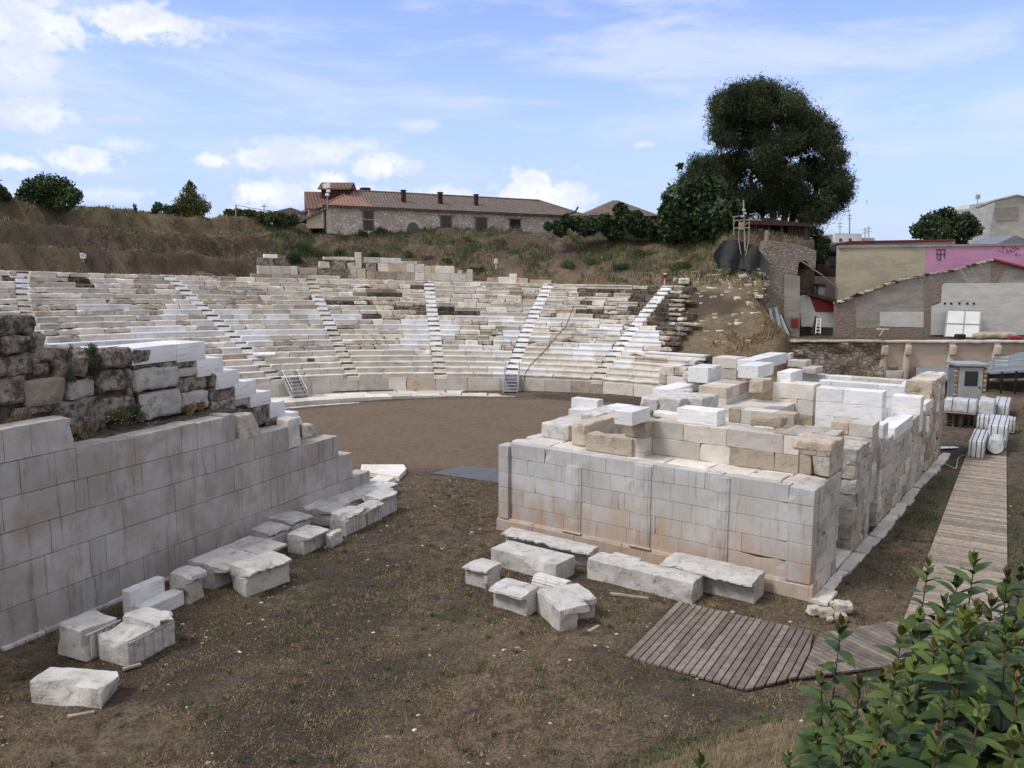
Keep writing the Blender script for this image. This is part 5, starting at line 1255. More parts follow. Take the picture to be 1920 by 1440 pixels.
# rubble house remains at the left of the terrace
t = thing('rubble_house_ruin', 'tall grey rubble wall of a ruined house below the pine, arch at right', 'ruined wall')
b = MB(); vslab(b, [(1418, 545), (1425, 500), (1436, 470), (1440, 450), (1460, 452), (1502, 460), (1531, 470), (1529, 503), (1519, 500), (1512, 490), (1502, 487), (1497, 495), (1495, 515), (1440, 510), (1437, 560)], 78, 2.5, M['rubw']); b.build('upper_wall', t)
b = MB(); vslab(b, [(1392, 600), (1396, 560), (1404, 530), (1430, 524), (1438, 510), (1480, 512), (1500, 518), (1500, 560), (1497, 630), (1436, 632), (1392, 625)], 76.8, 2.5, M['rubw']); vslab(b, [(1470, 632), (1472, 515), (1500, 518), (1499, 632)], 76.6, 1.2, M['cement']); b.build('lower_wall', t)
b = MB(); vslab(b, [(1396, 600), (1400, 568), (1412, 560), (1417, 610)], 76.5, .4, M['cement']); b.build('plaster_patch', t)
b = MB(); vslab(b, [(1484, 597), (1497, 597), (1497, 614), (1484, 614)], 76.45, .1, M['red']); b.build('red_panel', t)
b = MB()
for i in range(40): p = at(1395 + rnd.random() * 40, 522 + rnd.random() * 16, 76.3); rbox(b, (rnd.uniform(.2, .6), .5, rnd.uniform(.12, .3)), M['oldr'], rnd.random(), rr=.06, step=.15, amp=.05, T=lambda P: P + p)
b.build('loose_masonry_edge', t, True)
t = thing('white_plaster_wall', 'white plaster wall piece with a dark red field under a sloping roof edge', 'ruined wall')
b = MB(); vslab(b, [(1503, 612), (1500, 585), (1500, 556), (1512, 552), (1522, 560), (1530, 585), (1564, 586), (1563, 614)], 77.5, .4, M['whitew']); b.build('white_plaster', t)
b = MB(); vslab(b, [(1519, 556), (1563, 567), (1564, 585), (1529, 584)], 77.45, .3, M['red']); b.build('red_field', t)
b = MB(); vslab(b, [(1513, 552), (1516, 548), (1572, 563), (1568, 568)], 76.9, 1.2, M['rust']); b.build('roof_edge', t)
b = MB(); vslab(b, [(1535, 552), (1535, 536), (1548, 536), (1546, 553)], 79, .8, M['cement']); vslab(b, [(1532, 537), (1534, 532), (1549, 533), (1550, 538)], 78.9, 1, M['cable']); b.build('chimney', t)
# things on the terrace
ZT = 3.42
b = MB()
t = thing('sheet_stack', 'grey corrugated metal sheets leaning against the rubble house wall', 'metal sheets')
for i, (x0, x1, xt0, xt1, mm) in enumerate([(1449, 1456, 1441, 1448, 'steel'), (1456, 1462, 1446, 1452, 'grey'), (1461, 1468, 1452, 1457, 'steel'), (1467, 1473, 1455, 1459, 'grey'), (1474, 1481, 1461, 1465, 'steel'), (1478, 1484, 1465, 1468, 'black')]):
    yt_ = [578, 576, 576, 582, 590, 592][i]; b = MB(); Y0, Y1 = 75.2, 76.2
    v = [at(x0, 627, Y0), at(x1, 627, Y0), at(xt1, yt_, Y1), at(xt0, yt_, Y1)]; v = np.array(v); b.add(np.concatenate([v, v + [0, .05, 0]]), [[0, 1, 2, 3], [7, 6, 5, 4], [0, 4, 5, 1], [1, 5, 6, 2], [2, 6, 7, 3], [3, 7, 4, 0]], M[mm]); b.build('metal_sheet', t)
b = MB()
for dx in (0, 9):
    tube(b, [at(1529 + dx, 626, 75.4), at(1532 + dx * .75, 596, 75.8)], .05, M['white'], 5)
for k in range(5): f = (k + .5) / 5; tube(b, [at(1529 + 3 * f, 626 - 30 * f, 75.4 + .4 * f), at(1538 + .8 * f, 626 - 30 * f, 75.4 + .4 * f)], .035, M['white'], 4)
finish(b.build('step_ladder', None), 'small white stepladder before the white plaster piece', 'ladder')
b = MB(); tube(b, [at(1523, 627, 75.3), at(1530, 594, 76)], .12, M['rust'], 5); finish(b.build('wood_plank', None), 'brown plank leaning left of the stepladder', 'plank')
b = MB(); tube(b, [at(1393, 600, 75), at(1377, 568, 76)], .06, M['steel'], 5); finish(b.build('metal_pole', None), 'thin pale pole leaning against the slope left of the ruin', 'pole')
t = thing('window_frame', 'large four pane metal frame lined with white sheet, leaning on the white plaster', 'window frame')
Y0, Y1 = 74.3, 75.6
def fq(x, y): f = (632 - y) / 52.; return at(x, y, Y0 + (Y1 - Y0) * f)
b = MB(); v = np.array([fq(1772, 630), fq(1834, 632), fq(1838, 582), fq(1776, 581)]); b.add(np.concatenate([v, v + [0, .04, 0]]), [[0, 1, 2, 3], [7, 6, 5, 4]], M['white']); b.build('white_sheet', t)
for sgm in ([(1770, 631), (1776, 580)], [(1776, 580), (1839, 582)], [(1839, 582), (1835, 633)], [(1770, 631), (1835, 633)], [(1771, 606), (1837, 608)], [(1804, 632), (1809, 581)]):
    b = MB(); p, q = fq(*sgm[0]) - [0, .05, 0], fq(*sgm[1]) - [0, .05, 0]; tube(b, [p, q], .045, M['steel'], 4); b.build('frame_bar', t)
b = MB(); tube(b, [at(1649, 630, 75), at(1657, 618, 75)], .03, M['steel'], 4); tube(b, [at(1657, 630, 75), at(1649, 618, 75)], .03, M['steel'], 4); rbox(b, (1.1, .3, .06), M['white'], .5, T=lambda P: P + at(1645, 618, 75)); finish(b.build('folding_trestle', None), 'small folding trestle before the brick foot of the party wall', 'trestle')
b = MB(); rbox(b, (.9, .5, .5), M['black'], .5, rr=.1, amp=.05, step=.15); finish(b.build('black_crate', None, True), 'small black crate in front of the four pane frame', 'crate').location = at(1799, 637, 73.5)
b = MB(); rbox(b, (1.2, .6, .45), M['red'], .5, rr=.1, amp=.05, step=.15); finish(b.build('red_barrow', None, True), 'dark red tub on the terrace edge at the far right', 'tub').location = at(1900, 640, 73)
b = MB(); rbox(b, (3.6, 1.6, .6), M['tan'], .3, rr=.28, amp=.10, step=.2, fr=1.5); finish(b.build('sand_heap', None, True), 'tan heap of earth on the terrace right of the four pane frame', 'earth heap').location = at(1865, 637, 73.8)
b = MB(); tube(b, [at(1500, 488, 77.6), at(1540, 515, 77.6), at(1572, 543, 78.6)], .05, M['cement'], 5); finish(b.build('stay_cable', None), 'pale cable running down from the arch hole to the cream wall', 'cable')
# seat area: stairs, cables
def metal_stair(px, label, ys):
    k0 = row_px(0, px); t = thing('metal_staircase', label, 'staircase', 'metal stairs from the orchestra'); r = RP
    bx = lambda rr_, s, z: (lambda X, Y: np.array([X, Y, z + tilt(X, Y)]))(CX + rr_ * math.cos(k0) + s * -math.sin(k0), CY + rr_ * math.sin(k0) + s * math.cos(k0))
    u = np.array([math.cos(k0), math.sin(k0)]); fr = FR((CX, CY), (math.sin(k0), -math.cos(k0)), u); tl = tilt(CX + r * u[0], CY + r * u[1])
    n = 6
    for i in range(n):
        b = MB(); box(b, -.55, r - 1.55 + i * .28, ZS + (i + 1) * .225 - .05, .55, r - 1.55 + (i + 1) * .28 + .04, ZS + (i + 1) * .225, M['steel'], .5, fr.T(0, 0, tl)); b.build('step', t)
    for s in (-.58, .56):
        b = MB(); v = np.array([(s, r - 1.6, ZS), (s, r - 1.3, ZS), (s, r + .1, ZP - .35), (s, r + .1, ZP), (s, r - .1, ZP)]); v2 = v + [.03, 0, 0]
        b.add(fr.T(0, 0, tl)(np.concatenate([v, v2])), [[0, 1, 2, 3, 4], [9, 8, 7, 6, 5]] + [[i, (i + 1) % 5, 5 + (i + 1) % 5, 5 + i] for i in range(5)], M['steel']); b.build('stringer', t)
        b = MB(); f = fr.T(0, 0, tl); P = lambda y, z: f(np.array([[s, y, z]]))[0]
        tube(b, [P(r - 1.6, ZS), P(r - 1.6, ZS + 1.), P(r + .1, ZP + .95), P(r + .5, ZP + .95), P(r + .5, ZP)], .028, M['steel'], 5); tube(b, [P(r - 1.6, ZS + .55), P(r + .1, ZP + .5), P(r + .5, ZP + .5)], .02, M['steel'], 4); b.build('handrail', t)
    return t
metal_stair(960, 'grey metal stairs with handrails at the right of the orchestra edge', 0)
metal_stair(545, 'grey metal stairs with thin handrails at the left of the orchestra edge', 0)
def seatpt(px, k, dz=.03):
    a = row_px(k, px); r = RP + k * RD + .1; X, Y = CX + r * math.cos(a), CY + r * math.sin(a); return np.array([X, Y, ZP + k * RH + dz + tilt(X, Y)])
b = MB(); tube(b, [seatpt(1075, 12, .6), seatpt(1062, 9, .1), seatpt(1045, 7, .1), seatpt(1020, 4, .08), seatpt(995, 1.5, .1), seatpt(985, 0, .05), seatpt(980, -.5, -1.2)], .035, M['cable'], 5); finish(b.build('black_cable', None), 'dark cable running down over the right seats to the orchestra', 'cable')
b = MB(); tube(b, [(lambda q: (q[0], q[1], ZS + .05 + tilt(q[0], q[1])))(gp(x, y, ZS - .2)) for x, y in [(570, 742), (620, 740), (680, 736), (730, 734), (755, 730), (766, 731)]], .04, M['cable'], 5); finish(b.build('black_cable', None), 'dark cable lying along the foot of the podium wall at left', 'cable')
b = MB(); q = seatpt(500, 3.2, .1); rbox(b, (1.6, .7, .2), M['white'], .5, rr=.05, step=.15, amp=.1, chip=.4); finish(b.build('panel_pile', None, True), 'pile of white panels left on the lower left seats', 'panels').location = q
# spotlights / markers on the slope
for (x, y, Y, l, mm) in ((157, 488, 60, 'white marker box on a post on the left slope path', 'white'), (930, 494, 82, 'white spotlight on a short post above the middle seats', 'white'), (990, 0, 0, '', ''), (1246, 522, 80, 'red and white lamp at the top of the right stairway', 'red')):
    if not Y: continue
    q = first_hit(x, y + 12); q[2] += .75; zt_ = q[2] - .75; t = thing('slope_lamp', l, 'lamp')
    b = MB(); tube(b, [(q[0], q[1], zt_ - .1), q], .05, M['white'], 5); b.build('post', t)
    b = MB(); rbox(b, (.42, .3, .42), M[mm], .5, rr=.05, amp=0, T=lambda P: P + q - [.2, .15, .1]); b.build('lamp_head', t)
    b = MB(); rbox(b, (.3, .1, .14), M['white'], .5, rr=.02, amp=0, T=lambda P: P + q - [.15, .25, -.25]); b.build('hood', t)
# boulders and slabs right of the last stairs
for (x, y, Y, w_, h_, l) in ((1282, 530, 78, .95, .5, 'pale boulder above the broken right tiers'), (1268, 543, 77.6, 1.6, .45, 'long pale block right of the last stairway top'), (1300, 545, 77.4, 1.9, .3, 'flat dark slab beside the long pale block'), (1345, 540, 76.8, 2.0, .14, 'thin pale plank of stone on the right slope')):
    q = at(x, y + 3, Y); b = MB(); rbox(b, (w_, .8, h_), M['oldr'] if 'dark' not in l else M['dark'], .7, rr=.1, step=.15, amp=.05, chip=.3); finish(b.build('slope_stone', None, True), l, 'stone').location = q
# ---------------- buildings on the hill
t = thing('long_stone_house', 'long low whitish fieldstone house with barred windows and old tiled hip roof', 'house')
o0 = at(612, 400, 88.)[:2]; o1 = at(1096, 400, 104.)[:2]; uu = (o1 - o0) / np.linalg.norm(o1 - o0); LB = FR(o0, uu, (-uu[1], uu[0])); LL = float(np.linalg.norm(o1 - o0)); EV, BZ, RZ, DP_ = 16.75, 13.6, 18.85, 8.4
def bx(name, fr, a0, b0, z0, a1, b1, z1, m, parent=t, tone=.5): b = MB(); box(b, a0, b0, z0, a1, b1, z1, m, tone, fr.T(0, 0, 0)); return b.build(name, parent)
bx('wall', LB, 0, 0, BZ, LL, DP_, EV, M['fieldstone'])
bx('corner_plaster', LB, -.02, -.04, BZ, .45, .3, EV - .02, M['cream2'])
def roofmesh(name, parent, pts, faces, m): b = MB(); b.add(np.array(pts, float), faces, m); return b.build(name, parent)
T_ = LB.T(0, 0, 0); hp_ = 4.3
P_ = T_(np.array([(-.45, -.5, EV - .05), (LL + .4, -.5, EV - .05), (LL + .4, DP_ + .5, EV - .05), (-.45, DP_ + .5, EV - .05), (hp_, DP_ / 2, RZ), (LL - hp_, DP_ / 2, RZ), (5.2, -.5, EV - .05), (-.45, -.5, EV - .25), (LL + .4, -.5, EV - .25), (LL + .4, DP_ + .5, EV - .25), (-.45, DP_ + .5, EV - .25)]))
rf = roofmesh('roof', t, P_, [[6, 1, 5, 4], [1, 2, 5], [2, 3, 4, 5], [7, 8, 1, 6, 0], [8, 9, 2, 1], [10, 7, 0, 3], [10, 9, 8, 7]], M['tile'])
roofmesh('orange_hip', rf, P_ + [0, 0, .012], [[0, 6, 4], [3, 0, 4]], M['tileo'])
b = MB(); tube(b, [P_[4], P_[5]], .14, M['tile'], 6); tube(b, [P_[0], P_[4]], .12, M['tileo'], 6); tube(b, [P_[5], P_[1]], .12, M['tile'], 6); b.build('ridge_tiles', rf)
for xa, xb, ya, yb in ((754, 761, 358, 380), (823, 830, 362, 386), (891, 897, 366, 390)):
    b_ = 1.3; a0 = LB.on_b(xa, ya, b_)[0]; a1, z1 = LB.on_b(xb, ya, b_); b = MB(); box(b, a0, b_, EV, a1, b_ + .4, z1, M['rust'], T=LB.T(0, 0, 0)); box(b, a0 - .06, b_ - .06, z1, a1 + .06, b_ + .46, z1 + .12, M['rust'], T=LB.T(0, 0, 0)); b.build('chimney', rf)
for xa, xb, ya, yb in ((679, 695, 352, 362), (722, 742, 361, 368), (790, 803, 363, 372)):
    b_ = DP_ / 2 + .6; a0 = LB.on_b(xa, ya, b_)[0]; a1, z1 = LB.on_b(xb, ya, b_); b = MB(); box(b, a0, b_, EV, a1, b_ + 1., z1, M['rust'], T=LB.T(0, 0, 0)); b.build('chimney', rf)
for i, (xa, xb, ya, yb) in enumerate([(681, 699, 396, 432), (826, 846, 405, 432), (892, 912, 408, 434), (956, 975, 411, 434)]):
    a0, z1 = LB.on_b(xa, ya, 0); a1, _ = LB.on_b(xb, ya, 0); _, z0 = LB.on_b(xa, yb, 0)
    w_ = bx('window', LB, a0, -.03, z0, a1, .1, z1, M['glass']); bx('lintel', LB, a0 - .25, -.09, z1, a1 + .25, .02, z1 + .12, M['wood'], w_); bx('frame', LB, a0 - .1, -.07, z0, a0, .0, z1, M['wood'], w_); bx('frame', LB, a1, -.07, z0, a1 + .1, .0, z1, M['wood'], w_)
    b = MB()
    for k in range(1, 7): x = a0 + (a1 - a0) * k / 7; box(b, x - .015, -.10, z0, x + .015, -.07, z1, M['rust'], T=LB.T(0, 0, 0))
    b.build('bars', w_)
    if i == 0: bx('transom', LB, a0, -.06, (z0 + z1) / 2 + .1, a1, -.03, (z0 + z1) / 2 + .22, M['steel'], w_)
am, z1 = LB.on_b(774, 417, 0); b = MB(); n = 14; rr_ = .72
pl = [(am + math.cos(math.pi * i / n) * rr_, z1 - rr_ + math.sin(math.pi * i / n) * rr_) for i in range(n + 1)] + [(am - rr_, BZ), (am + rr_, BZ)]
TT2 = lambda P: LB.T(0, 0, 0)(np.stack([P[:, 0], P[:, 2], P[:, 1]], 1))
prism(b, pl, -.05, .0, M['glass'], .5, TT2); d_ = b.build('arched_doorway', t)
b = MB()
for i in range(9): th = math.pi * (i + .5) / 9; c_ = np.array([am + math.cos(th) * .9, z1 - rr_ + math.sin(th) * .9]); prism(b, [(c_[0] - .16, c_[1] - .16), (c_[0] + .16, c_[1] - .16), (c_[0] + .16, c_[1] + .16), (c_[0] - .16, c_[1] + .16)], -.06, .0, M['cream2'], .5, TT2)
b.build('arch_stones', d_)
a0, zz = LB.on_b(770, 401, 0); bx('plaque', LB, a0, -.04, zz - .28, a0 + .5, .0, zz, M['cream2'])
b = MB()
for i in range(90): box(b, -.4 + i * LL / 89., -.55, EV - .16, -.4 + i * LL / 89. + .16, -.48, EV - .02, M['rust'], T=LB.T(0, 0, 0))
b.build('eave_ends', rf)
# wing with gable and lantern
t = thing('cream_gable_house', 'cream gabled house with red tiled roof at the left end of the stone house', 'house')
G1 = FR(at(580, 400, 90)[:2], (.97, .24), (-.24, .97)); T1 = G1.T(0, 0, 0); W1 = G1.on_b(660, 400, 0)[0]; _, ze = G1.on_b(583, 386, 0); 
ga = G1.on_b(553, 400, 3.2)[0]; zr = at(549, 359, 93)[2]
v = T1(np.array([(0, 0, 13.5), (W1, 0, 13.5), (W1, 6.4, 13.5), (0, 6.4, 13.5), (0, 0, ze), (W1, 0, ze), (W1, 6.4, ze), (0, 6.4, ze), (-.2, 3.2, zr - .1), (W1, 3.2, zr - .1)]))
roofmesh('wall', t, v, [[0, 1, 5, 4], [3, 0, 4, 8, 7], [1, 2, 6, 9, 5], [2, 3, 7, 6]], M['cream'])
v = T1(np.array([(-.5, -.5, ze - .3), (W1 + .3, -.5, ze - .3), (W1 + .3, 3.2, zr), (-.5, 3.2, zr), (-.5, 6.9, ze - .3), (W1 + .3, 6.9, ze - .3)])); v2 = v - [0, 0, .18]
roofmesh('roof', t, np.concatenate([v, v2]), [[0, 1, 2, 3], [3, 2, 5, 4], [7, 6, 9, 8], [8, 9, 10, 11], [0, 6, 7, 1], [0, 3, 9, 6], [3, 4, 10, 9]], M['tiler'])
t2 = thing('roof_lantern', 'dark brown boxy roof turret with its own tiled lid above the cream house', 'roof turret')
q = at(602, 352, 92); q2 = at(655, 352, 92); zt_ = at(602, 352, 92)[2]
b = MB(); box(b, q[0], 92, 17, q2[0], 95, zt_ + .1, M['rust']); b.build('body', t2)
v = np.array([(q[0] - .3, 91.6, zt_ - .1), (q2[0] + .25, 91.6, zt_ - .1), (q2[0] + .25, 93.5, zt_ + .75), (q[0] - .3, 93.5, zt_ + .75), (q[0] - .3, 95.4, zt_ - .1), (q2[0] + .25, 95.4, zt_ - .1)])
roofmesh('roof', t2, np.concatenate([v, v - [0, 0, .15]]), [[0, 1, 2, 3], [3, 2, 5, 4], [7, 6, 9, 8], [8, 9, 10, 11], [0, 6, 7, 1], [0, 3, 9, 6], [3, 4, 10, 9], [1, 7, 8, 2], [2, 8, 11, 5], [0, 3, 4], [1, 5, 2]], M['tiler'])
t = thing('lean_to_shed', 'small cream shed with sloping tiled roof against the stone house corner', 'shed')
b = MB(); vslab(b, [(575, 428), (575, 405), (606, 394), (606, 428)], 87.5, 2.5, M['cream']); b.build('wall', t)
b = MB(); vslab(b, [(561, 413), (609, 389), (611, 392), (563, 417)], 87.2, 3, M['tile']); b.build('roof', t)
b = MB(); vslab(b, [(602, 402), (606, 402), (606, 413), (602, 413)], 87.4, .1, M['steel']); b.build('meter_box', t)
t = thing('grey_tiled_house', 'far grey tiled roof low at the left of the cream house', 'house')
b = MB(); vslab(b, [(503, 412), (503, 399), (545, 389), (560, 396), (560, 412)], 105, 4, M['tile']); b.build('roof', t)
b = MB(); vslab(b, [(535, 420), (536, 405), (562, 402), (562, 425)], 96, 3, M['cement']); b.build('wall', t)
t = thing('lamp_mast', 'thin mast with white floodlights and cameras at the stone house corner', 'mast')
b = MB(); tube(b, [at(614, 430, 86), at(614, 345, 86)], .07, M['cement'], 6); b.build('pole', t)
for x, y in ((609, 350), (615, 349), (613, 364), (615, 357)): b = MB(); p = at(x, y, 85.7); rbox(b, (.4, .3, .5 if y < 352 else .28), M['white'], .5, rr=.06, amp=0, T=lambda P: P + p - [.2, 0, .2]); b.build('floodlight', t)
t = thing('tiled_hip_roof_house', 'house with brown hipped roof showing above the ivy', 'house')
L2 = FR(at(1098, 400, 104)[:2], (.98, .2), (-.2, .98)); a1 = L2.on_b(1240, 400, 0)[0]; T2_ = L2.T(0, 0, 0); ze = at(1170, 405, 106)[2]; zr = at(1175, 377, 110)[2]
b = MB(); box(b, .3, .3, 12, a1 - .3, 8, ze, M['cement'], T=T2_); b.build('wall', t)
v = T2_(np.array([(0, 0, ze), (a1, 0, ze), (a1, 8, ze), (0, 8, ze), (a1 * .48, 4, zr), (a1 * .56, 4, zr)])); roofmesh('roof', t, v, [[0, 1, 5, 4], [1, 2, 5], [2, 3, 4, 5], [3, 0, 4], [3, 2, 1, 0]], M['tile'])
b = MB(); tube(b, [at(1062, 402, 100), at(1078, 398, 100), at(1084, 388, 100)], .12, M['rust'], 5); finish(b.build('stove_pipe', None), 'bent brown pipe at the right end of the stone house roof', 'pipe')
b = MB(); tube(b, [at(442, 408, 80), at(442, 384, 80)], .06, M['cement'], 5); tube(b, [at(442, 384, 80), at(470, 390, 82), at(520, 397, 88)], .025, M['cable'], 4); finish(b.build('wire_post', None), 'thin post with a sagging wire on the ridge left of the cream house', 'post')
b = MB(); tube(b, [at(495, 402, 95), at(495, 384, 95)], .06, M['cement'], 5); tube(b, [at(490, 387, 95), at(500, 387, 95)], .05, M['cement'], 5); finish(b.build('roof_antenna', None), 'small aerial between the wire post and the cream house', 'antenna')
# wooden pole frame, tarp, shed by the pine
t = thing('pole_frame', 'rickety pale pole frame with crossbars, white box and insulators before the dark shed', 'pole frame')
YQ = 77.5
for sg, r_, mm in (([(1394, 375), (1397, 470)], .07, 'cement'), ([(1405, 410), (1404, 450), (1398, 480), (1397, 500)], .055, 'wood2'), ([(1386, 415), (1385, 450), (1389, 475), (1394, 490)], .055, 'wood2'), ([(1376, 408), (1376, 440)], .05, 'cement'), ([(1375, 414), (1406, 412)], .06, 'cement'), ([(1375, 428), (1406, 427)], .06, 'cement'), ([(1405, 402), (1420, 400), (1425, 405), (1424, 413)], .05, 'cement'), ([(1404, 412), (1427, 413)], .05, 'cement'), ([(1386, 430), (1405, 416)], .05, 'cement'), ([(1373, 407), (1394, 404)], .04, 'cement')):
    b = MB(); tube(b, [at(x, y, YQ) for x, y in sg], r_, M[mm], 6); b.build('pole', t)
for x, y in ((1396, 394), (1398, 400), (1394, 406)): b = MB(); p = at(x, y, YQ - .2); rbox(b, (.32, .25, .22), M['steel'], .5, rr=.08, amp=0, T=lambda P: P + p - [.2, 0, .1]); b.build('insulator', t)
b = MB(); p = at(1386, 431, YQ - .1); rbox(b, (.45, .3, .7), M['cement'], .5, rr=.04, amp=0, T=lambda P: P + p); b.build('white_box', t)
t = thing('wooden_shed', 'dark open wooden shed with uneven posts under the pine', 'shed')
b = MB()
x = 1398
while x < 1518:
    wdt = rnd.uniform(3, 9)
    if rnd.random() < .78: vslab(b, [(x, 464), (x, 418 + (x - 1398) * .05), (x + wdt - .8, 418 + (x - 1398) * .05), (x + wdt - .8, 464)], 84 + rnd.uniform(-.1, .1), .12, M['rust'] if rnd.random() < .7 else M['bark'])
    x += wdt
b.build('board_wall', t)
b = MB(); vslab(b, [(1394, 420), (1395, 412), (1440, 408), (1470, 414), (1522, 420), (1522, 425)], 83.3, 4, M['rust']); b.build('roof', t)
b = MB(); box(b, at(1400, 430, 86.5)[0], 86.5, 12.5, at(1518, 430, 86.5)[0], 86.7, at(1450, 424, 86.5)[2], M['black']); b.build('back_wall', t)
b = MB()
for k in range(9): tube(b, [at(1422, 431 + k * 2, 80), at(1431, 430 + k * 2, 80)], .05, M['bark'], 4)
finish(b.build('slatted_crate', None), 'stack of dark slats before the shed', 'slats')
b = MB(); tube(b, [at(1436, 465, 78.5), at(1438, 432, 78.5)], .22, M['wood2'], 6, taper=.18); tube(b, [at(1437, 445, 78.4), at(1442, 436, 78.4)], .1, M['wood2'], 5); finish(b.build('tree_stump', None), 'pale cut trunk standing left of the shed on the wall top', 'stump')
def tarp():
    outl = [(1357, 451), (1338, 475), (1339, 490), (1352, 497), (1366, 504), (1382, 502), (1398, 505), (1412, 521), (1424, 524), (1437, 523), (1438, 505), (1444, 497), (1432, 478), (1418, 463), (1400, 455), (1380, 449)]
    cx_, cy_ = 1393, 485; V = []; Fs = []; NR = 9; n = len(outl) * 3; oo = []
    for i in range(len(outl)):
        for k in range(3): a, c = outl[i], outl[(i + 1) % len(outl)]; oo.append((a[0] + (c[0] - a[0]) * k / 3, a[1] + (c[1] - a[1]) * k / 3))
    for lay in (0, 1):
        for j in range(NR + 1):
            for i, (x, y) in enumerate(oo):
                px_, py_ = cx_ + (x - cx_) * j / NR, cy_ + (y - cy_) * j / NR; Yv = 76.3 + (524 - py_) / 75 * 1.6
                V.append(at(px_, py_, Yv) + [0, .25 * math.sin(px_ * .16 + py_ * .05) + .12 * math.sin(px_ * .5) + .06 * lay, 0])
    off = (NR + 1) * n
    for j in range(NR):
        for i in range(n): Fs.append([j * n + i, (j + 1) * n + i, (j + 1) * n + (i + 1) % n, j * n + (i + 1) % n]); Fs.append([off + j * n + i, off + j * n + (i + 1) % n, off + (j + 1) * n + (i + 1) % n, off + (j + 1) * n + i])
    b = MB(); b.add(V, Fs, M['tarp']); finish(b.build('black_tarp', None, True), 'large black tarpaulin draped over the slope below the pole frame', 'tarpaulin')
tarp()
# ---------------- vegetation
NR_ = np.random.RandomState(5)
def unit(n): v = NR_.normal(size=(n, 3)); return v / np.linalg.norm(v, axis=1, keepdims=True)
def leafcards(mb, P, size, m, tone, asp=.5, up=0.):
    n = len(P); a = unit(n); a[:, 2] = a[:, 2] + up; a /= np.linalg.norm(a, axis=1, keepdims=True); c = np.cross(a, unit(n)); c /= np.linalg.norm(c, axis=1, keepdims=True) + 1e-9
    s = (size * NR_.uniform(.6, 1.4, n))[:, None]
    q = np.stack([P - a * s * .5, P + c * s * asp * .5, P + a * s * .5, P - c * s * asp * .5], 1); mb.quads(q, m, tone.tolist())
def crown(name, parent, lobes, n, size, m, asp=.5, up=0., shell=.55, squash=1., clump=0):
    """lobes: (x,y,z,r); leaves thickest near each lobe's surface, in small sprays"""
    b = MB(); L = np.array(lobes, float); wts = L[:, 3] ** 2; wts /= wts.sum(); tl = NR_.uniform(.15, .85, len(L))
    if clump:
        nc = n // clump; k = NR_.choice(len(L), nc, p=wts); d = unit(nc); rr = (shell + (1 - shell) * NR_.uniform(0, 1, nc) ** .6) * L[k, 3] * (1 + .3 * fbm(d * 2 + k[:, None] * 3.1, 1.4, 4)); c = L[k, :3] + d * rr[:, None] * [1, 1, squash]
        tn = np.clip(tl[k] + NR_.uniform(-.18, .18, nc) + .12 * d[:, 2], 0, .9)
        P = np.repeat(c, clump, 0) + NR_.normal(size=(nc * clump, 3)) * size * .9; tn = np.repeat(tn, clump)
    else:
        k = NR_.choice(len(L), n, p=wts); d = unit(n); rr = (shell + (1 - shell) * NR_.uniform(0, 1, n) ** .6) * L[k, 3] * (1 + .25 * fbm(d * 2 + k[:, None] * 3.1, 1.2, 4)); P = L[k, :3] + d * rr[:, None] * [1, 1, squash]; tn = np.clip(tl[k] + NR_.uniform(-.2, .2, n), 0, .9)
    leafcards(b, P, np.full(len(P), size), m, tn, asp, up)
    return b.build(name, parent)
def lob(lst, Y, dY=0.): return [(*at(x, y, Y + (o[0] if o else 0) + NR_.uniform(-dY, dY)), r * (Y / F)) for x, y, r, *o in lst]
t = thing('pine_tree', 'very large dark pine towering over the shed, broad dense crown', 'pine tree')
YPn = 92.
PL = [(1395, 200, 36), (1445, 200, 38), (1488, 212, 36), (1368, 210, 30), (1355, 225, 26), (1520, 235, 26), (1365, 245, 38), (1430, 240, 60), (1500, 250, 50), (1540, 240, 34), (1565, 265, 30), (1450, 300, 70), (1380, 300, 58), (1345, 305, 35), (1310, 318, 34), (1290, 335, 24), (1530, 305, 52), (1575, 315, 26), (1400, 355, 60), (1330, 355, 42), (1295, 375, 30), (1470, 360, 62), (1540, 360, 45), (1578, 362, 22), (1360, 385, 38), (1430, 385, 38), (1500, 392, 30), (1555, 390, 26), (1525, 400, 22), (1350, 195, 14), (1385, 172, 14), (1430, 172, 14), (1455, 170, 12), (1480, 182, 14), (1500, 195, 12), (1585, 290, 12), (1590, 360, 12), (1280, 300, 10), (1570, 225, 12)]
lb = [(x, y, z, r) for (x, y, z, r) in lob(PL, YPn, 2.2)]
PLs = []
while len(PLs) < 235:
    a_ = rnd.choice(PL); an = rnd.random() * 6.283; rr0 = math.sqrt(rnd.random()) * a_[2] * 1.06; x_, y_ = a_[0] + math.cos(an) * rr0, a_[1] + math.sin(an) * rr0
    r_ = rnd.uniform(9, 23); top_ = np.interp(x_, [1270, 1285, 1320, 1335, 1345, 1380, 1430, 1480, 1500, 1540, 1570, 1590, 1600], [330, 300, 285, 225, 180, 155, 150, 160, 190, 215, 240, 300, 340])
    if y_ - r_ * .8 > top_ and x_ + r_ * .9 < np.interp(y_, [160, 200, 250, 300, 380, 400], [1490, 1540, 1580, 1592, 1600, 1562]) and x_ - r_ * .9 > np.interp(y_, [150, 190, 270, 300, 340, 420], [1390, 1335, 1315, 1280, 1268, 1265]) and y_ < (388 if 1415 < x_ < 1505 else 412): PLs.append((x_, y_, r_, rnd.uniform(-4, 4)))
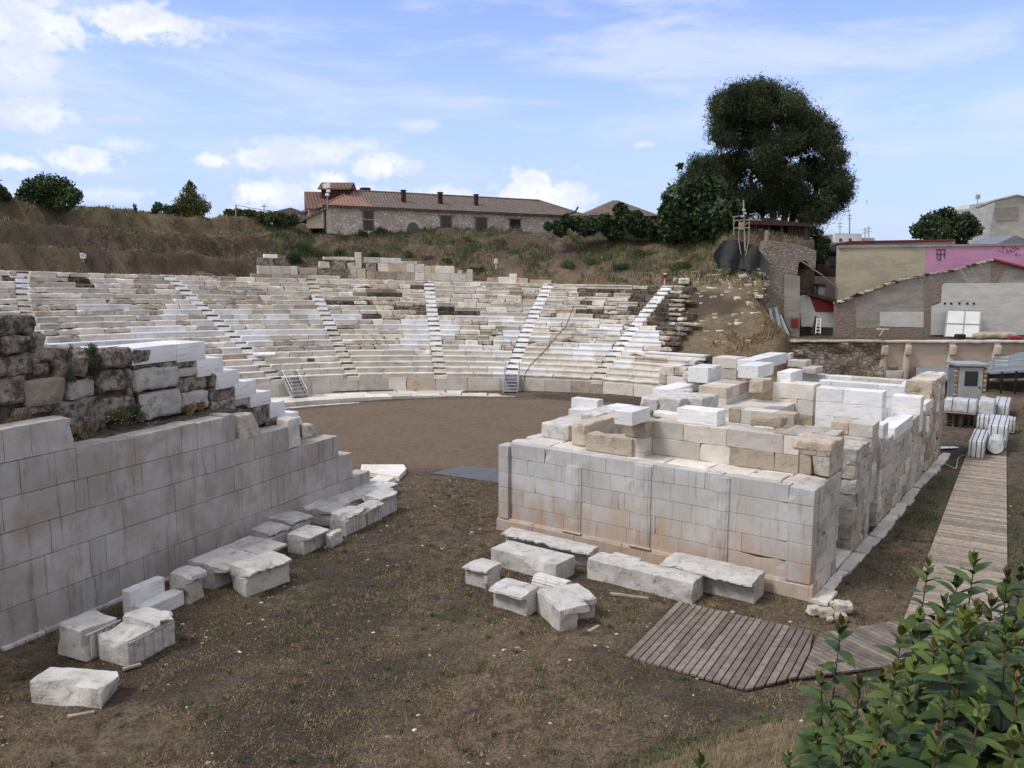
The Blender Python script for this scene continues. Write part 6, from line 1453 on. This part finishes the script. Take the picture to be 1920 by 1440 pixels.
PLs += [(1300, 322, 17), (1290, 345, 18), (1315, 345, 22), (1330, 320, 20), (1342, 300, 18), (1300, 370, 20), (1345, 350, 24), (1370, 330, 24), (1365, 375, 24), (1395, 370, 26), (1420, 388, 22), (1448, 395, 18), (1400, 400, 18), (1475, 392, 18), (1500, 400, 18), (1530, 402, 20), (1555, 392, 18), (1575, 350, 17), (1440, 372, 26), (1480, 368, 26)]
lb2 = lob(PLs, YPn)
crown('crown', t, lb2, 180000, .42, M['pine'], .17, .5, .5, .68, 10)
crown('inner_foliage', t, [(x, y + 1.5, z - .5, r * .5) for x, y, z, r in lb if z > 19], 6000, .9, M['pine'], .4, .3, .1)
b = MB()
for x, tilt_ in ((1432, -12), (1450, -4), (1468, 3), (1481, 8), (1500, 18)):
    p0 = at(x, 432, YPn + NR_.uniform(-1, 1)); p2 = at(x + tilt_ * 2.2, 330, YPn); tube(b, [p0 - [0, 0, 1.5], p0, (p0 + p2) / 2 + [.2, 0, 0], p2], .55, M['bark'], 8, taper=.2)
    for k in range(5): q0 = p0 + (p2 - p0) * (.25 + .17 * k); tube(b, [q0, q0 + [NR_.uniform(-3.5, 3.5), NR_.uniform(-2, 2), NR_.uniform(1, 3)]], .16, M['bark'], 5, taper=.05)
b.build('trunk', t)
def tree(name, label, cat, lst, Y, n, size, m, base, asp=.6, shell=.5, tr=.2, group=None, clump=0, up=0, dY=.8):
    fh = first_hit(*base)
    if base[1] < 440 and Y < 86: Y = float(fh[1]) + .3
    t = thing(name, label, cat, group); crown('crown', t, lob(lst, Y, dY), n, size, m, asp, up, shell, 1., clump)
    b = MB(); p = at(*base, Y); zt_ = float(terrain(np.array([p[0]]), np.array([p[1]]))[0]); top = at(base[0], min(q[1] for q in lst) + 12, Y)
    tube(b, [(p[0], p[1], min(zt_, p[2]) - .3), (p[0], p[1], (p[2] + top[2]) / 2), top], tr, M['bark'], 6, taper=tr * .25)
    for k in range(4): q = lst[k % len(lst)]; e = at(q[0], q[1], Y); s = np.array([p[0], p[1], p[2] * .6 + top[2] * .4]); tube(b, [s, e], tr * .45, M['bark'], 5, taper=tr * .1)
    b.build('trunk', t); return t
tree('fig_tree', 'bushy broad leaved tree with layered leaves at the left foot of the pine', 'tree', [(1262, 370, 22), (1285, 365, 24), (1310, 360, 26), (1340, 365, 30), (1255, 395, 22), (1290, 400, 34), (1330, 400, 36), (1365, 400, 30), (1300, 430, 30), (1350, 430, 28), (1260, 425, 26), (1385, 425, 18)], 86, 9000, .5, M['fig'], (1310, 445), .75, .55)
t = thing('ivy_thicket', 'dark ivy covered wall and hump between the houses and the pine', 'ivy')
crown('foliage', t, lob([(1045, 424, 10), (1062, 416, 12), (1085, 420, 14), (1050, 432, 12), (1110, 424, 15), (1135, 418, 16), (1163, 394, 13), (1170, 408, 17), (1190, 408, 14), (1200, 424, 20), (1228, 424, 18), (1150, 432, 18), (1235, 438, 18), (1260, 440, 24), (1300, 442, 24), (1340, 445, 22), (1375, 445, 18), (1100, 430, 14), (1028, 425, 8)], 88, .8), 15000, .36, M['ivy'], .75, 0, .5)
b = MB(); vslab(b, [(1080, 440), (1080, 420), (1260, 418), (1260, 455)], 89.5, .5, M['cement']); b.build('garden_wall', t)
tree('round_bush', 'large rounded green bush on the left ridge', 'bush', [(62, 358, 22), (90, 350, 24), (118, 356, 22), (138, 368, 16), (44, 370, 15), (90, 370, 26), (65, 378, 18), (118, 376, 20), (90, 384, 18)], 72, 9000, .26, M['bush'], (90, 375), .6, .5, .12)
tree('round_bush', 'dark bush cut by the left edge of the photo on the ridge', 'bush', [(0, 362, 14), (-20, 356, 22), (12, 368, 8)], 70, 1500, .3, M['bush'], (-5, 375), .6, .5, .1)
tree('magnolia_tree', 'cone shaped dark tree with yellowish leaf tips on the ridge left of the houses', 'tree', [(357, 352, 11), (355, 370, 18), (362, 385, 24), (345, 388, 20), (380, 388, 14), (356, 343, 5), (340, 395, 16), (365, 400, 16), (350, 405, 14)], 74, 8000, .22, M['mag'], (360, 400), .5, .4, .1, dY=.3)
tree('ridge_shrub', 'low leafy shrub just left of the cone shaped tree', 'shrub', [(297, 388, 9), (315, 393, 9), (328, 392, 9), (290, 395, 6)], 74, 1400, .22, M['fig'], (308, 402), .6, .4, .06)
tree('ridge_shrub', 'tiny lone shrub on the left ridge', 'shrub', [(253, 386, 4), (254, 392, 4)], 72, 120, .18, M['bush'], (253, 396), .5, .4, .03)
tree('ridge_shrub', 'light green vine bushes along the ridge by the sagging wire', 'shrub', [(430, 402, 10), (445, 400, 10), (460, 403, 10), (475, 405, 11), (490, 406, 10), (505, 408, 11), (520, 410, 12), (535, 411, 12), (550, 413, 11), (425, 397, 5), (465, 398, 6)], 78, 6500, .24, M['weed'], (480, 412), .6, .4, .06)
tree('broad_tree', 'light leafy tree rising behind the pink wall', 'tree', [(1725, 432, 18), (1745, 420, 22), (1775, 412, 22), (1795, 425, 20), (1815, 415, 14), (1825, 430, 16), (1760, 440, 24), (1800, 445, 18), (1770, 400, 10), (1812, 404, 8)], 100, 6500, .42, M['bush'], (1770, 470), .55, .4, .25)
tree('garden_tree', 'green tree between the pine and the distant white house', 'tree', [(1532, 440, 12), (1530, 460, 14), (1545, 455, 12), (1540, 480, 12), (1522, 430, 8), (1550, 470, 8)], 90, 2200, .3, M['fig'], (1538, 500), .6, .4, .1)
b = MB()
for k in range(9): p0 = at(1537, 440, 89); e = at(1537 + rnd.uniform(-6, 26), 440 - rnd.uniform(8, 28), 89); tube(b, [p0, (p0 + e) / 2 + [0, 0, -.3], e], .035, M['cement'], 4, taper=.01)
finish(b.build('bare_branches', None), 'bare grey branches in front of the distant house', 'branches')
# bushes on the slope
def ter1(x, y): return float(terrain(np.array([x]), np.array([y]))[0])
def slope_pt(px_, py_, Y0=78, Y1=100):
    for Y in np.arange(Y0, Y1, .1):
        q = at(px_, py_, Y)
        if q[2] <= ter1(q[0], Y): return q
    return at(px_, py_, 86)
SB = [(560, 470, 22, 'largest dark green bush at the left end of the terrace wall'), (540, 486, 18, 'lower bush beside the largest one at the left end'), (590, 480, 16, 'dark bush behind the left end of the terrace wall'), (640, 478, 12, 'low bush above the broken middle of the terrace wall'), (700, 482, 13, 'low bush right behind the tall upright slab'), (760, 480, 13, 'low bush behind the middle of the pale terrace wall'), (800, 488, 14, 'bush behind the right part of the pale terrace wall'), (835, 492, 11, 'small bush near the right end of the terrace wall'),
      (677, 440, 10, 'round bush below the first barred window'), (715, 438, 15, 'round bush below the arched doorway'), (895, 508, 11, 'small dark bush right of the terrace wall end'), (940, 455, 12, 'pale weed clump in the middle of the slope'), (1060, 500, 16, 'green weeds low on the slope under the ivy'), (1105, 495, 15, 'bluish weed clump under the ivy'), (1280, 503, 16, 'bright green plant right of the slope centre'), (1210, 480, 18, 'grassy green clump below the ivy'), (1165, 505, 13, 'green clump above the right seats'), (1395, 510, 10, 'weed clump at the foot of the black tarp'), (870, 450, 10, 'pale dry bush below the second barred window')]
for px_, py_, r_, l in SB:
    q = slope_pt(px_, py_); s = q[1] / F * r_; t = thing('slope_bush', l, 'bush', 'bushes on the slope behind the seats')
    crown('foliage', t, [(q[0] + NR_.uniform(-.9, .9) * s, q[1], q[2] + s * .2 * NR_.uniform(0, 1), s * NR_.uniform(.45, .8)) for _ in range(4)], int(110 * r_), .2, M['weed'] if 'pale' in l or 'weed' in l or 'grassy' in l else M['bush'], .25, 1.2, .2)
    b = MB()
    for k in range(5): tube(b, [q - [0, 0, .3], q + [NR_.uniform(-.5, .5) * s, 0, s * .6]], .02, M['bark'], 4)
    b.build('stem', t)
def blades(name, P, h, wd, m, tone, lean=.5, label=None, cat=None):
    n = len(P); a = NR_.uniform(0, 2 * math.pi, n); d = np.stack([np.cos(a), np.sin(a), a * 0], 1); e = np.stack([-np.sin(a), np.cos(a), a * 0], 1)
    top = P + np.array([0, 0, 1.]) * h[:, None] + e * (h * NR_.uniform(0, lean, n))[:, None]
    V = np.stack([P - d * wd[:, None], P + d * wd[:, None], top], 1).reshape(-1, 3)
    me = bpy.data.meshes.new(name); me.vertices.add(3 * n); me.vertices.foreach_set('co', V.ravel()); me.loops.add(3 * n); me.loops.foreach_set('vertex_index', np.arange(3 * n)); me.polygons.add(n)
    me.polygons.foreach_set('loop_start', np.arange(0, 3 * n, 3)); me.polygons.foreach_set('loop_total', np.full(n, 3)); me.update(); at_ = me.attributes.new('tone', 'FLOAT', 'FACE'); at_.data.foreach_set('value', tone.astype(np.float32)); me.materials.append(m)
    return tag(link(name, me), label, cat, None, 'stuff')
def scatter(n, x0, x1, y0, y1, keep, cl=.0):
    X = NR_.uniform(x0, x1, n); Y = NR_.uniform(y0, y1, n)
    if cl: k = NR_.randint(0, n // 14, n); X = X[k] + NR_.normal(size=n) * cl; Y = Y[k] + NR_.normal(size=n) * cl
    m_ = keep(X, Y); X, Y = X[m_], Y[m_]; return np.stack([X, Y, terrain(X, Y) - .01], 1)
inst = lambda X, Y: ((X - ST.o[0]) * ST.u[0] + (Y - ST.o[1]) * ST.u[1] > -.3) & ((X - ST.o[0]) * ST.u[0] + (Y - ST.o[1]) * ST.u[1] < 11.5) & ((X - ST.o[0]) * ST.v[0] + (Y - ST.o[1]) * ST.v[1] > -.3)
lw = lambda X, Y: (X + 12.45) * LW.u[0] + (Y - 18.43) * LW.u[1] > .2
def inpoly(X, Y, poly):
    r = np.zeros(X.shape, bool); n = len(poly)
    for i in range(n):
        (xa, ya), (xb, yb) = poly[i], poly[(i + 1) % n]; c = ((ya > Y) != (yb > Y)) & (X < (xb - xa) * (Y - ya) / (yb - ya + 1e-12) + xa); r ^= c
    return r
wk = lambda X, Y: inpoly(X, Y, A_) | inpoly(X, Y, B_) | inpoly(X, Y, C_)
nzf = lambda X, Y, f, s: fbm(np.stack([X, Y, X * 0], -1), f, s, 3)
ok1 = lambda X, Y: ~inst(X, Y) & lw(X, Y) & ~wk(X, Y) & (toe_dist(X, Y) < .8)
P = scatter(260000, -12, 13, 12, 36, lambda X, Y: ok1(X, Y) & (nzf(X, Y, .6, 3) > -.25), .09); n = len(P)
blades('dry_grass', P, NR_.uniform(.02, .06, n), NR_.uniform(.006, .015, n), M['straw'], NR_.uniform(0, .9, n), 2.2, 'short dry straw coloured grass over the brown earth of the passage', 'grass')
P = scatter(150000, -12, 14, 12, 36, lambda X, Y: ok1(X, Y) & (nzf(X, Y, .5, 13) > .26), .07); n = len(P)
blades('green_grass', P, NR_.uniform(.02, .07, n), NR_.uniform(.006, .014, n), M['green'], NR_.uniform(0, .9, n), 1., 'green grass tufts in the passage', 'grass')
P = scatter(90000, 1, 20, 8, 23, lambda X, Y: (toe_dist(X, Y) > .9) & ~wk(X, Y), .10); n = len(P)
blades('bank_dry_grass', P, NR_.uniform(.05, .16, n), NR_.uniform(.004, .009, n), M['straw'], NR_.uniform(0, .9, n), 1.2, 'longer dry grass on the bank at the lower right', 'grass')
P = scatter(170000, 0, 22, 8, 28, lambda X, Y: (np.abs(toe_dist(X, Y) - .9 + .5 * nzf(X, Y, .5, 5)) < .75) & ~wk(X, Y) & (nzf(X, Y, .8, 15) > -.3), .09); n = len(P)
blades('bank_green_grass', P, NR_.uniform(.05, .15, n), NR_.uniform(.006, .013, n), M['green'], NR_.uniform(0, .9, n), .8, 'green grass band along the foot of the bank', 'grass')
P = scatter(60000, 13, 34, 20, 52, lambda X, Y: ~inst(X, Y) & ~wk(X, Y) & ((toe_dist(X, Y) > .3) | (nzf(X, Y, .5, 25) > .05)), .12); n = len(P)
blades('verge_grass', P, NR_.uniform(.06, .22, n), NR_.uniform(.007, .016, n), M['weed'], NR_.uniform(0, .9, n), .8, 'mixed grass beside the long boardwalk', 'grass')
def slopekeep(X, Y):
    r = np.hypot(X - CX, Y - CY); th = np.degrees(np.arctan2(Y - CY, X - CX)); return (r > 41.5) & (r < 54) & (th > 52) & (nzf(X, Y, .35, 33) > -.12 - .3 * (th < 80)) & (th < 118)
P = scatter(60000, -30, 30, 70, 98, slopekeep, .35); n = len(P)
blades('slope_weeds', P, NR_.uniform(.15, .7, n), NR_.uniform(.02, .05, n), M['weed'], NR_.uniform(0, .9, n), .5, 'green and dry weeds over the slope behind the seats', 'weeds')
P = scatter(90000, -52, -8, 28, 98, lambda X, Y: (np.hypot(X - CX, Y - CY) > 42) & (np.hypot(X - CX, Y - CY) < 58) & (Y > 42) & (np.degrees(np.arctan2(Y - CY, X - CX)) > 105) & (nzf(X, Y, .3, 53) > -.3), .35); n = len(P)
blades('left_slope_grass', P, NR_.uniform(.08, .32, n), NR_.uniform(.02, .05, n), M['weed'], NR_.uniform(0, .6, n), 1., 'dull green and brown grass on the terraced left slope', 'grass')
tc_ = scatter(900, -12, 13, 12, 36, lambda X, Y: ok1(X, Y)); nt = len(tc_); idx = NR_.randint(0, nt, 26000); sp_ = NR_.uniform(.03, .13, nt)[idx]
P = tc_[idx] + np.stack([NR_.normal(size=26000) * sp_, NR_.normal(size=26000) * sp_, np.zeros(26000)], 1); hk = NR_.rand(nt)[idx] < .55
for nm_, mk_, mt_, lb_ in (('weed_tufts', hk, 'green', 'scattered low green weed tufts on the passage floor'), ('straw_tufts', ~hk, 'straw', 'scattered dry straw tufts on the passage floor')):
    q_ = P[mk_]; n = len(q_); blades(nm_, q_, NR_.uniform(.03, .12, n), NR_.uniform(.005, .012, n), M[mt_], NR_.uniform(0, .9, n), 1.3, lb_, 'weeds')
P = scatter(26000, -48, 28, 40, 98, lambda X, Y: (np.hypot(X - CX, Y - CY) > 42) & (np.hypot(X - CX, Y - CY) < 56) & (Y > 42) & (np.degrees(np.arctan2(Y - CY, X - CX)) > 52), .4); n = len(P)
blades('slope_straw', P, NR_.uniform(.1, .4, n), NR_.uniform(.02, .05, n), M['straw'], NR_.uniform(0, .9, n), .9, 'dry straw tufts over the earth slopes', 'weeds')
def fallen():
    b = MB()
    for i in range(260):
        x = NR_.uniform(1245, 1440); y = NR_.uniform(500, 645)
        if rnd.random() < .5: x = NR_.uniform(1290, 1420); y = NR_.uniform(508, 560)
        q = first_hit(x, y, 60, 90); s = .08 + .4 * rnd.random() ** 3
        if q[1] > 88: continue
        rbox(b, (s * rnd.uniform(1, 2), s * 1.2, s * .8), M['oldr'] if rnd.random() < .5 else M['tan'], rnd.random(), rr=.05, step=.2, amp=.05, chip=.5, T=lambda P: P + q - [0, .2, .12])
    tag(b.build('fallen_rubble', None), 'loose pale rubble strewn over the slope right of the seats', 'rubble', None, 'stuff')
fallen()
P = scatter(26000, 13, 25, 58, 86, lambda X, Y: (terrain(X, Y) > 1.5) & (nzf(X, Y, .5, 43) > -.05) & (np.degrees(np.arctan2(Y - CY, X - CX)) < 53), .3); n = len(P)
blades('right_slope_weeds', P, NR_.uniform(.1, .4, n), NR_.uniform(.02, .05, n), M['straw'], NR_.uniform(0, .9, n), .8, 'dry grass over the broken ground right of the seats', 'weeds')
# plants growing on the left wall
def wallplant(name, label, px_, py_, r_, n, m, A=RB + .15, w_=1., hh=1., up=.8, sz=.06):
    d = ray(px_, py_); q = LW.on_a(px_, py_, A); base = LW.T(A, q[0], q[1])(np.zeros((1, 3)))[0]; s = r_ * np.hypot(*base[:2]) / F
    t = thing(name, label, 'plant'); crown('foliage', t, [(base[0] + NR_.uniform(-1, 1) * s * w_ * .41, base[1] + NR_.uniform(-1, 1) * s * w_ * .91, base[2] + NR_.uniform(-.7, .9) * s * hh, s * NR_.uniform(.3, .55)) for _ in range(7)], n, sz, m, .35, up, .1)
    b = MB()
    for k in range(6): tube(b, [base - [0, 0, s], base + [NR_.uniform(-.4, .4) * s, NR_.uniform(-.4, .4) * s, NR_.uniform(.2, 1) * s * hh]], .006, M['stem'], 4)
    b.build('stem', t)
wallplant('wall_plant', 'tall green weed hanging down the dark rubble, left of the white coping', 177, 680, 20, 1800, M['bush'], hh=1.7, w_=.4)
wallplant('wall_plant', 'thin green weed on the rubble left of the tall one', 131, 690, 18, 800, M['weed'], hh=2.2, w_=.3)
wallplant('wall_plant', 'small round plant between the top dark stones at far left', 56, 648, 8, 400, M['weed'])
wallplant('wall_plant', 'white flowering weeds on the ledge at the foot of the rubble', 245, 778, 24, 2600, M['weed'], A=RB + .4, w_=2.2, hh=.6)
wallplant('wall_plant', 'dry brown grass clump at the left on the ledge above the ashlar', 165, 810, 20, 1500, M['straw'], A=RB + .5, w_=1.6, hh=.6, up=1.5)
wallplant('wall_plant', 'reddish dry grass clump on the ledge below the square rubble block', 360, 768, 18, 1500, M['straw'], A=RB + .3, w_=1.8, hh=.6, up=1.5)
wallplant('wall_plant', 'green moss like plant on the dark stone near the coping steps', 462, 772, 9, 500, M['weed'], w_=2, hh=.4)
wallplant('wall_plant', 'dark trailing plant beside the upright beige stone', 543, 800, 10, 600, M['bush'], A=-.2, hh=1.6, w_=.3)
wallplant('wall_plant', 'brown grass on the ledge at the far left edge', 40, 788, 20, 1200, M['straw'], A=RB + .4, w_=2, hh=.5, up=1.5)
b = MB()
base = [LW.on_a(x, y, RB + .45) for x, y in [(NR_.uniform(195, 300), NR_.uniform(762, 795)) for _ in range(60)]]
for q in base: p = LW.T(RB + .45 + NR_.uniform(-.1, .2), q[0], q[1])(np.zeros((1, 3)))[0]; s = .016; b.add(np.array([(-s, 0, 0), (s, 0, 0), (0, 0, s), (0, 0, -s), (0, -s, 0), (0, s, 0)]) + p, [[0, 4, 2], [4, 1, 2], [1, 5, 2], [5, 0, 2], [4, 0, 3], [1, 4, 3], [5, 1, 3], [0, 5, 3]], M['white'])
tag(b.build('white_flowers', None), 'tiny white flower heads among the ledge weeds', 'flowers', None, 'stuff')
# ---------------- laurel shrubs in the foreground
def leaf(mb, p, d, up, L, W, m, tone, curl):
    d = d / np.linalg.norm(d); s = np.cross(d, up); s /= np.linalg.norm(s) + 1e-9; nrm = np.cross(s, d); n = 7; V = []; Fs = []
    for i in range(n):
        t_ = i / (n - 1); w_ = W * (math.sin(math.pi * min(t_ * .92 + .06, 1)) ** .8) * (1 - .25 * t_); c = p + d * L * t_ - nrm * 0 + np.array([0, 0, -1.]) * curl * L * t_ ** 2 * 1.0
        V += [c - s * w_ + nrm * w_ * .32, c, c + s * w_ + nrm * w_ * .32]
    for i in range(n - 1):
        for j in (0, 1): a = i * 3 + j; Fs.append([a, a + 1, a + 4, a + 3])
    mb.add(V, Fs, m, tone)
def shoot(mf, ms, tip, dens=1., L0=.115, leafy=1.0):
    zb = ter1(tip[0], tip[1]); ln = rnd.uniform(-.12, .12), rnd.uniform(-.1, .1); base = np.array([tip[0] + ln[0] * 2, tip[1] + ln[1] * 2, min(zb - .05, tip[2] - .6)]); H = tip[2] - base[2]
    pts = [base + (tip - base) * f + np.array([math.sin(f * 4 + tip[0] * 9), math.cos(f * 5), 0]) * .03 * (1 - f) for f in np.linspace(0, 1, 9)]
    tube(ms, pts, .008, M['stem'], 5, taper=.003)
    a = rnd.random() * 3; z = .0; k = 0
    while z < min(H * .95, leafy):
        f = 1 - z / H; p = base + (tip - base) * f; top = z / leafy; L = L0 * (.36 + .75 * min(1, z / .16)) * rnd.uniform(.6, 1.2)
        elev = 1.15 - 1.0 * min(1, z / .22) + rnd.uniform(-.2, .2)
        for sgn in (0, math.pi):
            if z > .3 and rnd.random() < .12: continue
            q = a + sgn + rnd.uniform(-.25, .25); d = np.array([math.cos(q) * math.cos(elev), math.sin(q) * math.cos(elev), math.sin(elev)])
            tn = .96 + .03 * rnd.random() if (z < .03 and rnd.random() < .35) else rnd.uniform(.25, .9) * (1.0 if z < .3 else .75)
            leaf(mf, p, d, np.array([0, 0, 1.]), L, L * .25, M['laurel'], tn, .28 * min(1, z / .1 + .2) * rnd.uniform(.5, 1.5))
        a += math.pi / 2 + rnd.uniform(-.2, .2); z += (.022 + .045 * min(1, z / .12)) / dens; k += 1
groups = {
 'leftmost leafy laurel stem of the foreground shrubs, tall and separate': [(1577, 1172, 4.4), (1540, 1268, 4.2), (1612, 1278, 4.3), (1560, 1330, 3.9)],
 'laurel shrub with the two narrow young stems left of the boardwalk end': [(1690, 1186, 4.4), (1655, 1262, 4.3), (1714, 1192, 4.5), (1640, 1330, 3.8)],
 'tallest laurel shrub, its tips reaching over the grey boardwalk': [(1741, 1062, 4.5), (1795, 1085, 4.6), (1828, 1046, 4.5), (1770, 1130, 4.3), (1725, 1150, 4.2)],
 'laurel shrub filling the right edge of the photo': [(1888, 1082, 4.6), (1913, 1072, 4.7), (1860, 1130, 4.2), (1940, 1060, 4.5), (1900, 1170, 3.9)],
 'nearest bright laurel sprigs at the bottom right corner': [(1840, 1305, 2.7), (1760, 1370, 2.6), (1900, 1380, 2.6), (1690, 1400, 2.7), (1610, 1420, 2.8)],
 'low laurel sprigs at the bottom edge, left of the shrub mass': [(1480, 1418, 3.2), (1535, 1400, 3.1), (1580, 1372, 3.0)],
 'single small laurel sprig tip at the bottom edge, farthest left': [(1315, 1424, 3.2)]}
bnd = ([1500, 1560, 1640, 1700, 1741, 1830, 1920, 2060], [1345, 1300, 1280, 1200, 1130, 1110, 1120, 1080])
keys = list(groups)
for _ in range(120):
    x = rnd.uniform(1530, 2060); y = np.interp(x, *bnd) + abs(rnd.gauss(0, 1)) * 130 + 25; Dd = rnd.uniform(3.0, 4.6) - (y - 1200) / 420
    if y > 1600: continue
    k = keys[0] if x < 1590 else keys[1] if x < 1680 else keys[2] if x < 1820 else keys[3]
    groups[k].append((x, y, max(2.4, Dd)))
for lab, tips in groups.items():
    t = thing('laurel_shrub', lab, 'shrub', 'laurel shrubs in the foreground'); mf, ms = MB(), MB()
    for (x, y, Dd) in tips: shoot(mf, ms, at(x, y, Dd), .95, .175 if Dd > 3.3 else .135, .85)
    mf.build('foliage', t, True); ms.build('stem', t, True)
